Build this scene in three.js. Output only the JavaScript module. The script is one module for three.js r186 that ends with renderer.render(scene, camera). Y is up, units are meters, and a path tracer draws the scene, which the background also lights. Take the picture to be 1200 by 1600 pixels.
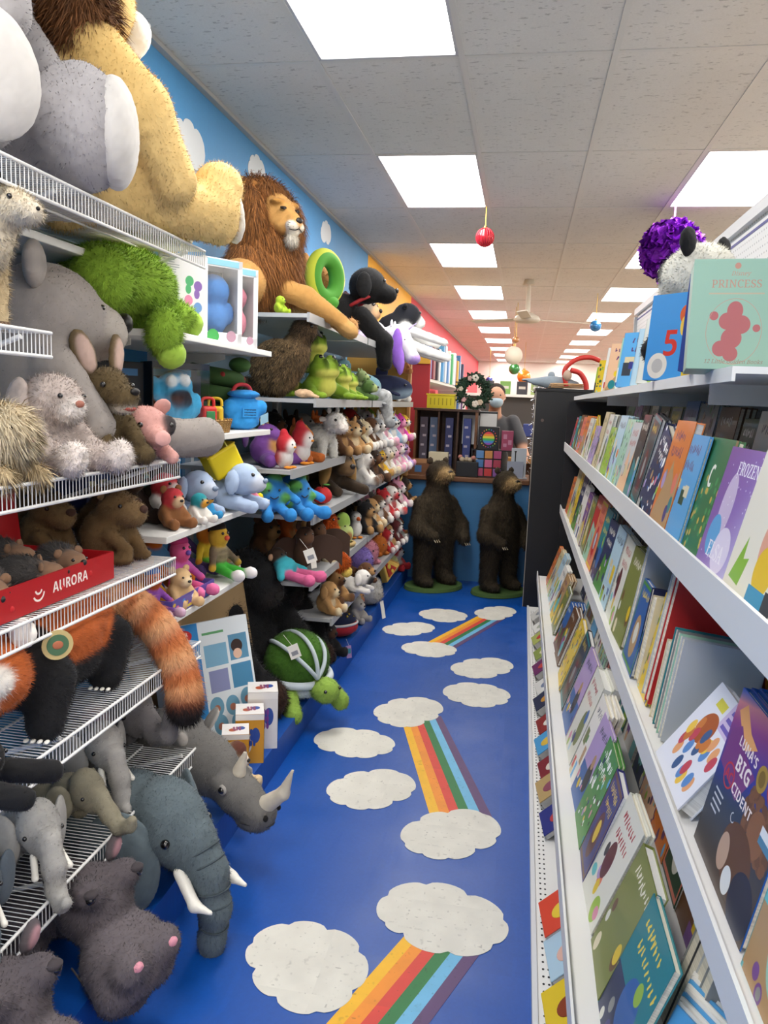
import * as THREE from 'three';
import { mergeGeometries } from 'three/addons/utils/BufferGeometryUtils.js';
import { RoundedBoxGeometry } from 'three/addons/geometries/RoundedBoxGeometry.js';
import { RectAreaLightUniformsLib } from 'three/addons/lights/RectAreaLightUniformsLib.js';

// ---------------------------------------------------------------- camera, light, exposure
const scene = new THREE.Scene();
scene.background = new THREE.Color(0x0b0b0d);
const camera = new THREE.PerspectiveCamera(66.08, 1200 / 1600, 0.05, 60);
camera.position.set(0, 1.55, 0);
camera.rotation.order = 'YXZ';
camera.rotation.set(-0.14017, 0.16970, 0.03838);
const renderer = new THREE.WebGLRenderer({ antialias: true });
renderer.toneMapping = THREE.LinearToneMapping;
renderer.toneMappingExposure = 1.6;
renderer.shadowMap.enabled = true;
RectAreaLightUniformsLib.init();
const LAMP = 7.2, GLOW = 3.2;          // ceiling troffers: light and the glow the eye sees
const LAMP_COLOR = new THREE.Color().setRGB(1.0, 0.965, 0.92);

// ---------------------------------------------------------------- helpers
let seed = 7;
const rnd = () => { seed = (seed * 1664525 + 1013904223) >>> 0; return seed / 4294967296; };
const rr = (a, b) => a + (b - a) * rnd();
const PI = Math.PI;
const V = (x, y, z) => new THREE.Vector3(x, y, z);
const used = new Map();
function numbered(n) { const k = used.get(n) || 0; used.set(n, k + 1); return k ? n + '_' + String(k).padStart(3, '0') : n; }
function shade(o) { o.castShadow = true; o.receiveShadow = true; return o; }
function thing(name, label, category, pos = [0, 0, 0], ry = 0, group) {
  const o = new THREE.Group(); o.name = numbered(name); scene.add(o);
  o.position.set(...pos); o.rotation.y = ry;
  o.userData = { label, category }; if (group) o.userData.group = group;
  return o;
}
function part(parent, name, geo, mat, label) {
  const m = shade(new THREE.Mesh(geo, mat)); m.name = name; parent.add(m);
  if (label) m.userData.label = label;
  return m;
}
function structure(name, geo, mat, label, category) {
  const m = shade(new THREE.Mesh(geo, mat)); m.name = name; scene.add(m);
  m.userData = { kind: 'structure', label, category };
  return m;
}
function fix(g) { const n = g.index ? g.toNonIndexed() : g; for (const k of Object.keys(n.attributes)) if (!['position', 'normal', 'uv'].includes(k)) n.deleteAttribute(k); n.morphAttributes = {}; return n; }
function merge(list) { return mergeGeometries(list.map(fix), false); }
function xf(g, x = 0, y = 0, z = 0, rx = 0, ry = 0, rz = 0) {
  if (rx || ry || rz) g.applyMatrix4(new THREE.Matrix4().makeRotationFromEuler(new THREE.Euler(rx, ry, rz, 'YXZ')));
  g.translate(x, y, z); return g;
}
const box = (w, h, d, x = 0, y = 0, z = 0, rx = 0, ry = 0, rz = 0) => xf(new THREE.BoxGeometry(w, h, d), x, y, z, rx, ry, rz);
const span = (x0, x1, y0, y1, z0, z1) => box(Math.abs(x1 - x0), Math.abs(y1 - y0), Math.abs(z1 - z0), (x0 + x1) / 2, (y0 + y1) / 2, (z0 + z1) / 2);
const rbox = (w, h, d, r, x = 0, y = 0, z = 0, rx = 0, ry = 0, rz = 0) => xf(new RoundedBoxGeometry(w, h, d, 2, Math.min(r, w / 2.01, h / 2.01, d / 2.01)), x, y, z, rx, ry, rz);
const cyl = (r0, r1, h, x = 0, y = 0, z = 0, rx = 0, ry = 0, rz = 0, n = 16) => xf(new THREE.CylinderGeometry(r0, r1, h, n), x, y, z, rx, ry, rz);
const ball = (r, x = 0, y = 0, z = 0, sx = 1, sy = 1, sz = 1, n = 20) => { const g = new THREE.SphereGeometry(r, n, Math.ceil(n * 0.7)); g.scale(sx, sy, sz); g.translate(x, y, z); return g; };
function bar(a, b, r, n = 6) {
  const d = V(b[0] - a[0], b[1] - a[1], b[2] - a[2]), L = d.length();
  const g = new THREE.CylinderGeometry(r, r, L, n, 1);
  g.applyQuaternion(new THREE.Quaternion().setFromUnitVectors(V(0, 1, 0), d.normalize()));
  g.translate((a[0] + b[0]) / 2, (a[1] + b[1]) / 2, (a[2] + b[2]) / 2); return g;
}
const tube = (pts, r, seg = 24, n = 8, closed = false) => new THREE.TubeGeometry(new THREE.CatmullRomCurve3(pts.map(p => V(...p)), closed), seg, r, n, closed);
const C = h => new THREE.Color(h);
function mat(color, rough = 0.6, o = {}) { return new THREE.MeshPhysicalMaterial({ color: C(color), roughness: rough, ...o }); }
const matCache = {};
function cm(color, rough = 0.6, o) { const k = color + '|' + rough + JSON.stringify(o || {}); return matCache[k] || (matCache[k] = mat(color, rough, o)); }
// hash noise
function h3(x, y, z) { let n = Math.imul(x, 374761393) + Math.imul(y, 668265263) + Math.imul(z, 2147483647 ^ 0x5bd1e995); n = Math.imul(n ^ (n >>> 13), 1274126177); return ((n ^ (n >>> 16)) >>> 0) / 4294967296; }
function noise(x, y, z) {
  const X = Math.floor(x), Y = Math.floor(y), Z = Math.floor(z); let u = x - X, v = y - Y, w = z - Z;
  u = u * u * (3 - 2 * u); v = v * v * (3 - 2 * v); w = w * w * (3 - 2 * w);
  const L = (a, b, t) => a + (b - a) * t;
  return L(L(L(h3(X, Y, Z), h3(X + 1, Y, Z), u), L(h3(X, Y + 1, Z), h3(X + 1, Y + 1, Z), u), v),
    L(L(h3(X, Y, Z + 1), h3(X + 1, Y, Z + 1), u), L(h3(X, Y + 1, Z + 1), h3(X + 1, Y + 1, Z + 1), u), v), w);
}
function fbm(x, y, z, o = 4) { let s = 0, a = 0.5, f = 1; for (let i = 0; i < o; i++) { s += a * noise(x * f, y * f, z * f + i * 7.3); a *= 0.5; f *= 2.03; } return s / (1 - Math.pow(0.5, o)); }
function dataTex(w, h, fn, srgb = true, rep) {
  const d = new Uint8Array(w * h * 4);
  for (let y = 0; y < h; y++) for (let x = 0; x < w; x++) { const c = fn(x / w, y / h, x, y), i = (y * w + x) * 4; d[i] = c[0]; d[i + 1] = c[1]; d[i + 2] = c[2]; d[i + 3] = 255; }
  const t = new THREE.DataTexture(d, w, h); t.magFilter = THREE.LinearFilter; t.minFilter = THREE.LinearFilter;
  t.wrapS = t.wrapT = THREE.RepeatWrapping; if (srgb) t.colorSpace = THREE.SRGBColorSpace;
  if (rep) t.repeat.set(...rep); t.needsUpdate = true; return t;
}
function canvasTex(w, h, draw) {
  const c = document.createElement('canvas'); c.width = w; c.height = h; const g = c.getContext('2d'); draw(g, w, h);
  const t = new THREE.CanvasTexture(c); t.colorSpace = THREE.SRGBColorSpace; return t;
}
function flatShape(pts, th, y) {          // a floor outline [x, z] as a thin solid
  const s = new THREE.Shape(pts.map(p => new THREE.Vector2(p[0], -p[1])));
  const g = new THREE.ExtrudeGeometry(s, { depth: th, bevelEnabled: false }); g.rotateX(-PI / 2); g.translate(0, y, 0); return g;
}
// metre-scaled uv from world x/z, x/y or z/y
function planarUV(g, ax, ay, s = 1) { const p = g.attributes.position, u = new Float32Array(p.count * 2); for (let i = 0; i < p.count; i++) { const q = [p.getX(i), p.getY(i), p.getZ(i)]; u[2 * i] = q[ax] * s; u[2 * i + 1] = q[ay] * s; } g.setAttribute('uv', new THREE.BufferAttribute(u, 2)); return g; }
// ---------------------------------------------------------------- the room
const XW = -1.56, XR = 3.31, ZB = 2.9, ZF = -26.2, YC = 2.95;
const GX = [], GZ = []; for (let i = 0; i <= 8; i++) GX.push(-1.552 + 0.6075 * i); GX[0] = XW; GX[8] = XR;
for (let k = 0; k <= 23; k++) GZ.push(2.834 - 1.2525 * k);
const floorTex = dataTex(1024, 1024, (u, v) => {
  const a = fbm(u * 6, v * 6, 1, 4), s = fbm(u * 60, v * 9, 5, 3), d = noise(u * 300, v * 300, 2);
  let k = 0.95 + 0.08 * (a - 0.5) + 0.04 * (d - 0.5); if (s > 0.74) k += 0.025;
  return [5 * k, 80 * k, 172 * k];
}, true, [0.5, 0.5]);
const floorRough = dataTex(1024, 1024, (u, v) => {
  const a = fbm(u * 14, v * 14, 3, 5), s = fbm(u * 90, v * 12, 8, 3);
  const r = 78 + 70 * a + (s > 0.7 ? 14 : 0) + 18 * noise(u * 400, v * 400, 4); return [r, r, r];
}, false, [0.5, 0.5]);
const floorMat = new THREE.MeshPhysicalMaterial({ map: floorTex, roughnessMap: floorRough, roughness: 0.85 });
const fl = structure('floor', planarUV(span(XW - 0.1, 0.9, -0.1, 0, -6.9, ZB), 0, 2), floorMat, 'glossy blue painted aisle floor with painted clouds and rainbows', 'floor');
const tanMat = new THREE.MeshPhysicalMaterial({ color: 0xb09c84, roughness: 0.6 });
structure('floor_2', span(0.9, XR + 0.1, -0.1, 0, ZF, ZB), tanMat, 'tan floor of the shop beyond the bookshelves', 'floor');
structure('floor_3', span(XW - 0.1, 0.9, -0.1, 0, ZF, -6.9), tanMat, 'tan floor behind the blue counter', 'floor');
// clouds and rainbow stripes painted on the floor
const paintTex = (r, g, b, k) => dataTex(256, 256, (u, v) => {
  const a = fbm(u * 8, v * 8, k, 5), w = fbm(u * 30, v * 30, k + 3, 4); let m = 0.97 + 0.09 * (a - 0.5); if (w > 0.7) m -= 0.10 * Math.min(1, (w - 0.7) * 8); if (noise(u * 50, v * 50, k) > 0.93 && a > 0.5) m -= 0.18;
  return [r * m, g * m, b * m];
}, true, [2.2, 2.2]);
const cloudMat = new THREE.MeshPhysicalMaterial({ map: paintTex(226, 224, 214, 1), roughness: 0.55 });
const arcs = (pts, bulge = 0.3) => {
  const out = []; let cx = 0, cz = 0; for (const p of pts) { cx += p[0] / pts.length; cz += p[1] / pts.length; }
  for (let i = 0; i < pts.length; i++) {
    const a = pts[i], b = pts[(i + 1) % pts.length], dx = b[0] - a[0], dz = b[1] - a[1], L = Math.hypot(dx, dz);
    let nx = -dz / L, nz = dx / L; if ((a[0] + b[0]) / 2 * nx + (a[1] + b[1]) / 2 * nz < cx * nx + cz * nz) { nx = -nx; nz = -nz; }
    for (let k = 0; k < 9; k++) { const t = k / 9, h = Math.pow(4 * t * (1 - t), 0.6) * bulge * L; out.push([a[0] + dx * t + nx * h, a[1] + dz * t + nz * h]); }
  }
  return out;
};
const clouds = [
  [[-0.628, -1.876], [-0.670, -1.971], [-0.592, -2.069], [-0.477, -2.072], [-0.368, -2.002], [-0.354, -1.855], [-0.428, -1.764], [-0.542, -1.790]],
  [[-0.316, -2.145], [-0.330, -2.274], [-0.218, -2.358], [-0.083, -2.332], [0.032, -2.238], [0.006, -2.121], [-0.119, -2.061], [-0.256, -2.111]],
  [[-0.321, -2.583], [-0.289, -2.744], [-0.192, -2.825], [-0.062, -2.854], [-0.007, -2.693], [-0.076, -2.609], [-0.163, -2.528], [-0.253, -2.534]],
  [[-0.657, -2.840], [-0.640, -2.998], [-0.550, -3.077], [-0.424, -3.106], [-0.353, -2.951], [-0.413, -2.868], [-0.493, -2.788], [-0.584, -2.793]],
  [[-0.544, -3.256], [-0.629, -3.207], [-0.735, -3.237], [-0.823, -3.278], [-0.816, -3.442], [-0.687, -3.480], [-0.571, -3.458], [-0.492, -3.333]],
  [[-0.616, -3.657], [-0.600, -3.846], [-0.516, -3.937], [-0.399, -3.965], [-0.334, -3.776], [-0.390, -3.679], [-0.464, -3.586], [-0.548, -3.596]],
  [[-0.052, -3.986], [-0.136, -3.932], [-0.231, -3.973], [-0.306, -4.027], [-0.278, -4.225], [-0.155, -4.264], [-0.051, -4.232], [0.005, -4.076]],
  [[-0.308, -4.433], [-0.269, -4.615], [-0.170, -4.706], [-0.042, -4.739], [0.009, -4.563], [-0.062, -4.467], [-0.152, -4.372], [-0.242, -4.378]],
  [[-0.389, -4.718], [-0.472, -4.666], [-0.569, -4.697], [-0.646, -4.740], [-0.626, -4.911], [-0.505, -4.951], [-0.401, -4.929], [-0.337, -4.799]],
  [[-0.840, -5.113], [-0.813, -5.272], [-0.720, -5.355], [-0.595, -5.391], [-0.530, -5.243], [-0.594, -5.156], [-0.678, -5.069], [-0.770, -5.068]],
  [[-0.384, -5.527], [-0.465, -5.469], [-0.560, -5.509], [-0.637, -5.563], [-0.617, -5.764], [-0.498, -5.807], [-0.396, -5.777], [-0.332, -5.621]],
  [[-0.240, -5.713], [-0.209, -5.915], [-0.133, -6.009], [-0.035, -6.036], [0.004, -5.834], [-0.050, -5.731], [-0.119, -5.632], [-0.189, -5.645]],
];
for (const c of clouds) part(fl, 'painted_cloud', planarUV(flatShape(arcs(c, 0.24), 0.0012, 0.0008), 0, 2), cloudMat, 'off white painted cloud');
const bow = [[250, 190, 20], [246, 148, 30], [222, 62, 48], [30, 122, 62], [112, 190, 232], [92, 62, 112]].map((c, i) => new THREE.MeshPhysicalMaterial({ map: paintTex(c[0], c[1], c[2], 11 + i), roughness: 0.5 }));
const bowNames = ['yellow', 'orange', 'red', 'green', 'pale blue', 'purple'];
for (const [a0, a1, b0, b1] of [[[-0.235, -2.14], [0.010, -2.17], [-0.56, -1.30], [-0.31, -1.36]], [[-0.495, -3.64], [-0.316, -3.76], [-0.245, -2.75], [-0.012, -2.80]], [[-0.225, -5.76], [-0.03, -5.73], [-0.55, -4.90], [-0.34, -4.88]]]) {
  const L = (p, q, t) => [p[0] + (q[0] - p[0]) * t, p[1] + (q[1] - p[1]) * t];
  for (let i = 0; i < 6; i++) part(fl, 'rainbow_stripe', planarUV(flatShape([L(a0, a1, i / 6), L(a0, a1, (i + 1) / 6), L(b0, b1, (i + 1) / 6), L(b0, b1, i / 6)], 0.0006, 0.0004), 0, 2), bow[i], bowNames[i] + ' painted stripe');
}
// walls
const wallTex = (r, g, b, k) => dataTex(256, 256, (u, v) => { const a = fbm(u * 5, v * 5, k, 5), m = 0.98 + 0.05 * (a - 0.5) + 0.02 * (noise(u * 200, v * 200, k) - 0.5); return [r * m, g * m, b * m]; }, true, [0.6, 0.6]);
const blueMat = new THREE.MeshPhysicalMaterial({ map: wallTex(74, 146, 200, 2), roughness: 0.6 });
const yelMat = new THREE.MeshPhysicalMaterial({ map: wallTex(240, 176, 40, 3), roughness: 0.6 });
const redMat = new THREE.MeshPhysicalMaterial({ map: wallTex(214, 62, 78, 4), roughness: 0.6 });
const whiteWall = new THREE.MeshPhysicalMaterial({ map: wallTex(226, 222, 214, 5), roughness: 0.7 });
const wl = structure('wall_left', planarUV(span(XW - 0.12, XW, 0, YC + 0.1, ZB, -7.65), 2, 1), blueMat, 'sky blue painted wall with white clouds behind the plush shelves', 'wall');
structure('wall_left_yellow', planarUV(span(XW - 0.12, XW, 0, YC + 0.1, -7.65, -10.6), 2, 1), yelMat, 'yellow painted stretch of wall past the plush shelves', 'wall');
structure('wall_left_red', planarUV(span(XW - 0.12, XW, 0, YC + 0.1, -10.6, ZF), 2, 1), redMat, 'rosy red painted wall along the far shop', 'wall');
structure('wall_back', planarUV(span(XW - 0.12, XR + 0.12, 0, YC + 0.1, ZF - 0.12, ZF), 0, 1), whiteWall, 'white end wall far across the shop', 'wall');
structure('wall_front', planarUV(span(XW - 0.12, XR + 0.12, 0, YC + 0.1, ZB, ZB + 0.12), 0, 1), whiteWall, 'white wall behind the viewer', 'wall');
structure('wall_right', planarUV(span(XR, XR + 0.12, 0, YC + 0.1, ZB, ZF), 2, 1), whiteWall, 'white wall on the far side of the shop', 'wall');
structure('trim_1', span(XW, XW + 0.03, YC - 0.022, YC - 0.002, ZB, ZF), cm(0xa9abaa, 0.5), 'grey metal angle between wall and ceiling', 'trim');
// clouds on the wall
const wcl = cm(0xd6dadc, 0.7);
const wallCloud = pts => { const s = new THREE.Shape(arcs(pts, 0.22).map(p => new THREE.Vector2(p[0], p[1]))); const g = new THREE.ExtrudeGeometry(s, { depth: 0.002, bevelEnabled: false }); g.rotateY(PI / 2); g.translate(XW + 0.0005, 0, 0); return g; };
for (const [z, y, w, h] of [[3.52, 2.68, 0.36, 0.15], [4.44, 2.82, 0.28, 0.12], [6.02, 2.81, 0.30, 0.13], [2.55, 2.72, 0.4, 0.16]])
  part(wl, 'painted_cloud', wallCloud([[z - w / 2, y - h / 2], [z - w / 2 + 0.02, y], [z - w / 6, y + h * 0.35], [z + w / 6, y + h * 0.42], [z + w / 2, y], [z + w / 2 - 0.04, y - h / 2], [z, y - h * 0.55]]), wcl, 'white painted cloud');
// ceiling
const tileTex = dataTex(1024, 512, (u, v) => {
  const f = fbm(u * 130, v * 24, 3, 3), g = noise(u * 260, v * 130, 5), b = fbm(u * 4, v * 3, 9, 3);
  let m = 0.97 + 0.05 * (b - 0.5) + 0.03 * (g - 0.5); if (f > 0.7) m -= Math.min(0.16, (f - 0.7) * 2.4); if (g > 0.95) m -= 0.08;
  return [212 * m, 211 * m, 207 * m];
});
const tileBump = dataTex(1024, 512, (u, v) => { const f = fbm(u * 130, v * 24, 3, 3), g = noise(u * 260, v * 130, 5); let m = 220; if (f > 0.7) m -= Math.min(200, (f - 0.7) * 1800); if (g > 0.95) m -= 80; return [m, m, m]; }, false);
const tileMat = new THREE.MeshPhysicalMaterial({ map: tileTex, bumpMap: tileBump, bumpScale: 0.0012, roughness: 0.95 });
const ceil = structure('ceiling', span(XW - 0.12, XR + 0.12, YC + 0.03, YC + 0.13, ZB, ZF), cm(0xb8b6b0, 0.9), 'suspended ceiling of white fissured tiles in a grey grid', 'ceiling');
const isLamp = (i, k) => (i === 1 || i === 4 || i === 7) && k % 2 === 0;   // columns of troffers, every second row
const tileGeo = new THREE.BoxGeometry(1.2525 - 0.01, 0.018, 0.6075 - 0.01); tileGeo.rotateY(PI / 2);
const gridMat = cm(0xc6c6c2, 0.45);
for (let i = 0; i < 8; i++) for (let k = 0; k < 23; k++) {
  if (isLamp(i, k)) continue;
  const t = part(ceil, 'ceiling_tile', tileGeo, tileMat); t.position.set((GX[i] + GX[i + 1]) / 2, YC + 0.009, (GZ[k] + GZ[k + 1]) / 2);
}
for (let i = 1; i < 8; i++) part(ceil, 'grid_bar', span(GX[i] - 0.012, GX[i] + 0.012, YC - 0.004, YC + 0.03, ZB, ZF), gridMat);
for (let k = 0; k <= 23; k++) part(ceil, 'grid_bar', span(XW, XR, YC - 0.003, YC + 0.03, GZ[k] - 0.012, GZ[k] + 0.012), gridMat);
const glowMat = new THREE.MeshStandardMaterial({ color: 0x999999, emissive: LAMP_COLOR, emissiveIntensity: GLOW, roughness: 0.6 });
const frameMat = cm(0xb9bbc0, 0.4);
const ordinals = ['first', 'second', 'third', 'fourth', 'fifth', 'sixth', 'seventh', 'eighth', 'ninth', 'tenth', 'eleventh', 'twelfth', 'thirteenth', 'fourteenth', 'fifteenth', 'sixteenth', 'seventeenth', 'eighteenth', 'nineteenth', 'twentieth'];
for (let i = 0; i < 8; i++) for (let k = 0; k < 23; k++) {
  if (!isLamp(i, k)) continue;
  const x = (GX[i] + GX[i + 1]) / 2, z = (GZ[k] + GZ[k + 1]) / 2;
  const where = i === 1 ? 'row over the aisle' : i === 4 ? 'row over the bookshelves' : 'row along the far wall';
  const t = thing('ceiling_light', `${z > -1 ? 'lit ceiling panel behind the viewer, ' + ordinals[k / 2] : ordinals[(k - 4) / 2] + ' lit ceiling panel from the viewer,'} in the ${where}`, 'ceiling light', [x, YC, z], 0, 'fluorescent troffers');
  const w = 0.575, l = 1.215;
  part(t, 'diffuser', box(w - 0.02, 0.006, l - 0.02, 0, 0.006, 0), glowMat);
  part(t, 'frame', merge([box(0.016, 0.03, l, -w / 2, 0.012, 0), box(0.016, 0.03, l, w / 2, 0.012, 0), box(w, 0.03, 0.016, 0, 0.012, -l / 2), box(w, 0.03, 0.016, 0, 0.012, l / 2)]), frameMat);
  const a = new THREE.RectAreaLight(LAMP_COLOR, LAMP, w - 0.03, l - 0.03); a.name = 'lamp_light';
  a.position.set(0, -0.002, 0); a.rotation.x = -PI / 2; t.add(a);
}
// plinth under the plush shelves
const plinthMat = new THREE.MeshPhysicalMaterial({ map: floorTex, roughness: 0.5 });
structure('trim_2', planarUV(span(XW, -0.925, 0, 0.13, -0.4, -6.75), 0, 2), plinthMat, 'blue painted plinth under the plush toy shelves', 'plinth');
// ---------------------------------------------------------------- soft toys: smooth distance field -> one continuous skin
// primitives: E(centre, radii, colour, turn) ellipsoid; K(a, b, ra, rb, colour) tapered capsule; opts: cut removes
const lin = h => { const c = new THREE.Color(h); return [c.r, c.g, c.b]; };
function E(x, y, z, rx, ry, rz, col, turn, o = {}) {
  const q = { t: 0, c: [x, y, z], r: [rx, ry, rz], col: lin(col), ...o };
  if (turn) q.m = new THREE.Matrix3().setFromMatrix4(new THREE.Matrix4().makeRotationFromEuler(new THREE.Euler(turn[0], turn[1], turn[2], 'YXZ'))).transpose().elements.slice();
  const R = turn ? [1, 1, 1].map(() => Math.max(rx, ry, rz)) : [rx, ry, rz];
  q.lo = q.c.map((v, i) => v - R[i]); q.hi = q.c.map((v, i) => v + R[i]); return q;
}
function K(ax, ay, az, bx, by, bz, ra, rb, col, o = {}) {
  const a = [ax, ay, az], b = [bx, by, bz];
  return { t: 1, a, b, ra, rb, col: lin(col), lo: a.map((v, i) => Math.min(v - ra, b[i] - rb)), hi: a.map((v, i) => Math.max(v + ra, b[i] + rb)), ...o };
}
function dist(q, x, y, z) {
  if (q.t === 0) {
    let px = x - q.c[0], py = y - q.c[1], pz = z - q.c[2];
    if (q.m) { const m = q.m, a = px, b = py, c = pz; px = m[0] * a + m[3] * b + m[6] * c; py = m[1] * a + m[4] * b + m[7] * c; pz = m[2] * a + m[5] * b + m[8] * c; }
    const [rx, ry, rz] = q.r, ux = px / rx, uy = py / ry, uz = pz / rz, k0 = Math.sqrt(ux * ux + uy * uy + uz * uz);
    const vx = ux / rx, vy = uy / ry, vz = uz / rz, k1 = Math.sqrt(vx * vx + vy * vy + vz * vz);
    return k1 < 1e-9 ? -Math.min(rx, ry, rz) : k0 * (k0 - 1) / k1;
  }
  const a = q.a, b = q.b, dx = b[0] - a[0], dy = b[1] - a[1], dz = b[2] - a[2], L = dx * dx + dy * dy + dz * dz;
  let t = L ? ((x - a[0]) * dx + (y - a[1]) * dy + (z - a[2]) * dz) / L : 0; t = t < 0 ? 0 : t > 1 ? 1 : t;
  return Math.hypot(x - a[0] - dx * t, y - a[1] - dy * t, z - a[2] - dz * t) - (q.ra + (q.rb - q.ra) * t);
}
function skin(prims, cell = 0.008, o = {}) {
  const k = o.k ?? cell * 2, fuzz = o.fuzz ?? 0.0016, ff = o.ff ?? 150, mott = o.mott ?? 0.10, sharp = o.sharp ?? 0.35 * cell;
  const lo = [1e9, 1e9, 1e9], hi = [-1e9, -1e9, -1e9];
  for (const q of prims) if (!q.cut) for (let i = 0; i < 3; i++) { lo[i] = Math.min(lo[i], q.lo[i]); hi[i] = Math.max(hi[i], q.hi[i]); }
  for (let i = 0; i < 3; i++) { lo[i] -= 2.5 * cell; hi[i] += 2.5 * cell; }
  const nx = Math.ceil((hi[0] - lo[0]) / cell) + 1, ny = Math.ceil((hi[1] - lo[1]) / cell) + 1, nz = Math.ceil((hi[2] - lo[2]) / cell) + 1;
  const F = new Float32Array(nx * ny * nz).fill(1);
  for (const q of prims) {
    const pad = k + 2.2 * cell, i0 = [], i1 = [], n = [nx, ny, nz];
    for (let i = 0; i < 3; i++) { i0[i] = Math.max(0, Math.floor((q.lo[i] - pad - lo[i]) / cell)); i1[i] = Math.min(n[i] - 1, Math.ceil((q.hi[i] + pad - lo[i]) / cell)); }
    for (let z = i0[2]; z <= i1[2]; z++) for (let y = i0[1]; y <= i1[1]; y++) for (let x = i0[0]; x <= i1[0]; x++) {
      const id = (z * ny + y) * nx + x, d = dist(q, lo[0] + x * cell, lo[1] + y * cell, lo[2] + z * cell), f = F[id];
      if (q.cut) { const c = -d, h = Math.max(k - Math.abs(c - f), 0); F[id] = Math.max(f, c) + h * h * 0.25 / k; }
      else { const h = Math.max(k - Math.abs(d - f), 0); F[id] = Math.min(f, d) - h * h * 0.25 / k; }
    }
  }
  const idx = new Int32Array(nx * ny * nz).fill(-1), P = [], I = [];
  const id = (x, y, z) => (z * ny + y) * nx + x;
  for (let z = 0; z < nz - 1; z++) for (let y = 0; y < ny - 1; y++) for (let x = 0; x < nx - 1; x++) {
    let m = 0; const v = [];
    for (let c = 0; c < 8; c++) { const f = F[id(x + (c & 1), y + (c >> 1 & 1), z + (c >> 2))]; v.push(f); if (f < 0) m |= 1 << c; }
    if (m === 0 || m === 255) continue;
    let n = 0, sx = 0, sy = 0, sz = 0;
    for (let c = 0; c < 8; c++) for (let b = 0; b < 3; b++) if (!(c >> b & 1)) {
      const e = c | 1 << b; if ((m >> c & 1) === (m >> e & 1)) continue;
      const t = v[c] / (v[c] - v[e]); n++;
      sx += (c & 1) + (b === 0 ? t : 0); sy += (c >> 1 & 1) + (b === 1 ? t : 0); sz += (c >> 2) + (b === 2 ? t : 0);
    }
    idx[id(x, y, z)] = P.length / 3; P.push(lo[0] + (x + sx / n) * cell, lo[1] + (y + sy / n) * cell, lo[2] + (z + sz / n) * cell);
  }
  for (let z = 1; z < nz - 1; z++) for (let y = 1; y < ny - 1; y++) for (let x = 1; x < nx - 1; x++) {
    const s = F[id(x, y, z)] < 0;
    const quad = (a, b, c, d, flip) => { if (a < 0 || b < 0 || c < 0 || d < 0) return; if (!flip) I.push(a, b, c, a, c, d); else I.push(a, c, b, a, d, c); };
    if (s !== F[id(x + 1, y, z)] < 0) quad(idx[id(x, y, z)], idx[id(x, y - 1, z)], idx[id(x, y - 1, z - 1)], idx[id(x, y, z - 1)], !s);
    if (s !== F[id(x, y + 1, z)] < 0) quad(idx[id(x, y, z)], idx[id(x, y, z - 1)], idx[id(x - 1, y, z - 1)], idx[id(x - 1, y, z)], !s);
    if (s !== F[id(x, y, z + 1)] < 0) quad(idx[id(x, y, z)], idx[id(x - 1, y, z)], idx[id(x - 1, y - 1, z)], idx[id(x, y - 1, z)], !s);
  }
  const g = new THREE.BufferGeometry(), N = P.length / 3, col = new Float32Array(P.length), uv = new Float32Array(N * 2);
  for (let i = 0; i < N; i++) {
    const x = P[3 * i], y = P[3 * i + 1], z = P[3 * i + 2]; let r = 0, gg = 0, b = 0, w = 0, m = 1e9; const ds = [];
    for (const q of prims) { if (q.cut && !q.paint) continue; const d = Math.abs(q.cut ? dist(q, x, y, z) : dist(q, x, y, z)) * (q.cw || 1) ; ds.push([d, q.col]); if (d < m) m = d; }
    for (const [d, c] of ds) { const e = Math.exp(-(d - m) / sharp); if (e < 1e-3) continue; r += c[0] * e; gg += c[1] * e; b += c[2] * e; w += e; }
    const n = 1 + mott * 2 * (0.6 * noise(x * 45, y * 45, z * 45) + 0.4 * noise(x * 260, y * 130, z * 260) - 0.5);
    col[3 * i] = r / w * n; col[3 * i + 1] = gg / w * n; col[3 * i + 2] = b / w * n; uv[2 * i] = x * 10; uv[2 * i + 1] = y * 10 + z * 4;
  }
  g.setAttribute('position', new THREE.BufferAttribute(new Float32Array(P), 3)); g.setIndex(I); g.computeVertexNormals();
  if (fuzz) { const p = g.attributes.position, nn = g.attributes.normal; for (let i = 0; i < N; i++) { const x = P[3 * i], y = P[3 * i + 1], z = P[3 * i + 2], d = fuzz * (2 * noise(x * ff, y * ff, z * ff) - 1 + (noise(x * ff * 0.3, y * ff * 0.3, z * ff * 0.3) - 0.5)); p.setXYZ(i, x + nn.getX(i) * d, y + nn.getY(i) * d, z + nn.getZ(i) * d); } g.computeVertexNormals(); }
  g.setAttribute('color', new THREE.BufferAttribute(col, 3)); g.setAttribute('uv', new THREE.BufferAttribute(uv, 2));
  return g;
}
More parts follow.
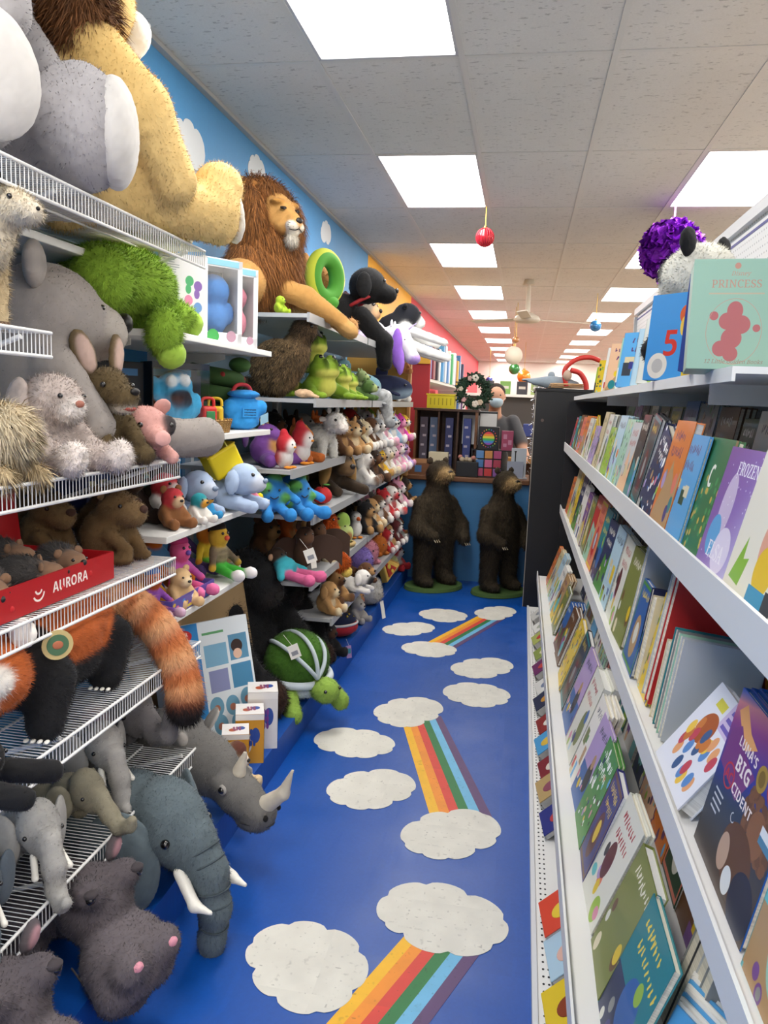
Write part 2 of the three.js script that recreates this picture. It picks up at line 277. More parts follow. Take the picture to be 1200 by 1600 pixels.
// fur: fine blades standing on a skin
function fur(geo, n, len, wid, o = {}) {
  const p = geo.attributes.position, nn = geo.attributes.normal, cc = geo.attributes.color, ix = geo.index.array, T = ix.length / 3;
  const cum = new Float32Array(T); let A = 0; const a = V(), b = V(), c = V(), u = V(), v = V();
  for (let t = 0; t < T; t++) { a.fromBufferAttribute(p, ix[3 * t]); b.fromBufferAttribute(p, ix[3 * t + 1]); c.fromBufferAttribute(p, ix[3 * t + 2]); A += u.subVectors(b, a).cross(v.subVectors(c, a)).length() / 2; cum[t] = A; }
  const P = [], N = [], Cc = [], seg = o.seg ?? 1, comb = V(...(o.comb || [0, -0.4, 0])), lift = o.lift ?? 0.7, cj = o.cj ?? 0.14;
  for (let s = 0; s < n; s++) {
    const w = rnd() * A; let l = 0, h = T - 1; while (l < h) { const m = (l + h) >> 1; if (cum[m] < w) l = m + 1; else h = m; }
    let r1 = rnd(), r2 = rnd(); if (r1 + r2 > 1) { r1 = 1 - r1; r2 = 1 - r2; } const r0 = 1 - r1 - r2, i = ix[3 * l], j = ix[3 * l + 1], k = ix[3 * l + 2];
    const q = V(), m = V(); for (const [id, e] of [[i, r0], [j, r1], [k, r2]]) { q.addScaledVector(a.fromBufferAttribute(p, id), e); m.addScaledVector(b.fromBufferAttribute(nn, id), e); }
    if (o.where && !o.where(q)) continue;
    m.normalize(); const L = len * rr(0.6, 1.25), cm2 = o.combAt ? o.combAt(q) : comb;
    const d = m.clone().multiplyScalar(lift).add(cm2).add(V(rr(-0.35, 0.35), rr(-0.35, 0.35), rr(-0.35, 0.35))); const dm = d.dot(m); if (dm < 0.12) d.addScaledVector(m, 0.12 - dm); d.normalize();
    const side = V().crossVectors(d, m); if (side.lengthSq() < 1e-6) side.set(1, 0, 0); side.normalize().multiplyScalar(-wid / 2);
    const jit = 1 + cj * (rnd() * 2 - 1) * 1.6, cr = (cc.getX(i)) * jit, cg = (cc.getY(i)) * jit, cb = (cc.getZ(i)) * jit;
    const nj = m.clone().add(V(rr(-1, 1), rr(-1, 1), rr(-1, 1)).multiplyScalar(o.nj ?? 0.55)).normalize();
    const push = (x) => { const nrm = nj; P.push(x.x, x.y, x.z); N.push(nrm.x, nrm.y, nrm.z); Cc.push(cr, cg, cb); };
    q.addScaledVector(m, -0.0015);
    if (seg === 1) { push(q.clone().add(side), m); push(q.clone().sub(side), m); push(q.clone().addScaledVector(d, L), m); }
    else {
      const mid = q.clone().addScaledVector(d, L * 0.5), d2 = d.clone().add(cm2.clone().multiplyScalar(o.droop ?? 0.9)).normalize(), tip = mid.clone().addScaledVector(d2, L * 0.5), s2 = side.clone().multiplyScalar(0.85);
      push(q.clone().add(side), m); push(q.clone().sub(side), m); push(mid.clone().add(s2), m); push(mid.clone().add(s2), m); push(q.clone().sub(side), m); push(mid.clone().sub(s2), m); push(mid.clone().add(s2), m); push(mid.clone().sub(s2), m); push(tip, m);
    }
  }
  const g = new THREE.BufferGeometry(); g.setAttribute('position', new THREE.BufferAttribute(new Float32Array(P), 3)); g.setAttribute('normal', new THREE.BufferAttribute(new Float32Array(N), 3)); g.setAttribute('color', new THREE.BufferAttribute(new Float32Array(Cc), 3));
  g.setAttribute('uv', new THREE.BufferAttribute(new Float32Array(P.length / 3 * 2), 2)); return g;
}
const plushMat = new THREE.MeshPhysicalMaterial({ vertexColors: true, roughness: 0.95, sheen: 0.25, sheenRoughness: 0.6, sheenColor: new THREE.Color(0.9, 0.9, 0.9) });
const furMat = new THREE.MeshPhysicalMaterial({ vertexColors: true, roughness: 0.85, side: THREE.DoubleSide });
const eyeMat = cm(0x0a0808, 0.12, { clearcoat: 1 });
const noseMat = cm(0x15110f, 0.45);
const tagMat = cm(0xe9e6dd, 0.6);
// spec: body prims, cell, k; parts [[name, prims, label?]]; eyes [[x,y,z,r]]; furs {n,len,wid}
const protos = {};
function plush(name, label, category, pos, ry, s, spec, group, tilt) {
  const t = thing(name, label, category, pos, ry, group);
  if (tilt) { t.rotation.order = 'YXZ'; t.rotation.x = tilt[0]; t.rotation.z = tilt[1]; }
  t.scale.setScalar(s);
  const cell = spec.cell || 0.01, o = { k: spec.k ?? cell * 2.2, fuzz: spec.fuzz, mott: spec.mott, sharp: spec.sharp };
  if (!spec.geo) spec.geo = skin(spec.body, cell, o);
  const b = part(t, 'body', spec.geo, plushMat);
  if (spec.fur) { if (!spec.furGeo) spec.furGeo = fur(spec.geo, spec.fur.n, spec.fur.len, spec.fur.wid, spec.fur); const f = part(b, 'fur', spec.furGeo, furMat); f.userData.kind = 'stuff'; }
  (spec.parts || []).forEach((q, i) => {
    spec.pg = spec.pg || [];
    if (!spec.pg[i]) spec.pg[i] = q[1].isBufferGeometry ? q[1] : skin(q[1], q[3] || cell * 0.7, { k: cell * 1.4, fuzz: (spec.fuzz ?? 0.0016) * 0.7, mott: spec.mott });
    part(t, q[0], spec.pg[i], q[1].isBufferGeometry ? (q[2] || noseMat) : plushMat, typeof q[2] === 'string' ? q[2] : undefined);
  });
  if (spec.eyes) for (const e of spec.eyes) { const m = part(t, 'eye', eyeGeo, e[4] || eyeMat); m.position.set(e[0], e[1], e[2]); m.scale.setScalar(e[3]); }
  if (spec.after) spec.after(t);
  return t;
}
const eyeGeo = ball(1, 0, 0, 0, 1, 1, 1, 12);
// ---------------------------------------------------------------- shelving on the left
const wireMat = cm(0xe6e6e4, 0.4), whiteMelamine = cm(0xe4e3df, 0.5), greyMetal = cm(0xb4b6b8, 0.4), steelMat = cm(0x9a9c9e, 0.35, { metalness: 0.6 });
function wireShelf(y, z0, z1, xb, xf, label, lip = 0.05) {
  const t = thing('wire_shelf', label, 'shelf', [0, 0, 0], 0, 'white wire shelves');
  const w = [], n = Math.round((z0 - z1) / 0.0138);
  for (let i = 0; i <= n; i++) { const z = z0 + (z1 - z0) * i / n; w.push(bar([xb, y, z], [xf, y, z], 0.0014, 4), bar([xf, y, z], [xf, y - lip, z], 0.0014, 4)); }
  const wires = part(t, 'wires', merge(w), wireMat); wires.userData.kind = 'stuff';
  part(t, 'front_rail', merge([bar([xf, y, z0], [xf, y, z1], 0.0042, 8)]), wireMat);
  part(t, 'front_rail', merge([bar([xf, y - lip, z0], [xf, y - lip, z1], 0.0042, 8)]), wireMat);
  for (const f of [0.04, 0.36, 0.68]) part(t, 'support_rod', bar([xb + (xf - xb) * f, y - 0.005, z0], [xb + (xf - xb) * f, y - 0.005, z1], 0.0035, 6), wireMat);
  for (const z of [z1 + 0.06, z1 + 0.75]) if (z < z0) part(t, 'bracket', merge([bar([xf - 0.03, y - 0.012, z], [xb + 0.005, y - 0.2, z], 0.006, 8), box(0.02, 0.05, 0.02, xb + 0.012, y - 0.2, z)]), wireMat);
  return t;
}
wireShelf(1.985, -0.9, -2.38, XW + 0.01, -1.0, 'topmost white wire shelf, holding the big yellow lion');
wireShelf(1.665, -0.9, -1.56, XW + 0.01, -1.0, 'short white wire shelf under the cream goat');
wireShelf(1.352, -0.9, -2.2, XW + 0.01, -1.0, 'white wire shelf holding the bunny, kangaroo and piglet');
wireShelf(1.062, -0.9, -2.17, XW + 0.01, -1.0, 'white wire shelf holding the open red box');
wireShelf(0.745, -0.9, -2.36, XW + 0.01, -1.0, 'white wire shelf under the red panda');
wireShelf(0.39, -0.9, -2.35, XW + 0.01, -1.0, 'lowest white wire shelf, holding small grey elephants');
function boardShelf(y, z0, z1, xb, xf, label, m = whiteMelamine) {
  const t = thing('shelf_board', label, 'shelf', [0, 0, 0], 0, 'white board shelves');
  part(t, 'board', rbox(xf - xb, 0.022, z0 - z1, 0.003, (xf + xb) / 2, y - 0.011, (z0 + z1) / 2), m);
  for (const z of [z0 - 0.1, z1 + 0.1]) part(t, 'bracket', (() => { const s = new THREE.Shape([new THREE.Vector2(0, 0), new THREE.Vector2(0.34, 0), new THREE.Vector2(0.34, -0.02), new THREE.Vector2(0, -0.1)]); const g = new THREE.ExtrudeGeometry(s, { depth: 0.004, bevelEnabled: false }); g.translate(xb, y - 0.022, z); return g; })(), m);
}
boardShelf(1.935, -1.2, -2.42, XW + 0.005, -1.22, 'white board just under the topmost wire shelf');
boardShelf(1.735, -2.22, -3.21, XW + 0.005, -1.05, 'white board shelf under the three window boxes');
boardShelf(1.412, -2.22, -3.21, XW + 0.005, -1.05, 'white board shelf under the blue bag and basket');
boardShelf(1.112, -2.22, -3.22, XW + 0.005, -1.05, 'white board shelf under the pale blue plush');
boardShelf(0.845, -2.2, -2.9, XW + 0.005, -1.05, 'white board shelf under the row of plush dolls');
// the two grey steel bays
function gondola(z0, z1, levels, label) {
  const t = thing('steel_shelving', label, 'shelving', [0, 0, 0], 0, 'grey steel shelving bays');
  part(t, 'back_panel', span(XW + 0.004, XW + 0.02, 0.13, 2.0, z0, z1), cm(0x7d9db4, 0.6));
  for (const z of [z0, z1 + 0.03]) part(t, 'upright', span(XW + 0.02, XW + 0.05, 0.13, 2.02, z, z - 0.03), greyMetal);
  for (const [y, xf, zs] of levels) {
    const zz = zs || z0;
    const sh = part(t, 'shelf', span(XW + 0.05, xf, y - 0.018, y, zz, z1), greyMetal);
    part(sh, 'price_rail', span(xf, xf + 0.012, y - 0.036, y + 0.004, zz, z1), cm(0xa9abad, 0.35));
  }
}
gondola(-3.45, -4.76, [[1.92, -0.97], [1.545, -0.93], [1.235, -0.98, -3.28], [1.01, -0.93], [0.70, -0.93], [0.425, -0.92, -3.84]], 'nearer grey steel shelving bay, with the realistic lion on top');
gondola(-4.80, -6.6, [[1.92, -0.97], [1.545, -0.93], [1.235, -0.98], [1.02, -0.93], [0.70, -0.93], [0.425, -0.92]], 'farther grey steel shelving bay, next to the standing bears');
// ---------------------------------------------------------------- plush on and under the wire shelves
const sx = [-1, 1];
const both = f => sx.flatMap(f);
// elephants -------------------------------------------------------
function chainK(pts, r0, r1, col) { const out = []; for (let i = 0; i < pts.length - 1; i++) { const a = r0 + (r1 - r0) * i / (pts.length - 1), b = r0 + (r1 - r0) * (i + 1) / (pts.length - 1); out.push(K(...pts[i], ...pts[i + 1], a, b, col)); } return out; }
function elephantSpec(col, o = {}) {
  const tr = o.trunk || [[0, 0.30, 0.19], [0, 0.18, 0.25], [0, 0.07, 0.25], [0, -0.03, 0.23], [0, -0.11, 0.24]];
  const ear = o.ear || 0.12, hy = o.hy || 0.32; for (const p of tr) p[1] += hy - 0.32;
  const spec = {
    cell: o.cell || 0.009, k: 0.03, fuzz: o.fuzz ?? 0.0012,
    body: [...(o.low ? [E(0, 0.125, -0.27, 0.15, 0.12, 0.22, col), E(0, 0.2, -0.07, 0.10, 0.11, 0.12, col)] : [E(0, 0.23, -0.25, 0.15, 0.15, 0.24, col), E(0, 0.28, -0.08, 0.12, 0.12, 0.12, col)]), E(0, hy, 0.07, 0.095, 0.105, 0.10, col), E(0, hy + 0.05, 0.04, 0.075, 0.07, 0.07, col), E(0, hy - 0.05, 0.13, 0.07, 0.07, 0.07, col),
      ...chainK(tr, o.tr0 || 0.055, o.tr1 || 0.026, col),
      ...both(s => [K(s * 0.09, o.low ? 0.1 : 0.2, -0.12, s * 0.09, 0.045, -0.10, 0.06, 0.055, col), K(s * 0.09, o.low ? 0.1 : 0.2, -0.38, s * 0.09, 0.045, -0.39, 0.06, 0.055, col)])],
    parts: [...both(s => [['ear', [E(s * (0.1 + ear * 0.22), hy - ear * 0.5, -0.02 + (o.earZ || 0), ear * 0.7, ear, 0.022, o.earCol || col, [0, s * 0.95, s * -0.1]), E(s * (0.1 + ear * 0.24), hy - ear * 0.5, -0.006 + (o.earZ || 0), ear * 0.5, ear * 0.78, 0.018, o.innerEar || col, [0, s * 0.95, s * -0.1])]]]),
      ...(o.tusk === 0 ? [] : both(s => [['tusk', skin([K(s * 0.055, hy - 0.09, 0.15, s * 0.075, hy - 0.15, 0.22, 0.017, 0.015, '#f2eee4'), K(s * 0.075, hy - 0.15, 0.22, s * 0.07, hy - 0.155, 0.27 * (o.tusk || 1), 0.015, 0.006, '#f2eee4')], 0.0055, { k: 0.01, fuzz: 0, mott: 0.02 }), tuskMat]])),
      ['tail', [K(0, o.low ? 0.16 : 0.28, -0.47, 0, 0.08, -0.51, 0.014, 0.009, col)]]],
    eyes: both(s => [[s * 0.082, hy - 0.005, 0.125, o.eye || 0.011]]),
  };
  return spec;
}
const tuskMat = cm(0xefece2, 0.5);
const wrinkle = (pts, r0, r1) => {   // sewn folds across a trunk
  const out = []; const cv = new THREE.CatmullRomCurve3(pts.map(p => V(...p)));
  for (let i = 1; i < 13; i++) { const t = i / 14, p = cv.getPoint(t), d = cv.getTangent(t), r = r0 + (r1 - r0) * t; const g = new THREE.TorusGeometry(r * 1.03, 0.0028, 5, 18); g.applyQuaternion(new THREE.Quaternion().setFromUnitVectors(V(0, 0, 1), d)); g.translate(p.x, p.y, p.z); out.push(g); }
  return merge(out);
};
const bigTrunk = [[0, 0.3, 0.155], [0, 0.22, 0.205], [0, 0.12, 0.225], [0, 0.03, 0.215], [0, -0.045, 0.215], [0, -0.075, 0.235]];
const bigEl = elephantSpec('#5d6a70', { low: true, hy: 0.2, trunk: bigTrunk, ear: 0.155, earZ: 0.03, tr0: 0.052, tr1: 0.02, cell: 0.0075, eye: 0.013 });
bigEl.fur = { n: 24000, len: 0.009, wid: 0.0016, cj: 0.28 };
bigEl.parts.push(['trunk_folds', wrinkle(bigTrunk, 0.0535, 0.0225), cm(0x465157, 0.9)]);
plush('elephant_plush', 'large blue-grey plush elephant under the lowest wire shelf, trunk hanging over the floor', 'plush elephant', [-0.985, 0.13, -1.99], 1.25, 1.04, bigEl);
// hippos -----------------------------------------------------------
const hp = '#544d51', hpl = '#615a5e', hippoSpec = {
  cell: 0.0085, k: 0.03, fuzz: 0.0016, fur: { n: 26000, len: 0.011, wid: 0.0017, cj: 0.35 },
  body: [E(0, 0.115, -0.26, 0.16, 0.115, 0.22, hp), E(0, 0.15, -0.08, 0.115, 0.10, 0.12, hp), E(0, 0.19, 0.07, 0.105, 0.105, 0.11, hp), E(0, 0.08, 0.2, 0.125, 0.1, 0.115, hpl, [0.7, 0, 0]), E(0, -0.005, 0.18, 0.09, 0.045, 0.09, hp, [0.7, 0, 0]),
    ...both(s => [E(s * 0.062, 0.268, 0.125, 0.042, 0.036, 0.045, hp), E(s * 0.06, 0.115, 0.28, 0.05, 0.05, 0.045, hpl), E(s * 0.075, 0.03, 0.24, 0.05, 0.06, 0.045, hpl), K(s * 0.1, 0.12, -0.12, s * 0.1, 0.05, -0.1, 0.065, 0.06, hp), K(s * 0.1, 0.12, -0.4, s * 0.1, 0.05, -0.4, 0.065, 0.06, hp)])],
  parts: [...both(s => [['ear', [E(s * 0.1, 0.295, 0.035, 0.026, 0.042, 0.016, hp, [0, s * 0.2, s * -0.5]), E(s * 0.102, 0.297, 0.047, 0.013, 0.024, 0.008, '#b88a92', [0, s * 0.2, s * -0.5])]], ['nostril', [E(s * 0.06, 0.135, 0.317, 0.016, 0.014, 0.012, '#d893a2')], 'pink felt nostril'], ['mouth_seam', tube([[s * 0.005, 0.02, 0.29], [s * 0.06, 0.015, 0.275], [s * 0.115, 0.05, 0.2], [s * 0.12, 0.09, 0.13]], 0.003, 16, 5), cm(0x3c3639, 0.9)], ['eyelid', [E(s * 0.076, 0.288, 0.158, 0.022, 0.011, 0.018, '#3f393c')]]])],
  eyes: both(s => [[s * 0.08, 0.275, 0.16, 0.0135]]),
};
plush('hippo_plush', 'large dark grey plush hippo with pink nostrils beside the big elephant', 'plush hippo', [-1.03, 0.13, -1.67], 1.2, 0.88, hippoSpec, 'grey plush hippos');
plush('hippo_plush', 'dark grey plush hippo nearest the viewer, cut by the lower left corner', 'plush hippo', [-1.03, 0.13, -1.32], 1.2, 0.88, hippoSpec, 'grey plush hippos');
// rhino ------------------------------------------------------------
const rh = '#6f6d6a', rhinoSpec = {
  cell: 0.0085, k: 0.03, fuzz: 0.0012, fur: { n: 24000, len: 0.009, wid: 0.0016, cj: 0.28 },
  body: [E(0, 0.2, -0.28, 0.15, 0.155, 0.25, rh), E(0, 0.27, -0.08, 0.13, 0.13, 0.14, rh), E(0, 0.23, 0.06, 0.1, 0.105, 0.13, rh, [0.35, 0, 0]), E(0, 0.15, 0.2, 0.075, 0.07, 0.11, rh, [0.5, 0, 0]), E(0, 0.1, 0.29, 0.06, 0.05, 0.055, rh), E(0, 0.065, 0.26, 0.05, 0.03, 0.06, rh),
    ...both(s => [K(s * 0.09, 0.18, -0.12, s * 0.09, 0.1, -0.1, 0.06, 0.055, rh), K(s * 0.09, 0.18, -0.42, s * 0.09, 0.1, -0.42, 0.06, 0.055, rh), E(s * 0.055, 0.2, 0.17, 0.03, 0.025, 0.03, rh)])],
  parts: [['horn', [K(0, 0.135, 0.31, 0, 0.19, 0.375, 0.032, 0.022, '#cfc6b4'), K(0, 0.19, 0.375, 0, 0.28, 0.41, 0.022, 0.005, '#cfc6b4')], 'long cream horn', 0.006], ['horn', [K(0, 0.225, 0.2, 0, 0.3, 0.225, 0.026, 0.008, '#cfc6b4')], 'short cream horn', 0.006],
    ...both(s => [['ear', [E(s * 0.085, 0.345, 0.02, 0.028, 0.055, 0.016, rh, [0.5, s * 0.4, s * -0.5]), E(s * 0.088, 0.345, 0.034, 0.014, 0.04, 0.01, '#c9c3ba', [0.5, s * 0.4, s * -0.5])]], ['nostril', [E(s * 0.042, 0.11, 0.335, 0.011, 0.012, 0.009, '#141212')]], ['eye_patch', [E(s * 0.078, 0.195, 0.185, 0.008, 0.02, 0.022, '#a39f99', [0, s * 0.25, 0])]]]), ['mouth_seam', tube([[-0.062, 0.085, 0.25], [-0.045, 0.075, 0.31], [0, 0.07, 0.34], [0.045, 0.075, 0.31], [0.062, 0.085, 0.25]], 0.0025, 16, 5), cm(0x3b3a38, 0.9)]],
  eyes: both(s => [[s * 0.083, 0.196, 0.188, 0.012]]),
};
plush('rhino_plush', 'grey plush rhino with cream horns reaching over the blue plinth', 'plush rhino', [-1.05, 0.09, -2.4], 1.35, 0.97, rhinoSpec);
// small elephants on the lowest wire shelf ---------------------------
const seE = (col, o) => elephantSpec(col, { cell: 0.011, ear: 0.13, tusk: 0.8, low: true, hy: 0.25, ...o });
const sel = [
  ['elephant_plush', 'light grey plush elephant with curled trunk, on the lowest wire shelf nearest the viewer', '#a3a19d', [-1.1, 0.392, -1.6], 0.95, 0.52, { trunk: [[0, 0.30, 0.18], [0, 0.2, 0.24], [0, 0.1, 0.25], [0, 0.06, 0.31], [0, 0.09, 0.36]] }],
  ['elephant_plush', 'olive brown plush elephant with forward trunk, between two light grey ones', '#857f6c', [-1.1, 0.392, -1.8], 1.25, 0.46, { tusk: 0, trunk: [[0, 0.30, 0.17], [0, 0.22, 0.25], [0, 0.17, 0.32], [0, 0.2, 0.4], [0, 0.24, 0.42]], ear: 0.11 }],
  ['elephant_plush', 'light grey plush elephant with white tusks in the middle of the lowest wire shelf', '#a7a4a0', [-1.17, 0.392, -2.02], 0.95, 0.56, { trunk: [[0, 0.30, 0.18], [0, 0.2, 0.24], [0, 0.12, 0.26], [0, 0.07, 0.27], [0, 0.07, 0.32]] }],
  ['elephant_plush', 'dark grey plush elephant with raised trunk at the end of the lowest wire shelf', '#6f6b6c', [-1.2, 0.392, -2.22], 1.1, 0.68, { tusk: 0, innerEar: '#a08a90', trunk: [[0, 0.30, 0.18], [0, 0.25, 0.26], [0, 0.27, 0.33], [0, 0.35, 0.36], [0, 0.4, 0.36]] }],
  ['elephant_plush', 'slate blue plush elephant at the left edge of the lowest wire shelf', '#58626c', [-1.1, 0.392, -1.4], 0.8, 0.46, { trunk: [[0, 0.30, 0.19], [0, 0.16, 0.26], [0, 0.1, 0.27], [0, 0.08, 0.32], [0, 0.1, 0.36]] }],
];
for (const [n, l, c, p, ry, s, o] of sel) { const sp = seE(c, o); sp.fur = { n: 6000, len: 0.012, wid: 0.0028, cj: 0.22 }; plush(n, l, 'plush elephant', p, ry, s, sp, 'small plush elephants'); }
// red panda ----------------------------------------------------------
const rpO = '#c2622a', rpB = '#0d0d10', rpSpec = {
  cell: 0.0085, k: 0.03, fuzz: 0.002, fur: { n: 20000, len: 0.012, wid: 0.0016, comb: [0, -0.4, -0.5] },
  body: [E(0, 0.19, -0.12, 0.105, 0.1, 0.2, rpO), E(0, 0.16, 0.1, 0.1, 0.095, 0.09, rpB), E(0, 0.11, -0.12, 0.1, 0.07, 0.18, rpB, null, { cw: 1.2 }), E(0, 0.19, 0.24, 0.1, 0.09, 0.085, rpO), E(0, 0.165, 0.3, 0.06, 0.05, 0.05, '#efe8de'), ...both(s => [E(s * 0.06, 0.2, 0.295, 0.03, 0.028, 0.03, '#f0eae0')]),
    ...both(s => [K(s * 0.075, 0.13, 0.09, s * 0.08, 0.04, 0.13, 0.058, 0.042, rpB), K(s * 0.08, 0.13, -0.24, s * 0.085, 0.04, -0.2, 0.062, 0.044, rpB)])],
  parts: [...both(s => [['ear', [E(s * 0.08, 0.28, 0.22, 0.032, 0.036, 0.014, '#f0eae0')]], ['claws', merge([0, 1, 2, 3].map(i => ball(0.006, s * 0.08 + (i - 1.5) * 0.016, 0.015, 0.172, 1, 0.7, 1.6, 8)).concat([0, 1, 2, 3].map(i => ball(0.006, s * 0.085 + (i - 1.5) * 0.016, 0.015, -0.157, 1, 0.7, 1.6, 8)))), tuskMat]]), ['nose', ball(0.016, 0, 0.185, 0.35, 1.2, 0.8, 0.8, 12), noseMat],
    ['tail', (() => { const pts = [[0, 0.19, -0.3], [0.06, 0.2, -0.37], [0.13, 0.14, -0.41], [0.2, 0.03, -0.42], [0.235, -0.08, -0.41], [0.24, -0.13, -0.4]]; const cv = new THREE.CatmullRomCurve3(pts.map(p => V(...p))), out = []; for (let i = 0; i < 18; i++) { const a = cv.getPoint(i / 18), b = cv.getPoint((i + 0.8) / 18); out.push(K(a.x, a.y, a.z, b.x, b.y, b.z, 0.052, 0.052, i > 15 ? '#171012' : i % 3 === 0 ? '#b8582a' : i % 3 === 1 ? '#d98b52' : '#e2b284')); } return out; })(), 'orange and cream ringed tail with black tip', 0.007]],
  eyes: both(s => [[s * 0.045, 0.205, 0.325, 0.01]]),
  after: t => { const tail = t.children.find(c => c.name === 'tail'); const f = part(tail, 'fur', fur(tail.geometry, 9000, 0.02, 0.0018, { comb: [0.2, -0.8, 0] }), furMat); f.userData.kind = 'stuff'; },
};
plush('red_panda_plush', 'orange and black plush red panda with ringed tail hanging over its wire shelf', 'plush red panda', [-1.13, 0.75, -1.68], 0.12, 1.0, rpSpec);
{ // round swing tag on its chest
  const t = thing('swing_tag', 'round gold and green cardboard tag beside the red panda', 'tag', [-0.99, 0.985, -1.545], 0.85);
  part(t, 'card', cyl(0.034, 0.034, 0.003, 0, 0, 0, PI / 2, 0, 0, 28), cm(0xc7b27a, 0.5)); part(t, 'emblem', merge([cyl(0.024, 0.024, 0.002, 0, 0, 0.002, PI / 2, 0, 0, 24)]), cm(0x4d7050, 0.5)); part(t, 'figure', merge([ball(0.012, 0, 0, 0.003, 1, 0.8, 0.15, 12)]), cm(0xb46a4a, 0.6));
}
// black and white plush lying at the left on the same shelf
plush('badger_plush', 'black and white plush lying at the left edge below the red panda shelf line', 'plush animal', [-1.04, 0.75, -1.28], 1.9, 0.8, { cell: 0.011, fur: { n: 5000, len: 0.008, wid: 0.0016 }, body: [E(0, 0.07, -0.1, 0.08, 0.065, 0.12, '#0e0e11'), E(0, 0.075, 0.02, 0.06, 0.055, 0.06, '#e8e4da'), K(0.05, 0.05, 0.02, 0.07, 0.03, 0.2, 0.034, 0.03, '#0e0e11'), K(-0.05, 0.05, 0.02, -0.07, 0.03, 0.17, 0.034, 0.03, '#0e0e11'), E(0, 0.1, 0.06, 0.055, 0.05, 0.05, '#0e0e11')], parts: [...both(s => [['ear', [E(s * 0.04, 0.15, 0.05, 0.018, 0.018, 0.01, '#e8e4da')]]])], eyes: both(s => [[s * 0.025, 0.11, 0.105, 0.006]]) });
// seated elephant on the top shelf --------------------------------------
const tg = '#a5a2a4', topEl = {
  cell: 0.011, k: 0.03, fuzz: 0.002, fur: { n: 26000, len: 0.01, wid: 0.0018, cj: 0.12 },
  body: [E(0, 0.25, -0.08, 0.19, 0.25, 0.17, tg), E(0, 0.62, -0.05, 0.17, 0.16, 0.15, tg), ...chainK([[0, 0.58, 0.08], [0, 0.45, 0.18], [-0.03, 0.32, 0.2], [-0.1, 0.26, 0.22]], 0.07, 0.05, tg),
    ...both(s => [K(s * 0.11, 0.12, 0, s * 0.145, 0.13, 0.2, 0.1, 0.105, tg), E(s * 0.15, 0.14, 0.24, 0.12, 0.138, 0.11, tg, [0, s > 0 ? 0.55 : -0.1, 0]), K(s * 0.17, 0.42, -0.02, s * 0.24, 0.2, 0.12, 0.07, 0.06, tg)])],
  parts: [...both(s => [['foot_sole', [E(s * 0.15 + (s > 0 ? 0.052 : -0.006), 0.14, s > 0 ? 0.296 : 0.312, 0.108, 0.122, 0.05, '#cfccc8', [0, s > 0 ? 0.55 : -0.1, 0])], 'white satin foot sole', 0.01], ['ear', [E(s * 0.2, 0.6, -0.06, 0.1, 0.17, 0.03, tg, [0, s * 0.9, 0])]]])],
  eyes: both(s => [[s * 0.09, 0.66, 0.09, 0.014]]),
};
plush('elephant_plush', 'huge seated grey plush elephant with white soles on the topmost wire shelf', 'plush elephant', [-1.29, 1.99, -1.63], 1.35, 1.0, topEl);
// big yellow lion ----------------------------------------------------
const yl = '#e6c684', yl2 = '#e3c07a', mb = '#7d5230', bigLion = {
  cell: 0.011, k: 0.035, fuzz: 0.002, fur: { n: 34000, len: 0.012, wid: 0.0018, cj: 0.1 },
  body: [E(0, 0.24, 0, 0.18, 0.25, 0.16, yl), E(0, 0.6, 0.07, 0.14, 0.14, 0.13, yl), ...both(s => [K(s * 0.15, 0.42, 0.02, s * 0.215, 0.29, 0.1, 0.075, 0.08, yl2), K(s * 0.215, 0.29, 0.1, s * 0.225, 0.13, 0.2, 0.08, 0.065, yl), K(s * 0.1, 0.1, 0.04, s * 0.13, 0.09, 0.36, 0.1, 0.08, yl), E(s * 0.13, 0.12, 0.42, 0.075, 0.115, 0.07, yl, [-0.25, 0, 0]), E(s * 0.13, 0.205, 0.44, 0.055, 0.045, 0.055, yl), E(s * 0.13, 0.175, 0.47, 0.05, 0.05, 0.03, yl)])],
  parts: [['muzzle', [E(0, 0.56, 0.2, 0.085, 0.065, 0.06, '#efece4'), E(0, 0.52, 0.18, 0.06, 0.05, 0.05, '#efece4')], 'white muzzle'], ['nose', ball(0.024, 0, 0.6, 0.255, 1.3, 0.8, 0.7, 14), noseMat],
    ['mane', [E(0, 0.62, -0.03, 0.22, 0.22, 0.12, mb), E(0, 0.5, 0.0, 0.19, 0.14, 0.12, mb)], 'brown shaggy mane', 0.012], ...both(s => [['foot_sole', [E(s * 0.13, 0.115, 0.48, 0.058, 0.095, 0.02, '#ece6d8', [-0.25, 0, 0])], 'white foot sole']])],
  eyes: both(s => [[s * 0.055, 0.65, 0.185, 0.014]]),
  after: t => { const m = t.children.find(c => c.name === 'mane'); const f = part(m, 'fur', fur(m.geometry, 12000, 0.055, 0.003, { seg: 2, comb: [0, -0.5, -0.1], cj: 0.3, lift: 0.8 }), furMat); f.userData.kind = 'stuff'; },
};
plush('lion_plush', 'huge seated yellow plush lion with brown mane on the topmost wire shelf', 'plush lion', [-1.25, 1.985, -2.02], 2.62, 0.97, bigLion);
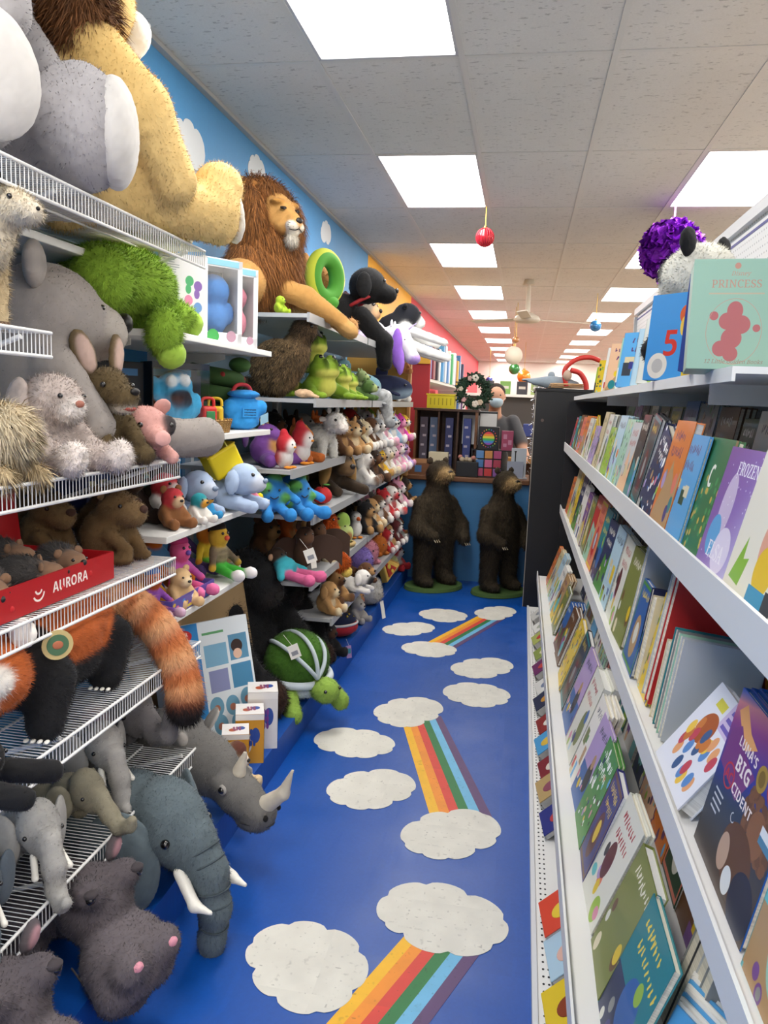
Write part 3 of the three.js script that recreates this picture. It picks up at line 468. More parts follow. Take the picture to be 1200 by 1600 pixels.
// cream goat -----------------------------------------------------------
const gc = '#d6c9b0', goatSpec = {
  cell: 0.007, k: 0.02, fuzz: 0.0025, fur: { n: 14000, len: 0.014, wid: 0.0016 },
  body: [E(0, 0.15, -0.08, 0.06, 0.065, 0.12, gc), K(0, 0.17, 0.02, 0, 0.235, 0.06, 0.048, 0.036, gc), E(0, 0.25, 0.075, 0.038, 0.036, 0.05, gc), E(0, 0.235, 0.115, 0.026, 0.025, 0.035, '#ddd2bd'), ...both(s => [K(s * 0.035, 0.13, 0.01, s * 0.037, 0.012, 0.015, 0.026, 0.018, '#cdb892'), K(s * 0.04, 0.13, -0.15, s * 0.04, 0.012, -0.15, 0.026, 0.018, '#cdb892')])],
  parts: [...both(s => [['ear', [E(s * 0.045, 0.275, 0.05, 0.022, 0.012, 0.012, '#2a2624', [0, 0, s * 0.5])]], ['horn', [K(s * 0.015, 0.285, 0.055, s * 0.022, 0.33, 0.03, 0.009, 0.004, '#2b2726')]], ['nostril', ball(0.0045, s * 0.011, 0.24, 0.148, 1, 1, 1, 8), noseMat], ['hoof', merge([cyl(0.019, 0.021, 0.014, s * 0.037, 0.007, 0.017, 0, 0, 0, 12), cyl(0.019, 0.021, 0.014, s * 0.04, 0.007, -0.148, 0, 0, 0, 12)]), cm(0x5b3d28, 0.6)]])],
  eyes: both(s => [[s * 0.033, 0.26, 0.098, 0.006]]),
};
plush('goat_plush', 'cream woolly plush goat standing on the short wire shelf', 'plush goat', [-1.08, 1.667, -1.45], 1.55, 0.93, goatSpec);
// lime green shaggy plush ------------------------------------------------
const gr = '#92b83a', greenSpec = {
  cell: 0.012, k: 0.03, fuzz: 0.004, fur: { n: 34000, len: 0.018, wid: 0.002, cj: 0.18 },
  body: [E(0.0, 0.13, 0, 0.22, 0.125, 0.18, gr), E(-0.22, 0.12, 0.0, 0.07, 0.1, 0.09, gr), E(0.06, 0.05, 0.17, 0.065, 0.05, 0.07, gr), E(-0.14, -0.01, 0.16, 0.055, 0.075, 0.055, gr), E(0.19, 0.1, 0.05, 0.06, 0.08, 0.07, gr)],
  parts: [['foot', [E(0.09, 0.035, 0.215, 0.05, 0.045, 0.045, '#9cc045')]], ['foot', [E(-0.13, -0.075, 0.18, 0.05, 0.045, 0.045, '#9cc045')]]],
};
plush('monster_plush', 'big lime green shaggy plush squeezed under the topmost wire shelf', 'plush monster', [-1.27, 1.74, -2.33], 1.9, 1.0, greenSpec);
// grey bear ---------------------------------------------------------------
const gb = '#98918c', greyBear = {
  cell: 0.011, k: 0.03, fuzz: 0.0014, fur: { n: 26000, len: 0.006, wid: 0.0016, cj: 0.1 },
  body: [E(0, 0.17, 0, 0.17, 0.19, 0.15, gb), E(0, 0.37, 0.02, 0.165, 0.145, 0.155, gb), E(0, 0.345, 0.16, 0.085, 0.075, 0.075, '#aaa39b'), K(0.03, 0.07, 0.06, 0.05, 0.055, 0.42, 0.08, 0.058, gb), E(0.055, 0.06, 0.48, 0.058, 0.06, 0.06, gb), K(0.12, 0.06, 0.04, 0.19, 0.06, 0.14, 0.08, 0.068, gb), ...both(s => [K(s * 0.15, 0.24, 0.02, s * 0.2, 0.1, 0.1, 0.06, 0.055, gb)])],
  parts: [['nose', ball(0.032, 0, 0.375, 0.228, 1.2, 0.9, 0.7, 16), noseMat], ...both(s => [['ear', [E(s * 0.135, 0.49, -0.02, 0.06, 0.06, 0.025, gb, [0, s * 0.4, 0])]]])],
  eyes: both(s => [[s * 0.075, 0.405, 0.152, 0.009]]),
};
plush('bear_plush', 'large grey plush bear with black nose leaning behind the bunny and kangaroo', 'plush bear', [-1.28, 1.36, -1.93], 2.3, 1.0, greyBear);
// guinea pig, bunny, kangaroo, piglet -----------------------------------------
plush('guinea_pig_plush', 'cream long-haired plush guinea pig at the left end of the bunny shelf', 'plush guinea pig', [-1.09, 1.355, -1.46], 1.5, 1.0, { cell: 0.008, fur: { n: 9000, len: 0.035, wid: 0.002, seg: 2, comb: [0, -0.6, 0.2], cj: 0.15 }, body: [E(0, 0.075, -0.06, 0.075, 0.075, 0.11, '#c8ae86'), E(0, 0.1, 0.05, 0.06, 0.06, 0.06, '#d8c8a8'), ...both(s => [K(s * 0.04, 0.03, 0.03, s * 0.05, 0.015, 0.09, 0.022, 0.016, '#c9b38c')])], parts: [...both(s => [['ear', [E(s * 0.055, 0.145, 0.03, 0.022, 0.014, 0.01, '#d3a79a', [0, 0, s * -0.5])]]]), ['nose', ball(0.008, 0, 0.09, 0.112, 1.2, 0.8, 0.8, 8), cm(0xb77f74, 0.6)]], eyes: both(s => [[s * 0.038, 0.115, 0.092, 0.006]]) });
const wb = '#cbbdb6', bunnySpec = { cell: 0.0075, fuzz: 0.003, mott: 0.25, fur: { n: 18000, len: 0.011, wid: 0.0016, cj: 0.25 }, body: [E(0, 0.075, -0.02, 0.075, 0.08, 0.07, wb), E(0, 0.155, 0.02, 0.07, 0.062, 0.065, wb), E(0, 0.14, 0.075, 0.035, 0.03, 0.025, '#e2dad4'), ...both(s => [K(s * 0.05, 0.04, 0.02, s * 0.07, 0.03, 0.13, 0.036, 0.03, wb), E(s * 0.072, 0.038, 0.15, 0.032, 0.038, 0.028, '#ddd3cd'), K(s * 0.06, 0.1, 0.02, s * 0.07, 0.05, 0.07, 0.026, 0.022, wb)])], parts: [...both(s => [['ear', [E(s * 0.08, 0.135, -0.005, 0.022, 0.075, 0.03, wb, [0, 0, s * 0.2])]]]), ['nose', ball(0.009, 0, 0.153, 0.1, 1.4, 0.9, 0.7, 10), cm(0xa86a58, 0.7)]], eyes: both(s => [[s * 0.035, 0.17, 0.078, 0.006]]) };
plush('bunny_plush', 'frosted white and pink plush lop bunny sitting left of the brown kangaroo', 'plush bunny', [-1.12, 1.355, -1.72], 1.35, 1.05, bunnySpec);
const kb = '#5f4f33', kangSpec = { cell: 0.0075, fuzz: 0.002, fur: { n: 18000, len: 0.009, wid: 0.0015, cj: 0.2 }, body: [E(0, 0.08, -0.03, 0.075, 0.085, 0.08, kb), K(0, 0.12, 0, 0, 0.18, 0.02, 0.055, 0.045, kb), E(0, 0.2, 0.035, 0.052, 0.05, 0.058, kb), E(0, 0.175, 0.095, 0.033, 0.03, 0.045, kb), E(0, 0.15, 0.095, 0.022, 0.014, 0.035, '#e3dacb'), ...both(s => [K(s * 0.06, 0.05, 0.02, s * 0.065, 0.03, 0.1, 0.036, 0.026, kb), K(s * 0.055, 0.12, 0.03, s * 0.05, 0.07, 0.09, 0.024, 0.018, kb)])], parts: [...both(s => [['ear', [E(s * 0.05, 0.28, 0.01, 0.03, 0.062, 0.013, kb, [-0.1, s * 0.4, s * -0.3]), E(s * 0.051, 0.28, 0.021, 0.018, 0.045, 0.008, '#c3a79b', [-0.1, s * 0.4, s * -0.3])], undefined, 0.006]]), ['nose', ball(0.012, 0, 0.19, 0.138, 1.2, 0.8, 0.7, 10), noseMat], ['mouth', ball(0.018, 0, 0.148, 0.115, 1.0, 0.45, 1.1, 12), cm(0xb0574c, 0.7)]], eyes: both(s => [[s * 0.045, 0.205, 0.075, 0.0075]]) };
plush('kangaroo_plush', 'olive brown plush kangaroo with tall pink-lined ears between bunny and piglet', 'plush kangaroo', [-1.1, 1.355, -1.92], 1.2, 1.02, kangSpec);
const pk = '#d39e96', pigSpec = { cell: 0.007, fuzz: 0.0012, fur: { n: 8000, len: 0.006, wid: 0.0014, cj: 0.1 }, body: [E(0, 0.06, -0.05, 0.06, 0.06, 0.07, pk), E(0, 0.09, 0.03, 0.066, 0.06, 0.06, pk), K(0, 0.075, 0.07, 0, 0.07, 0.105, 0.03, 0.024, pk), E(0.042, 0.1, 0.075, 0.022, 0.026, 0.016, '#3a3638', null, { cw: 0.6 }), ...both(s => [K(s * 0.04, 0.04, 0.03, s * 0.045, 0.018, 0.09, 0.022, 0.018, pk)])], parts: [['snout', [E(0, 0.069, 0.122, 0.024, 0.02, 0.009, '#dba69f')], 'pink felt snout'], ...both(s => [['ear', [E(s * 0.05, 0.148, 0.03, 0.026, 0.024, 0.009, pk, [0.5, 0, s * -0.5])]]])], eyes: both(s => [[s * 0.043, 0.102, 0.087, 0.0075]]) };
plush('piglet_plush', 'pink plush piglet with a dark patch round its eye', 'plush pig', [-1.05, 1.355, -2.05], 0.95, 1.05, pigSpec);
// brown capybaras ---------------------------------------------------------------
const cb = '#6d5434', capySpec = { cell: 0.008, fuzz: 0.002, fur: { n: 9000, len: 0.008, wid: 0.0016, cj: 0.2 }, body: [E(0, 0.07, -0.02, 0.062, 0.075, 0.065, cb), E(0, 0.145, 0.02, 0.052, 0.048, 0.055, cb), E(0, 0.135, 0.07, 0.038, 0.036, 0.035, '#7d6341'), ...both(s => [K(s * 0.045, 0.08, 0.03, s * 0.03, 0.04, 0.07, 0.02, 0.016, cb), E(s * 0.045, 0.018, 0.055, 0.024, 0.016, 0.04, cb)])], parts: [['nose', [E(0, 0.15, 0.1, 0.017, 0.012, 0.01, '#4a2f24')]], ...both(s => [['ear', [E(s * 0.045, 0.185, 0.0, 0.014, 0.014, 0.008, cb)]]])], eyes: both(s => [[s * 0.04, 0.16, 0.055, 0.006]]) };
for (const [l, p, ry, s] of [['golden brown plush capybara in front, beside the red box', [-1.14, 1.065, -2.05], 1.5, 1.05], ['brown plush capybara just behind the front one', [-1.22, 1.065, -2.16], 1.6, 1.06], ['brown plush capybara behind the open red box', [-1.3, 1.065, -1.98], 1.3, 1.0], ['brown plush capybara deep in the shadow at the wall', [-1.42, 1.065, -2.08], 1.2, 1.1], ['brown plush capybara behind the red lid', [-1.46, 1.065, -1.72], 1.4, 1.2]]) plush('capybara_plush', l, 'plush capybara', p, ry, s, capySpec, 'brown plush capybaras');
plush('wombat_plush', 'dark brown plush animal beside the capybaras at the shelf end', 'plush animal', [-1.26, 1.115, -2.5], 1.7, 1.0, { cell: 0.008, fur: { n: 6000, len: 0.008, wid: 0.0016 }, body: [E(0, 0.06, -0.06, 0.055, 0.055, 0.09, '#2c2320'), E(0, 0.09, 0.05, 0.045, 0.042, 0.055, '#33291f'), ...both(s => [K(s * 0.035, 0.04, 0.02, s * 0.035, 0.015, 0.05, 0.02, 0.016, '#2c2320')])], parts: [['nose', ball(0.009, 0, 0.09, 0.105, 1.2, 0.8, 0.7, 8), noseMat], ...both(s => [['ear', [E(s * 0.035, 0.13, 0.03, 0.014, 0.016, 0.008, '#2c2320')]]])], eyes: both(s => [[s * 0.033, 0.1, 0.085, 0.005]]) });
// open red carton with hedgehogs ------------------------------------------------
{
  const red = cm(0xb3141c, 0.45), t = thing('display_carton', 'open red display carton full of small plush hedgehogs', 'carton', [-1.2, 1.066, -1.56], 0.0);
  const printed = new THREE.MeshPhysicalMaterial({ roughness: 0.45, map: canvasTex(1024, 128, (g, w, h) => { g.fillStyle = '#b3141c'; g.fillRect(0, 0, w, h); g.strokeStyle = '#f4ece4'; g.lineWidth = 9; g.beginPath(); g.arc(470, 58, 34, 0.1, 2.7); g.stroke(); g.beginPath(); g.arc(470, 44, 20, 0.3, 2.9); g.stroke(); g.fillStyle = '#f4ece4'; g.font = 'bold 62px sans-serif'; g.fillText('AURORA', 560, 84); }) });
  const fr = new THREE.PlaneGeometry(0.6, 0.07); fr.rotateY(PI / 2);
  part(t, 'bottom', box(0.34, 0.004, 0.6, 0, 0.002, 0), red);
  const front = part(t, 'front_panel', box(0.005, 0.07, 0.6, 0.17, 0.035, 0), red); const pr = part(front, 'print', xf(fr, 0.1736, 0.035, 0), printed, 'white lettering and swirl');
  part(t, 'end_panel', box(0.34, 0.07, 0.005, 0, 0.035, -0.3), red); part(t, 'end_panel', box(0.34, 0.07, 0.005, 0, 0.035, 0.3), red); part(t, 'back_panel', box(0.005, 0.1, 0.6, -0.17, 0.05, 0), red);
  part(t, 'lid', box(0.005, 0.2, 0.3, -0.11, 0.16, -0.16, 0, 0, 0.12), red);
  const hog = { cell: 0.0065, fuzz: 0.002, fur: { n: 4500, len: 0.014, wid: 0.0018, comb: [0, 0, -0.7], cj: 0.3 , where: q => q.z < 0.025 }, body: [E(0, 0.04, -0.02, 0.042, 0.04, 0.055, '#4a4644'), E(0, 0.035, 0.035, 0.03, 0.028, 0.035, '#8a6a52'), ...both(s => [E(s * 0.025, 0.01, 0.045, 0.014, 0.01, 0.018, '#9a7860')])], parts: [['nose', ball(0.007, 0, 0.04, 0.073, 1, 1, 1, 8), noseMat], ['bow', merge([ball(0.011, 0.016, 0.012, 0.062, 1.2, 0.9, 0.5, 8), ball(0.011, -0.016, 0.012, 0.062, 1.2, 0.9, 0.5, 8), ball(0.006, 0, 0.012, 0.066, 1, 1, 1, 8)]), cm(0xc01a20, 0.6)], ...both(s => [['ear', [E(s * 0.026, 0.062, 0.022, 0.011, 0.012, 0.006, '#8a6a52')]]])], eyes: both(s => [[s * 0.017, 0.047, 0.06, 0.004]]) };
  const hs = [[0.1, -0.19, 1.2], [0.1, -0.05, 2.2], [0.1, 0.1, 1.0], [0.1, 0.22, 1.5], [-0.02, -0.13, 1.7], [-0.02, 0.03, 0.8], [-0.02, 0.17, 2.4]];
  const lab = ['at the far end of the front row', 'second from the far end of the front row', 'third from the far end of the front row', 'at the near end of the front row', 'in the back row at the far end', 'in the middle of the back row', 'at the near end of the back row'];
  hs.forEach((q, i) => plush('hedgehog_plush', 'plush hedgehog in red carton, ' + lab[i], 'plush hedgehog', [-1.2 + q[0], 1.07 + (i > 3 ? 0.03 : 0.012), -1.56 + q[1]], q[2], 1.1, hog, 'hedgehogs in the red carton', [0.1 * (i % 3 - 1), 0.12 * (i % 2)]));
}
// tan plush and blue boxed sets behind on the bunny and carton levels
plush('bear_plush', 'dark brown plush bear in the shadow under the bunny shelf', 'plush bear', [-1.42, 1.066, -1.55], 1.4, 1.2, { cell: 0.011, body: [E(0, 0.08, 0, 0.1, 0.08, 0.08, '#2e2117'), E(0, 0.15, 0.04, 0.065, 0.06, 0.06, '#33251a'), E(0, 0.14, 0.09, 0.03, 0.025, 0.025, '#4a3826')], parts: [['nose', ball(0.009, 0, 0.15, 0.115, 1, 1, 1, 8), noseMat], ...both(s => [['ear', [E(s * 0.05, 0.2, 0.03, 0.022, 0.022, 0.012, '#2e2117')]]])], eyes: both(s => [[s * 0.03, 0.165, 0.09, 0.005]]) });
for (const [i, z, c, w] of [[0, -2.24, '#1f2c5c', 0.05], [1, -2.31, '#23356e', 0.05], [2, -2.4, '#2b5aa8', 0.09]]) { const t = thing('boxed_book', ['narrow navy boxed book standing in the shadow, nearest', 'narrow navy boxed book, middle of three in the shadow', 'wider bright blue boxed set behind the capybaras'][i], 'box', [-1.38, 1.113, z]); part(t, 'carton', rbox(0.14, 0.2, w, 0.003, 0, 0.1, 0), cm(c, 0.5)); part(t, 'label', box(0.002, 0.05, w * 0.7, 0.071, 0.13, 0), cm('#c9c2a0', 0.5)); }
// ---------------------------------------------------------------- second bay: boxed toys, bags, dolls
const printed = (w, h, draw, rough = 0.4) => new THREE.MeshPhysicalMaterial({ roughness: rough, map: canvasTex(w, h, draw) });
const fill = (g, c, x, y, w, h) => { g.fillStyle = c; g.fillRect(x, y, w, h); };
const disc = (g, c, x, y, r, q = 1) => { g.fillStyle = c; g.beginPath(); g.ellipse(x, y, r, r * q, 0, 0, 7); g.fill(); };
const lines = (g, c, x, y, w, n, dy, hh = 3) => { for (let i = 0; i < n; i++) fill(g, c, x, y + i * dy, w * (0.6 + 0.4 * h3(i, n, Math.round(x))), hh); };
const facePlane = (w, h, x, y, z, ry = PI / 2) => { const g = new THREE.PlaneGeometry(w, h); g.rotateY(ry); g.translate(x, y, z); return g; };
// window boxes on the upper board shelf, facing the aisle
function windowBox(name, label, pos, ry, w, h, d, toy, backCol, foot) {
  const t = thing(name, label, 'toy box', pos, ry, 'boxed soft toys on the upper white shelf');
  const wm = cm(0xe8e8ea, 0.4), e = 0.02;
  part(t, 'carton', merge([box(w, h, 0.006, 0, h / 2, -d + 0.003), box(0.004, h, d, -w / 2, h / 2, -d / 2), box(0.004, h, d, w / 2, h / 2, -d / 2), box(w, 0.005, d, 0, 0.0025, -d / 2), box(w, 0.005, d, 0, h - 0.0025, -d / 2), box(w, h * 0.14, 0.004, 0, h * 0.07, 0), box(w, h * 0.10, 0.004, 0, h * 0.95, 0), box(e, h, 0.004, -w / 2 + e / 2, h / 2, 0), box(e, h, 0.004, w / 2 - e / 2, h / 2, 0)]), wm);
  part(t, 'backing_card', box(w * 0.9, h * 0.8, 0.002, 0, h / 2, -d + 0.009), cm(backCol, 0.5));
  part(t, 'window', box(w * 0.82, h * 0.76, 0.0015, 0, h * 0.52, 0), new THREE.MeshPhysicalMaterial({ color: 0xffffff, roughness: 0.08, transmission: 1, thickness: 0 }));
  part(t, 'banner', box(w * 0.8, h * 0.07, 0.002, 0, h * 0.95, 0.003), cm(0x7fb7c9, 0.5));
  part(t, 'badge', cyl(w * 0.15, w * 0.15, 0.003, -w * 0.25, h * 0.09, 0.003, PI / 2, 0, 0, 20), cm(foot, 0.5));
  part(t, 'badge', cyl(w * 0.12, w * 0.12, 0.003, w * 0.22, h * 0.1, 0.003, PI / 2, 0, 0, 20), cm(0xb08a9c, 0.5));
  if (toy) part(t, 'soft_toy', skin(toy, 0.007, { k: 0.02 }), plushMat);
}
windowBox('toy_window_box', 'white window box with a round blue soft toy, beside the realistic lion', [-1.13, 1.737, -2.86], 0.95, 0.17, 0.31, 0.13, [E(0, 0.2, -0.06, 0.06, 0.06, 0.05, '#4f86c8'), E(0, 0.1, -0.06, 0.055, 0.065, 0.045, '#4f86c8'), E(0.06, 0.12, -0.05, 0.018, 0.04, 0.02, '#4f86c8'), E(-0.06, 0.12, -0.05, 0.018, 0.04, 0.02, '#4f86c8')], 0x27525c, 0x3f9d4c);
windowBox('toy_window_box', 'white window box with a pink soft toy at the shelf end', [-1.12, 1.737, -3.06], 0.95, 0.13, 0.31, 0.13, [E(0, 0.2, -0.06, 0.045, 0.05, 0.045, '#c9788a'), E(0, 0.1, -0.06, 0.045, 0.06, 0.045, '#c9788a')], 0x1f6a66, 0x3f9d4c);
{
  const side = printed(256, 384, (g, w, h) => { fill(g, '#e9e8ee', 0, 0, w, h); lines(g, '#8d93a0', 20, 20, 90, 7, 11); disc(g, '#5a5a3c', 52, 230, 34, 1.5); disc(g, '#8f7c4c', 52, 230, 20, 1.5); disc(g, '#2e8a4a', 60, 330, 44, 0.55); for (const [c, x, y] of [['#4fae74', 160, 120], ['#8a64b4', 205, 140], ['#e58ab4', 155, 210], ['#6f9bd8', 205, 240], ['#e05a8a', 165, 300]]) { disc(g, c, x, y, 22, 1.1); disc(g, c, x - 6, y + 38, 15, 1.5); } });
  const t = thing('toy_carton', 'white printed toy carton beside the lime green plush', 'toy box', [-1.19, 1.737, -2.58], 0.9);
  part(t, 'carton', box(0.18, 0.27, 0.12, 0, 0.135, 0), cm(0xe6e6ea, 0.4)); part(t, 'print', facePlane(0.178, 0.268, 0, 0.135, 0.061, 0), side);
}
// clear packs and bags on the next board shelf (Y 1.412)
function packBox(name, label, pos, ry, w, h, d, col, accent, toy) {
  const t = thing(name, label, 'toy box', pos, ry);
  part(t, 'carton', merge([box(w, h, 0.004, 0, h / 2, -d / 2), box(0.004, h, d, -w / 2, h / 2, 0), box(w, 0.004, d, 0, 0.002, 0), box(w, 0.02, d, 0, h - 0.01, 0)]), cm(col, 0.35));
  const pr = printed(128, 256, (g, W, H) => { fill(g, col, 0, 0, W, H); fill(g, accent, 14, 20, 100, 26); lines(g, '#c8d0dc', 16, 60, 90, 4, 14, 5); disc(g, accent, 64, 180, 34); });
  part(t, 'print', facePlane(w, h * 0.98, 0, h / 2, -d / 2 + 0.003, 0), pr);
  if (toy) { part(t, 'soft_toy', skin(toy, 0.007, { k: 0.02, fuzz: 0.003 }), plushMat); part(t, 'window', box(w, h, 0.0015, 0, h / 2, d / 2), new THREE.MeshPhysicalMaterial({ color: 0xffffff, roughness: 0.06, transmission: 1, thickness: 0 })); }
  else part(t, 'print', facePlane(w * 0.96, h * 0.96, 0, h / 2, d / 2 + 0.001, 0), pr), part(t, 'front_panel', box(w, h, 0.002, 0, h / 2, d / 2 - 0.001), cm(col, 0.35));
  return t;
}
packBox('toy_pack', 'narrow black toy pack behind the kangaroo ears', [-1.3, 1.414, -2.38], 0.9, 0.16, 0.23, 0.06, '#14161c', '#3b6fa0');
packBox('toy_pack', 'black clear-front pack holding a bright blue soft toy', [-1.16, 1.414, -2.52], 0.85, 0.2, 0.235, 0.1, '#121620', '#5ab4dc', [E(0, 0.08, 0.005, 0.07, 0.08, 0.035, '#3fa6d6'), E(0, 0.16, 0.0, 0.06, 0.05, 0.035, '#3fa6d6'), E(-0.075, 0.15, 0, 0.018, 0.04, 0.02, '#3fa6d6'), E(0.075, 0.1, 0, 0.018, 0.04, 0.02, '#3fa6d6'), E(0.005, 0.115, 0.038, 0.034, 0.026, 0.006, '#2a1c22'), E(-0.028, 0.175, 0.034, 0.015, 0.015, 0.012, '#e8eef2'), E(0.02, 0.18, 0.034, 0.017, 0.017, 0.012, '#e8eef2')]);
packBox('toy_pack', 'dark blue toy pack with white lettering blocks next to the blue soft toy', [-1.23, 1.414, -2.72], 0.9, 0.13, 0.2, 0.05, '#1c2434', '#e8eef4');
packBox('toy_pack', 'small purple and black toy pack at the back, above the basket', [-1.36, 1.414, -2.95], 1.2, 0.12, 0.17, 0.05, '#241a30', '#5a62a8');
{ // wicker basket with toy cameras
  const t = thing('wicker_basket', 'small tan wicker basket on the white shelf', 'basket', [-1.13, 1.413, -2.76], 0.2);
  const rings = []; for (let i = 0; i < 6; i++) { const g = new THREE.TorusGeometry(1, 0.055, 5, 40); g.rotateX(PI / 2); g.scale(0.062 + i * 0.0018, 0.07, 0.085 + i * 0.002); g.translate(0, 0.006 + i * 0.0075, 0); rings.push(g); }
  const st = []; for (let i = 0; i < 28; i++) { const a = i / 28 * 2 * PI; st.push(bar([0.062 * Math.cos(a), 0, 0.085 * Math.sin(a)], [0.074 * Math.cos(a), 0.05, 0.099 * Math.sin(a)], 0.003, 5)); }
  part(t, 'weave', merge(rings), cm(0xa8824c, 0.8)); part(t, 'stakes', merge(st), cm(0x96713e, 0.8)); part(t, 'base', xf(cyl(1, 1, 0.006, 0, 0, 0, 0, 0, 0, 32), 0, 0.004, 0).scale(0.062, 1, 0.085), cm(0x96713e, 0.8));
  for (const [i, c, c2, dz, a] of [[0, 0xe8c428, 0x9a7a20, 0.035, 0.3], [1, 0xd8332c, 0x3f8f58, -0.035, 0.9]]) {
    const k = thing('toy_camera', i ? 'small red and green handled toy standing in the wicker basket' : 'small yellow handled toy standing in the wicker basket', 'toy', [-1.13, 1.422, -2.76 - dz], a);
    part(k, 'case', rbox(0.06, 0.07, 0.045, 0.012, 0, 0.05, 0), cm(c, 0.5)); part(k, 'strap', tube([[-0.025, 0.085, 0], [-0.02, 0.11, 0], [0.02, 0.11, 0], [0.025, 0.085, 0]], 0.006, 16, 6), cm(c, 0.5)); part(k, 'panel', rbox(0.035, 0.035, 0.006, 0.003, 0, 0.05, 0.023), cm(c2, 0.5));
  }
}
{ // blue bag with lettering
  const t = thing('plush_bag', 'bright blue soft bag with black lettering at the end of its white shelf', 'bag', [-1.13, 1.413, -3.08], 1.05);
  const c = '#2d8fd6';
  part(t, 'body', skin([E(0, 0.075, 0, 0.085, 0.075, 0.05, c), E(0, 0.03, 0, 0.08, 0.03, 0.05, c), E(0.085, 0.09, 0.02, 0.026, 0.03, 0.022, c), E(-0.085, 0.09, 0.02, 0.026, 0.03, 0.022, c)], 0.007, { k: 0.02 }), plushMat);
  part(t, 'flap', skin([E(0, 0.142, 0.01, 0.075, 0.018, 0.05, '#2a86cc')], 0.006, {}), plushMat);
  part(t, 'handle', tube([[-0.055, 0.14, 0], [-0.03, 0.175, 0], [0.03, 0.175, 0], [0.055, 0.14, 0]], 0.008, 20, 8), cm(0xc23038, 0.7), 'red carry handle');
  part(t, 'lettering', facePlane(0.08, 0.04, 0, 0.07, 0.0525, 0), printed(256, 128, (g, w, h) => { fill(g, c, 0, 0, w, h); for (let L = 0; L < 3; L++) for (let i = 0; i < 9; i++) fill(g, '#123a66', 30 + i * 22, 22 + L * 34, 14 + 5 * h3(i, L, 2), 12 + 8 * h3(i, L, 5)); }));
  part(t, 'swing_tag', box(0.05, 0.04, 0.001, 0.075, 0.045, 0.052, 0.2, 0.2, 0.3), cm(0xa8d4ea, 0.4), 'pale blue printed tag');
}
// small generic soft toys ------------------------------------------------------
const specCache = {};
function critter(o) {       // a seated soft toy; o: c body, b belly, m muzzle, e ear kind, i inner ear, n nose colour, x extra prims, big
  const key = JSON.stringify(o); if (specCache[key]) return specCache[key];
  const c = o.c, m = o.m || c, b = o.b || c, f = o.f || c;
  const ears = { round: s => [E(s * 0.042, 0.178, 0.0, 0.02, 0.02, 0.01, o.ec || c)], flop: s => [E(s * 0.06, 0.13, 0.005, 0.014, 0.04, 0.024, o.ec || c, [0, 0, s * 0.2])], point: s => [E(s * 0.036, 0.185, 0.0, 0.016, 0.03, 0.009, o.ec || c, [0, 0, s * -0.3])], long: s => [E(s * 0.03, 0.215, -0.005, 0.016, 0.055, 0.009, o.ec || c, [0, 0, s * -0.15])], none: null }[o.e || 'round'];
  const sp = { cell: o.cell || 0.0095, k: 0.018, fuzz: o.fuzz ?? 0.0018, mott: o.mott,
    body: [E(0, 0.06, -0.01, 0.056, 0.06, 0.05, c), E(0, 0.058, 0.022, 0.038, 0.042, 0.026, b), E(0, 0.135, 0.012, 0.055, 0.05, 0.05, o.h || c), E(0, 0.122, 0.055, 0.028, 0.024, 0.024, m), ...both(s => [K(s * 0.045, 0.085, 0.01, s * 0.058, 0.045, 0.05, 0.02, 0.018, f), K(s * 0.035, 0.022, 0.02, s * 0.05, 0.02, 0.085, 0.022, 0.021, f), E(s * 0.052, 0.027, 0.098, 0.021, 0.025, 0.016, o.p || f)]), ...(o.x || []).map(a => E(...a))],
    parts: [...(ears ? both(s => [['ear', ears(s)]]) : []), ['nose', ball(0.0085, 0, 0.13, 0.079, 1.3, 0.85, 0.7, 8), cm(o.n || '#191412', 0.5)], ...(o.horn ? [['horn', [K(0, 0.175, 0.03, 0, 0.225, 0.05, 0.009, 0.003, o.horn)]]] : []), ...(o.tag ? [['swing_tag', box(0.026, 0.034, 0.001, 0.055, 0.03, 0.09, -0.3, 0.3, 0.2), tagMat]] : [])],
    eyes: both(s => [[s * 0.022, 0.148, 0.058, o.er || 0.006]]) };
  if (o.fur) sp.fur = { n: o.fur, len: 0.009, wid: 0.0022, cj: 0.2 };
  return specCache[key] = sp;
}
function lyer(o) {          // a soft toy lying on its belly
  const key = 'L' + JSON.stringify(o); if (specCache[key]) return specCache[key];
  const c = o.c, m = o.m || c, f = o.f || c;
  const ear = { flop: s => [E(s * 0.055, 0.085, 0.075, 0.014, 0.036, 0.022, o.ec || c, [0, 0, s * 0.25])], point: s => [E(s * 0.035, 0.145, 0.07, 0.015, 0.026, 0.008, o.ec || c, [0, 0, s * -0.3])], round: s => [E(s * 0.04, 0.135, 0.07, 0.018, 0.018, 0.009, o.ec || c)] }[o.e || 'flop'];
  return specCache[key] = { cell: o.cell || 0.0095, k: 0.02, fuzz: o.fuzz ?? 0.002,
    body: [E(0, 0.05, -0.04, 0.05, 0.048, 0.09, c), E(0, 0.09, 0.085, 0.046, 0.045, 0.045, o.h || c), E(0, 0.078, 0.125, 0.027, 0.024, 0.028, m), ...both(s => [K(s * 0.035, 0.03, 0.04, s * 0.04, 0.017, 0.13, 0.022, 0.018, f), K(s * 0.045, 0.03, -0.09, s * 0.06, 0.018, -0.03, 0.026, 0.02, f)]), K(0, 0.05, -0.12, 0.02, 0.04, -0.19, 0.016, 0.01, c), ...(o.x || []).map(a => E(...a))],
    parts: [...both(s => [['ear', ear(s)]]), ['nose', ball(0.009, 0, 0.088, 0.151, 1.3, 0.85, 0.7, 8), cm(o.n || '#191412', 0.5)]], eyes: both(s => [[s * 0.022, 0.105, 0.122, 0.006]]), ...(o.fur ? { fur: { n: o.fur, len: 0.01, wid: 0.0022, cj: 0.2 } } : {}) };
}
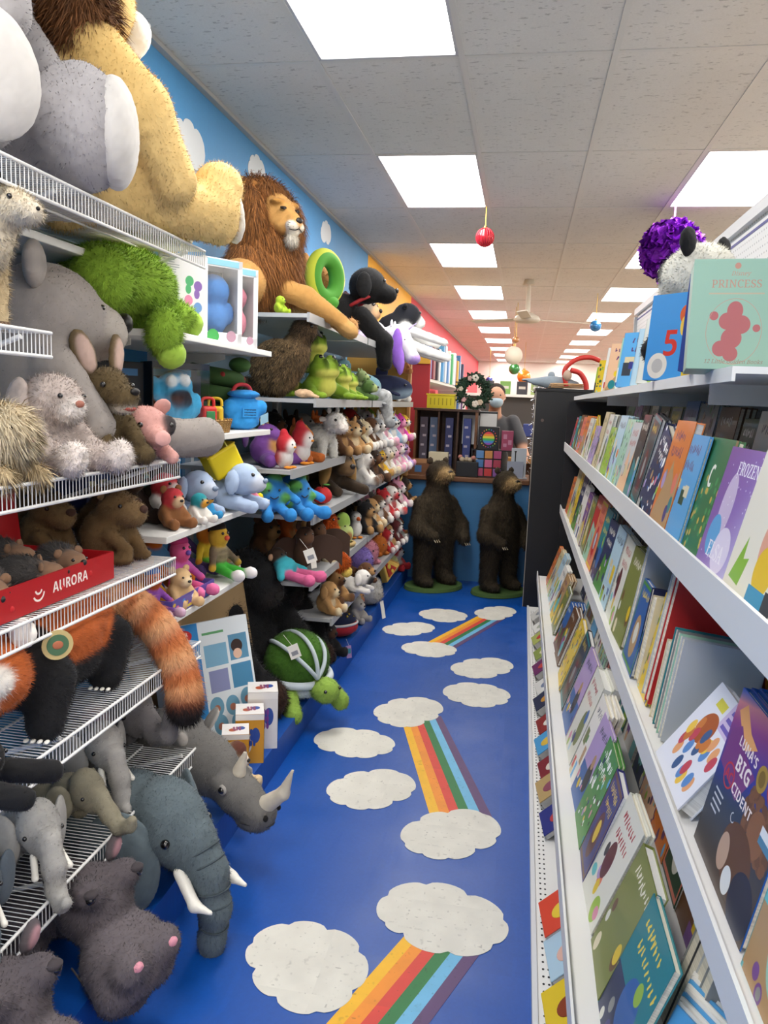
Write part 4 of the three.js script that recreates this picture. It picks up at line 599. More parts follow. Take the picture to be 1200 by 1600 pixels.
const toy = (name, label, cat, x, y, z, ry, s, spec, group, tilt) => plush(name, label, cat, [x, y, z], ry, s, spec, group, tilt);
// board shelf at Y 1.112
const g112 = 'soft toys on the middle white board shelf';
toy('donkey_plush', 'pale blue plush donkey slumped at the front of the middle white shelf', 'plush animal', -1.15, 1.114, -2.86, 1.5, 1.35, lyer({ c: '#a9bcd8', m: '#c3c9d6', e: 'flop', ec: '#a9bcd8', n: '#8090a8' }), g112);
toy('donkey_plush', 'pale blue plush donkey lying behind and left of the slumped one', 'plush animal', -1.22, 1.114, -2.66, 1.2, 1.25, lyer({ c: '#9fb1cd', m: '#b8c0cf', e: 'flop', n: '#8090a8' }), g112);
toy('chick_plush', 'yellow plush chick at the end of the middle white shelf', 'plush chick', -1.14, 1.114, -3.1, 1.2, 0.75, critter({ c: '#e6cf1c', m: '#d8a020', e: 'round' }), g112);
toy('chick_plush', 'yellow plush chick behind the one at the shelf end', 'plush chick', -1.24, 1.114, -3.12, 1.4, 0.85, critter({ c: '#e8d428', m: '#d8a020', e: 'point' }), g112);
toy('goose_plush', 'white plush goose with red cap by the pale blue donkey', 'plush goose', -1.2, 1.114, -2.5, 1.3, 0.9, critter({ c: '#ecebe6', h: '#c8303a', m: '#ecebe6', e: 'none' }), g112);
toy('bird_plush', 'small bright blue plush bird in front of the pale donkeys', 'plush bird', -1.1, 1.114, -2.62, 1.2, 0.55, critter({ c: '#3a9ad0', e: 'none', m: '#e0a030' }), g112);
toy('tiger_plush', 'tiny orange plush tiger beside the slumped donkey', 'plush tiger', -1.08, 1.114, -2.96, 1.2, 0.5, critter({ c: '#d9862c', b: '#f0e2c4', e: 'round' }), g112);
toy('pig_plush', 'tiny pink plush pig at the front edge of the middle white shelf', 'plush pig', -1.08, 1.114, -3.04, 1.0, 0.5, critter({ c: '#e58ba6', e: 'point', n: '#c06080' }), g112);
toy('parrot_plush', 'green and yellow plush parrot at the back of the middle white shelf', 'plush parrot', -1.36, 1.114, -2.6, 1.2, 1.0, critter({ c: '#b9c23a', h: '#d8c060', m: '#5aa8a0', e: 'none' }), g112);
toy('bear_plush', 'brown plush bear at the back of the middle white shelf', 'plush bear', -1.38, 1.114, -2.86, 1.3, 1.1, critter({ c: '#4a2e1c', m: '#7a5a3c' }), g112);
{ const t = thing('gift_bag', 'bright yellow paper gift bag lying above the pale blue donkey', 'bag', [-1.12, 1.3, -2.84], 0.9); t.rotation.z = 0.5; part(t, 'bag', rbox(0.13, 0.1, 0.08, 0.012, 0, 0, 0), cm(0xe6cc16, 0.45)); part(t, 'opening', box(0.132, 0.006, 0.07, 0, 0.048, 0), cm(0xb89d10, 0.6)); part(t, 'handle', tube([[-0.03, 0.05, 0.035], [-0.02, 0.09, 0.035], [0.02, 0.09, 0.035], [0.03, 0.05, 0.035]], 0.003, 14, 5), cm(0xf0e060, 0.6)); }
toy('bat_plush', 'dark brown plush bat folded at the back of the middle white shelf', 'plush bat', -1.3, 1.114, -2.42, 1.2, 1.1, critter({ c: '#2a1a14', e: 'point', m: '#4a3020' }), g112);
toy('bear_plush', 'red-capped brown plush bear near the wire shelf on the middle white shelf', 'plush bear', -1.12, 1.114, -2.4, 1.1, 0.7, critter({ c: '#8a5a34', h: '#b83038', m: '#d8b890' }), g112);
toy('duck_plush', 'small teal and white plush duck on the middle white shelf', 'plush duck', -1.08, 1.114, -2.52, 1.3, 0.55, critter({ c: '#e6e2da', h: '#1f8a94', e: 'none', m: '#e0a030' }), g112);
// board shelf at Y 0.845: dolls
const gdoll = 'soft dolls on the lowest white board shelf';
function doll(o) {
  const key = 'D' + JSON.stringify(o); if (specCache[key]) return specCache[key];
  return specCache[key] = { cell: 0.0075, k: 0.012, fuzz: 0.001, body: [E(0, 0.16, 0.0, 0.04, 0.045, 0.038, o.h), E(0, 0.085, 0, 0.034, 0.045, 0.026, o.t), E(0, 0.045, 0.005, 0.032, 0.022, 0.028, o.l), ...both(s => [K(s * 0.03, 0.11, 0, s * 0.07, 0.06, 0.03, 0.015, 0.013, o.t), E(s * 0.075, 0.052, 0.036, 0.014, 0.014, 0.014, o.h), K(s * 0.018, 0.04, 0.02, s * 0.035, 0.025, 0.11, 0.018, 0.016, o.l), E(s * 0.037, 0.03, 0.13, 0.019, 0.024, 0.028, o.s)]), ...(o.stripe ? [0.075, 0.095, 0.115].map(y => E(0, y, 0, 0.0355, 0.005, 0.0275, o.stripe)) : [])], parts: [['hair', [E(0, 0.198, -0.008, 0.036, 0.022, 0.034, o.k || o.h)]], ['nose', ball(0.011, 0, 0.16, 0.042, 1, 0.9, 0.9, 10), cm(o.n || '#d9543a', 0.7)]], eyes: both(s => [[s * 0.014, 0.178, 0.033, 0.006]]) };
}
toy('doll_plush', 'soft doll with brown striped top, green trousers and red and white shoes', 'soft doll', -1.13, 0.847, -2.84, 1.25, 1.0, doll({ h: '#c8a030', t: '#6a5a48', stripe: '#9a8c6c', l: '#3fae38', s: '#e9e4e4', k: '#241a14' }), gdoll);
toy('doll_plush', 'hot pink fuzzy soft doll beside the striped doll', 'soft doll', -1.16, 0.847, -2.56, 1.2, 0.95, doll({ h: '#d8588e', t: '#c05aa8', l: '#d8588e', s: '#e070a0', k: '#c23a78', n: '#6a4aa8' }), gdoll);
toy('doll_plush', 'soft doll with yellow top and green legs behind the striped doll', 'soft doll', -1.22, 0.847, -2.93, 1.2, 0.95, doll({ h: '#e08a2a', t: '#e2c030', l: '#58b43c', s: '#d9d4d0', k: '#1d1a1c' }), gdoll);
toy('doll_plush', 'small soft doll in purple with orange and blue hat near the wire shelves', 'soft doll', -1.12, 0.847, -2.27, 1.2, 0.72, doll({ h: '#c8622c', t: '#8a4aa8', l: '#6a3a88', s: '#c9a8c0', k: '#2f5aa8' }), gdoll);
toy('bear_plush', 'cream plush teddy lying between purple doll and pink doll', 'plush bear', -1.1, 0.847, -2.42, 1.1, 0.68, critter({ c: '#d0ac7e', m: '#e2caa4' }), gdoll);
toy('lion_plush', 'yellow plush lion cub behind the cream teddy', 'plush lion', -1.22, 0.847, -2.4, 1.2, 0.8, critter({ c: '#e0a83c', h: '#d98a3a', m: '#e8d0a0' }), gdoll);
toy('doll_plush', 'orange fuzzy soft doll at the back behind the pink doll', 'soft doll', -1.32, 0.847, -2.68, 1.2, 1.1, doll({ h: '#e07a22', t: '#5a9ad0', l: '#e07a22', s: '#e07a22', k: '#d0641c' }), gdoll);
toy('doll_plush', 'dusky purple soft doll peeking out under the donkey shelf', 'soft doll', -1.3, 0.847, -2.86, 1.2, 1.15, doll({ h: '#8f74a4', t: '#54407a', l: '#54407a', s: '#403060', k: '#5a4a78', n: '#8f74a4' }), gdoll);
toy('doll_plush', 'blue fuzzy soft doll at the back of the lowest white shelf', 'soft doll', -1.36, 0.847, -2.5, 1.3, 1.05, doll({ h: '#3f6ab8', t: '#3f6ab8', l: '#3f6ab8', s: '#3f6ab8', k: '#3a60a8' }), gdoll);
toy('bird_plush', 'yellow plush bird at the back corner of the lowest white shelf', 'plush bird', -1.36, 0.847, -2.3, 1.3, 1.0, critter({ c: '#e2b830', e: 'none', m: '#d8842a' }), gdoll);
{ // low display tray with purple print
  const t = thing('display_tray', 'small printed cardboard tray at the front of the doll shelf', 'carton', [-1.09, 0.847, -2.44], 0);
  const pr = printed(512, 128, (g, w, h) => { fill(g, '#5b50a0', 0, 0, w, h); for (let i = 0; i < 14; i++) disc(g, ['#d8b040', '#d86a9a', '#e8e4f0', '#4a8ad0'][i % 4], 20 + i * 36, 40 + 30 * (i % 3), 16); fill(g, '#e0c840', 20, 92, 300, 24); });
  part(t, 'tray', merge([box(0.07, 0.003, 0.34, 0, 0.0015, 0), box(0.003, 0.05, 0.34, 0.034, 0.025, 0), box(0.07, 0.05, 0.003, 0, 0.025, -0.17), box(0.07, 0.05, 0.003, 0, 0.025, 0.17)]), cm(0x5b50a0, 0.5)); part(t, 'print', facePlane(0.34, 0.05, 0.0362, 0.025, 0), pr);
}
// plinth under bay two: cardboard easel, poster box, cubes, puppy
{
  const t = thing('cardboard_panel', 'plain brown cardboard panel leaning behind the animal care box', 'cardboard', [-1.24, 0.13, -3.0], 1.05); t.rotation.order = 'YXZ'; t.rotation.x = -0.25;
  part(t, 'sheet', box(0.62, 0.72, 0.012, 0, 0.36, 0), cm(0x957b57, 0.85)); part(t, 'fold', box(0.62, 0.003, 0.003, 0, 0.33, 0.007), cm(0x7d6546, 0.85)); part(t, 'tape', box(0.08, 0.05, 0.001, 0.24, 0.65, 0.0067), cm(0xb8a24a, 0.5));
}
{
  const pr = printed(512, 640, (g, w, h) => {
    fill(g, '#dfe6ea', 0, 0, w, h); fill(g, '#2f86c8', 0, 0, 220, 470); fill(g, '#e4ebee', 0, 470, w, 170);
    g.fillStyle = '#c8202c'; g.beginPath(); g.ellipse(120, 60, 66, 36, -0.1, 0, 7); g.fill(); g.strokeStyle = '#f0dcd8'; g.lineWidth = 5; for (let L = 0; L < 2; L++) { g.beginPath(); for (let i = 0; i < 22; i++) g.lineTo(78 + i * 4, 50 + L * 24 + (i % 2 ? 7 : -7)); g.stroke(); }
    g.font = 'bold 56px sans-serif'; g.fillStyle = '#fff'; g.fillText('ANIMAL', 8, 178); g.fillText('CARE', 36, 238); disc(g, '#8fc04a', 110, 300, 80, 0.35); disc(g, '#3f9a6a', 120, 330, 60, 0.3);
    fill(g, '#7fb0cc', 240, 120, 130, 110); fill(g, '#5b8fae', 385, 90, 110, 130); fill(g, '#8a8fb8', 250, 250, 110, 110); fill(g, '#4a86ac', 380, 240, 120, 120); for (const [x, y] of [[270, 430], [360, 440], [450, 420], [280, 520], [380, 530]]) { disc(g, '#6d9fb8', x, y, 40, 1.25); disc(g, '#b0705a', x, y + 8, 18); }
    lines(g, '#5fa068', 240, 56, 190, 1, 20, 12); disc(g, '#3a2a26', 430, 150, 34); disc(g, '#e0b8a0', 430, 190, 26); lines(g, '#6b7a88', 20, 510, 180, 6, 14, 4); fill(g, '#3c96d0', 30, 590, 110, 40);
  });
  const t = thing('animal_care_box', 'large blue and white printed animal care playset box on the plinth', 'toy box', [-1.12, 0.13, -2.86], 0.95); t.rotation.order = 'YXZ'; t.rotation.x = -0.28;
  part(t, 'carton', box(0.42, 0.52, 0.06, 0, 0.26, -0.03), cm(0xd7dde2, 0.45)); part(t, 'print', facePlane(0.42, 0.52, 0, 0.26, 0.0008, 0), pr);
}
const cubePrint = (a, b) => printed(256, 256, (g, w, h) => { fill(g, a, 0, 0, w, h); fill(g, '#f0ede8', 0, 0, w, 30); disc(g, '#e9e4dc', 90, 150, 60); disc(g, '#b0522e', 100, 150, 36); disc(g, '#2f4f9a', 180, 110, 40); for (let i = 0; i < 9; i++) disc(g, b, 110 + 26 * (i % 3) + 10 * h3(i, 1, 1), 90 + 30 * Math.floor(i / 3), 12, 1.3); });
for (const [i, z, x, s, a, b] of [[0, -2.7, -1.0, 0.1, '#d89a2c', '#274a9c'], [1, -2.83, -0.99, 0.11, '#d89a2c', '#274a9c'], [2, -2.97, -0.985, 0.12, '#e4e0dc', '#7a3a8c']]) {
  const t = thing('toy_cube_box', ['orange cube toy box nearest on the plinth', 'orange cube toy box in the middle of three on the plinth', 'white printed toy box farthest of three on the plinth'][i], 'toy box', [x, 0.13, z], 0.35, 'cube boxes on the plinth'), H = [0.17, 0.2, 0.24][i], pm = cubePrint(a, b);
  part(t, 'carton', box(s, H, s, 0, H / 2, 0), cm(a, 0.4)); part(t, 'side_print', facePlane(s, H, s / 2 + 0.001, H / 2, 0), cubePrint('#e9e6e2', '#2f6ab0')); part(t, 'front_print', facePlane(s, H, 0, H / 2, s / 2 + 0.001, 0), pm); const tp = new THREE.PlaneGeometry(s, s); tp.rotateX(-PI / 2); tp.translate(0, H + 0.001, 0); part(t, 'lid_print', tp, cubePrint('#ece8e4', '#8a4060'));
}
toy('puppy_plush', 'cream and brown plush puppy on the plinth behind the rhino', 'plush dog', -0.97, 0.132, -2.56, 1.5, 0.95, critter({ c: '#dcc39a', h: '#dcc39a', ec: '#4a261a', e: 'flop', m: '#f0e6d4', x: [[0, 0.165, 0.03, 0.04, 0.03, 0.035, '#5a2c20']] }));
// gorilla and turtle ---------------------------------------------------------------
const bk = '#0e0e11', gorilla = { cell: 0.016, k: 0.05, fuzz: 0.005, fur: { n: 26000, len: 0.03, wid: 0.003, seg: 1, cj: 0.3 }, body: [E(0, 0.3, -0.05, 0.22, 0.3, 0.17, bk), E(0, 0.62, 0.03, 0.14, 0.14, 0.14, bk), E(0, 0.72, -0.02, 0.1, 0.08, 0.1, bk), E(0, 0.58, 0.12, 0.085, 0.075, 0.06, '#2a2421'), ...both(s => [K(s * 0.2, 0.5, 0, s * 0.27, 0.28, 0.12, 0.085, 0.075, bk), K(s * 0.27, 0.28, 0.12, s * 0.2, 0.12, 0.26, 0.075, 0.065, bk), K(s * 0.13, 0.11, 0.05, s * 0.2, 0.1, 0.25, 0.1, 0.08, bk), E(s * 0.2, 0.09, 0.3, 0.06, 0.08, 0.05, '#3c2418')])], parts: [['nose', [E(0, 0.58, 0.18, 0.045, 0.03, 0.02, '#1c1816')]], ...both(s => [['ear', [E(s * 0.15, 0.62, 0.0, 0.02, 0.035, 0.03, '#2a2421')]]])], eyes: both(s => [[s * 0.04, 0.645, 0.155, 0.012]]) };
plush('gorilla_plush', 'very large black plush gorilla sitting on the plinth behind the turtle', 'plush gorilla', [-1.22, 0.13, -3.47], 1.3, 0.88, gorilla);
plush('gorilla_plush', 'second black plush gorilla just past the large one, under the steel shelves', 'plush gorilla', [-1.2, 0.13, -3.9], 1.2, 0.68, gorilla);
const tt = '#3f6a1c', turtle = { cell: 0.009, k: 0.02, fuzz: 0.003, fur: { n: 16000, len: 0.012, wid: 0.002, cj: 0.25 }, body: [E(0, 0.17, -0.02, 0.17, 0.15, 0.16, tt), E(0, 0.07, 0, 0.16, 0.06, 0.155, '#b9c4c8'), E(0.02, 0.1, 0.2, 0.07, 0.06, 0.07, '#8fb04a'), ...both(s => [K(s * 0.12, 0.06, 0.1, s * 0.15, 0.0, 0.18, 0.04, 0.045, '#8fb04a')])], parts: [['shell_rim', (() => { const g = new THREE.TorusGeometry(0.168, 0.02, 8, 40); g.rotateX(PI / 2 - 0.08); g.translate(0, 0.105, -0.005); return g; })(), cm(0xc2ccd2, 0.8), 'pale grey rim'], ...[-0.7, 0.0, 0.7].map(a => ['shell_band', (() => { const pts = []; for (let i = 0; i <= 14; i++) { const t = i / 14 * PI; pts.push([0.175 * Math.cos(t) * 1, 0.16 + 0.163 * Math.sin(t) * Math.cos(a), -0.02 + 0.168 * Math.sin(t) * Math.sin(a)]); } const g = tube(pts, 0.011, 30, 6); g.rotateY(PI / 2); return g; })(), cm(0xb6c2c6, 0.85), 'pale grey shell band'])], eyes: both(s => [[0.02 + s * 0.045, 0.125, 0.25, 0.009]]) };
plush('turtle_plush', 'large green plush turtle with pale bands on its shell, on the plinth', 'plush turtle', [-1.0, 0.15, -3.5], 0.95, 0.95, turtle, undefined, [0.15, 0]);
for (const [i, p, ry] of [[0, [-0.95, 0.42, -3.3], 0.5], [1, [-0.93, 0.83, -3.46], 0.4]]) { const t = thing('price_tag', i ? 'white swing tag hanging under the bat shelf corner' : 'white printed swing tag hanging in front of the gorilla', 'tag', p, ry); t.rotation.z = 0.35; part(t, 'card', box(0.05, 0.065, 0.0015, 0, 0, 0), tagMat); part(t, 'print', box(0.03, 0.02, 0.001, 0, -0.008, 0.001), cm(0x8d9096, 0.6)); part(t, 'string', bar([0, 0.03, 0], [-0.02, 0.09, -0.01], 0.001, 4), tagMat); }
// ---------------------------------------------------------------- the realistic lion on the first steel bay
{
  const lc = '#b98a4c', mn = '#8f5a2a', a = -0.75, rot = (x, y, z) => [x * Math.cos(a) + z * Math.sin(a), y, -x * Math.sin(a) + z * Math.cos(a)];
  const HE = (x, y, z, rx, ry, rz, c, o) => E(...rot(x, y, z), rx, ry, rz, c, [0, a, 0], o);
  const spec = { cell: 0.0075, k: 0.02, fuzz: 0.0012, fur: { n: 20000, len: 0.007, wid: 0.0016, cj: 0.2 },
    body: [E(-0.16, 0.12, -0.1, 0.2, 0.115, 0.12, lc), E(0, 0.22, 0, 0.13, 0.19, 0.13, lc), HE(0, 0.46, 0.05, 0.088, 0.105, 0.09, lc), HE(0, 0.465, 0.115, 0.05, 0.052, 0.05, lc), HE(0, 0.435, 0.15, 0.034, 0.036, 0.05, lc), HE(0, 0.41, 0.185, 0.03, 0.028, 0.03, lc), HE(0, 0.405, 0.12, 0.06, 0.045, 0.05, lc), ...both(s => [HE(s * 0.023, 0.394, 0.188, 0.027, 0.02, 0.024, '#d9d0c0'), HE(s * 0.05, 0.505, 0.118, 0.034, 0.014, 0.026, '#a97838')]), HE(0, 0.368, 0.172, 0.026, 0.018, 0.026, '#d9d0c0'),
      ...both(s => [K(s * 0.085, 0.13, 0.06, s * 0.08, 0.085, 0.19, 0.055, 0.048, lc), K(s * 0.085, 0.09, 0.19, s * 0.05, -0.015, 0.36, 0.05, 0.036, lc), E(s * 0.045, -0.045, 0.395, 0.042, 0.036, 0.055, '#c79a5c', [0.5, 0, 0])])],
    parts: [['nose', (() => { const g = ball(0.016, 0, 0, 0, 1.25, 0.85, 0.6, 12); g.rotateY(a); g.translate(...rot(0, 0.42, 0.212)); return g; })(), noseMat], ['mouth_line', tube([rot(-0.042, 0.378, 0.19), rot(-0.018, 0.376, 0.207), rot(0, 0.384, 0.211), rot(0.018, 0.376, 0.207), rot(0.042, 0.378, 0.19)], 0.0024, 16, 5), noseMat], ['lip_line', bar(rot(0, 0.384, 0.211), rot(0, 0.41, 0.215), 0.0022, 5), noseMat],
      ['beard', [HE(0, 0.345, 0.165, 0.028, 0.03, 0.022, '#e2dacb')], 'white chin beard'], ...both(s => [['ear', [HE(s * 0.1, 0.565, 0.02, 0.028, 0.034, 0.014, '#95622c')]], ['eye_rim', [HE(s * 0.042, 0.476, 0.15, 0.02, 0.007, 0.012, '#2a1c12')]], ...[0, 1, 2].map(i => ['whisker_mark', (() => { const g = box(0.03, 0.0018, 0.002); g.rotateZ(s * (0.25 - 0.12 * i)); g.rotateY(s * 0.8); g.translate(s * 0.041, 0.404 - 0.008 * i, 0.199); g.rotateY(a); return g; })(), noseMat])]),
      ['mane', [HE(0, 0.47, -0.05, 0.185, 0.17, 0.105, mn), HE(0, 0.56, 0.01, 0.1, 0.05, 0.06, mn), HE(-0.12, 0.42, 0.015, 0.06, 0.15, 0.07, mn), HE(0.12, 0.42, 0.015, 0.06, 0.15, 0.07, mn), HE(0, 0.27, 0.0, 0.185, 0.2, 0.12, mn), HE(0, 0.2, 0.06, 0.14, 0.13, 0.08, mn), HE(-0.12, 0.17, 0.02, 0.13, 0.15, 0.12, mn)], 'long tawny brown mane', 0.011]],
    eyes: both(s => [[...rot(s * 0.041, 0.472, 0.154), 0.0065]]),
    after: t => { const m = t.children.find(c => c.name === 'mane'); const f = part(m, 'fur', fur(m.geometry, 34000, 0.075, 0.0026, { seg: 2, cj: 0.4, lift: 0.5, droop: 1.2, comb: [0, -0.8, 0] }), furMat); f.userData.kind = 'stuff'; const b = t.children.find(c => c.name === 'beard'); const f2 = part(b, 'fur', fur(b.geometry, 1500, 0.028, 0.002, { comb: [0, -1, 0] }), furMat); f2.userData.kind = 'stuff'; } };
  plush('lion_plush', 'lifelike tawny lion with full mane and crossed paws over the steel shelf edge', 'plush lion', [-1.25, 1.93, -3.72], 1.82, 1.0, spec);
}
// more on the top steel shelves
{
  const t = thing('snake_plush', 'green coiled plush snake ring standing beside the lifelike lion', 'plush snake', [-1.15, 1.925, -4.45], 0.9);
  const g = new THREE.TorusGeometry(0.105, 0.045, 16, 44); g.translate(0, 0.3, 0); g.rotateY(0.25); part(t, 'coil', g, cm(0x4f9a32, 0.8)); const g2 = new THREE.TorusGeometry(0.125, 0.035, 14, 44); g2.translate(0, 0.3, 0.0); g2.rotateY(0.25); part(t, 'belly_band', g2, cm(0xc3cc3c, 0.8), 'yellow belly stripe'); part(t, 'body_roll', ball(0.08, 0, 0.075, 0, 1.5, 0.95, 1.2, 18), cm(0x86ac34, 0.85)); part(t, 'stand_roll', ball(0.07, 0.02, 0.17, -0.02, 1.2, 0.7, 1, 18), cm(0x4f9a32, 0.85));
}
const dk = '#0c0c0f';
plush('dog_plush', 'large black plush labrador with red collar leaning over the top steel shelf', 'plush dog', [-1.13, 1.925, -5.15], 1.75, 1.0, { cell: 0.012, k: 0.03, fuzz: 0.002, fur: { n: 12000, len: 0.009, wid: 0.0022, cj: 0.3 }, body: [E(0, 0.15, -0.1, 0.13, 0.16, 0.14, dk), E(0, 0.36, 0.08, 0.115, 0.115, 0.12, dk), E(0, 0.31, 0.2, 0.068, 0.06, 0.075, dk), ...both(s => [K(s * 0.09, 0.16, 0.05, s * 0.1, 0.0, 0.2, 0.06, 0.055, dk), K(s * 0.1, 0.0, 0.2, s * 0.1, -0.13, 0.21, 0.055, 0.05, dk)])], parts: [['collar', (() => { const g = new THREE.TorusGeometry(0.105, 0.012, 8, 32); g.rotateX(PI / 2 - 0.5); g.translate(0, 0.25, 0.03); return g; })(), cm(0xa5242c, 0.6), 'red collar'], ['nose', ball(0.02, 0, 0.335, 0.272, 1.2, 0.85, 0.7, 10), noseMat], ...both(s => [['ear', [E(s * 0.11, 0.35, 0.06, 0.022, 0.085, 0.05, dk, [0, 0, s * 0.15])]]])], eyes: both(s => [[s * 0.05, 0.39, 0.19, 0.01]]) });
plush('unicorn_plush', 'white plush unicorn with lilac mane hanging over the top steel shelf', 'plush unicorn', [-1.08, 1.925, -5.7], 1.5, 1.0, { cell: 0.011, k: 0.025, body: [E(0, 0.1, -0.05, 0.1, 0.1, 0.12, '#e4e1e4'), E(0, 0.1, 0.14, 0.075, 0.07, 0.09, '#e4e1e4'), K(0, 0.1, 0.18, 0, -0.05, 0.26, 0.065, 0.05, '#e4e1e4'), E(0, -0.07, 0.28, 0.05, 0.04, 0.05, '#a98cd0')], parts: [['mane', [E(-0.07, 0.0, 0.17, 0.03, 0.14, 0.04, '#8a5cc0'), E(-0.07, -0.1, 0.2, 0.022, 0.09, 0.03, '#9468cc')], 'long lilac mane'], ...both(s => [['ear', [E(s * 0.05, 0.17, 0.12, 0.016, 0.03, 0.01, '#e4e1e4')]]]), ['horn', [K(0, 0.13, 0.22, 0, 0.18, 0.29, 0.012, 0.004, '#c9b8e4')]]], eyes: both(s => [[s * 0.05, 0.06, 0.22, 0.009]]) });
const gtop = 'soft toys on the top steel shelves';
toy('cow_plush', 'black and white plush cow with long white legs, far end of the top steel shelf', 'plush cow', -1.05, 1.925, -6.3, 1.9, 1.9, { cell: 0.01, k: 0.02, body: [E(0, 0.09, 0, 0.07, 0.075, 0.08, '#15161c'), E(0, 0.16, 0.05, 0.06, 0.05, 0.055, '#1a1c24'), E(0, 0.13, 0.1, 0.03, 0.026, 0.03, '#e8e8e6'), ...both(s => [K(s * 0.06, 0.1, 0.03, s * 0.07, 0.05, 0.2, 0.022, 0.016, '#ececea'), K(s * 0.045, 0.04, 0.04, s * 0.05, -0.01, 0.22, 0.024, 0.018, '#ececea')])], parts: [...both(s => [['ear', [E(s * 0.055, 0.19, 0.03, 0.02, 0.012, 0.01, '#15161c')]]])], eyes: both(s => [[s * 0.024, 0.17, 0.1, 0.006]]) }, gtop);
toy('dog_plush', 'fluffy tan plush behind the black labrador on the top shelf', 'plush dog', -1.32, 1.925, -4.75, 1.5, 2.4, critter({ c: '#b4834c', e: 'round', fur: 6000 }), gtop);
toy('pony_plush', 'lilac and white plush pony behind the black labrador', 'plush pony', -1.36, 1.925, -5.45, 1.5, 2.0, critter({ c: '#c9b2de', h: '#cfa8d8', e: 'point', horn: '#d8d4c8' }), gtop);
toy('bear_plush', 'dark maroon plush bear at the wall on the top steel shelf', 'plush bear', -1.38, 1.925, -5.85, 1.5, 2.2, critter({ c: '#37161a', m: '#5a2c2c' }), gtop);
toy('monkey_plush', 'grey and tan plush monkey at the wall near the far end of the top shelf', 'plush monkey', -1.3, 1.925, -6.05, 1.5, 2.3, critter({ c: '#7d7468', m: '#caa27a', fur: 3000 }), gtop);
toy('frog_plush', 'lime plush frog tucked under the lifelike lion', 'plush frog', -1.12, 1.925, -3.52, 1.2, 0.42, critter({ c: '#9db82e', e: 'none' }), gtop);
// level 1.545 -----------------------------------------------------------------
plush('hawk_plush', 'speckled brown plush hawk with pale feet on the frog shelf', 'plush hawk', [-1.07, 1.55, -3.6], 1.75, 1.0, { cell: 0.009, k: 0.03, fuzz: 0.003, mott: 0.75, sharp: 0.008, fur: { n: 14000, len: 0.02, wid: 0.004, comb: [0, -0.9, -0.3], cj: 0.6 }, body: [E(0, 0.13, -0.06, 0.085, 0.13, 0.1, '#6e583c', [0.45, 0, 0]), E(0, 0.2, 0.0, 0.075, 0.1, 0.075, '#6e583c', [0.2, 0, 0]), E(0, 0.31, 0.045, 0.06, 0.058, 0.062, '#5a4630'), E(0, 0.05, -0.2, 0.06, 0.03, 0.1, '#4f3f2a', [0.2, 0, 0]), ...both(s => [E(s * 0.075, 0.15, -0.09, 0.02, 0.12, 0.1, '#5c4a30', [0.5, 0, 0])])], parts: [['beak', [K(0, 0.305, 0.1, 0, 0.28, 0.13, 0.014, 0.005, '#2a2622')]], ...both(s => [['foot', [E(s * 0.04, 0.02, 0.05, 0.024, 0.02, 0.04, '#c7a684'), K(s * 0.03, 0.015, 0.08, s * 0.02, 0.006, 0.12, 0.009, 0.006, '#c7a684'), K(s * 0.05, 0.015, 0.08, s * 0.06, 0.006, 0.115, 0.009, 0.006, '#c7a684')], 'tan felt foot']])], eyes: both(s => [[s * 0.045, 0.325, 0.082, 0.009]]) });
{ // dark green spotted snake coiled on the white shelf gap
  const t = thing('snake_plush', 'dark green plush snake with red spots coiled behind the hawk', 'plush snake', [-1.28, 1.414, -3.16], 0.4);
  const pts = []; for (let i = 0; i <= 60; i++) { const a = i / 60 * PI * 5.2, r = 0.13 - 0.0006 * i; pts.push([r * 0.9 * Math.cos(a), 0.045 + i * 0.0032, r * 1.0 * Math.sin(a)]); }
  part(t, 'coil', tube(pts, 0.036, 150, 10), cm(0x2f4f22, 0.85)); const sp = []; for (let i = 3; i < 58; i += 4) { const p = pts[i]; sp.push(ball(0.013, p[0] * 1.26, p[1] + 0.008, p[2] * 1.26, 1, 1, 1, 8)); } part(t, 'spots', merge(sp), cm(0x8a2620, 0.85), 'red spots'); part(t, 'head', ball(0.045, 0.1, 0.26, 0.05, 1, 0.7, 1.3, 14), cm(0x3d6428, 0.85));
}
const frogS = { cell: 0.008, k: 0.018, body: [E(0, 0.06, 0, 0.075, 0.06, 0.065, '#7c9a26'), E(0, 0.055, 0.035, 0.05, 0.045, 0.04, '#c6c45a'), E(0, 0.13, 0.02, 0.07, 0.045, 0.06, '#86a82c'), E(0, 0.112, 0.045, 0.06, 0.022, 0.045, '#c9c860'), ...both(s => [E(s * 0.035, 0.172, 0.025, 0.022, 0.022, 0.022, '#86a82c'), K(s * 0.07, 0.05, 0.0, s * 0.1, 0.025, 0.06, 0.03, 0.022, '#6f8f22'), E(s * 0.09, 0.015, 0.1, 0.03, 0.014, 0.03, '#86a82c'), E(s * 0.03, 0.145, 0.066, 0.008, 0.03, 0.014, '#4c6418')])], parts: [['mouth_line', tube([[-0.055, 0.118, 0.052], [0, 0.108, 0.082], [0.055, 0.118, 0.052]], 0.002, 14, 5), cm(0x2f3a12, 0.8)]], eyes: both(s => [[s * 0.038, 0.18, 0.04, 0.011]]) };
for (const [l, p, ry, s] of [['green striped plush frog at the front of the frog pile', [-1.04, 1.55, -3.98], 1.0, 1.15], ['green striped plush frog to the right of the pile', [-1.03, 1.55, -4.28], 1.3, 1.0], ['green striped plush frog sitting on top of the pile', [-1.14, 1.68, -4.1], 1.1, 1.15], ['green striped plush frog at the back against the hawk', [-1.26, 1.55, -4.0], 1.3, 1.3], ['bright green smaller plush frog at the end of the frog pile', [-1.02, 1.55, -4.5], 1.1, 0.8]]) plush('frog_plush', l, 'plush frog', p, ry, s, frogS, 'plush frogs');
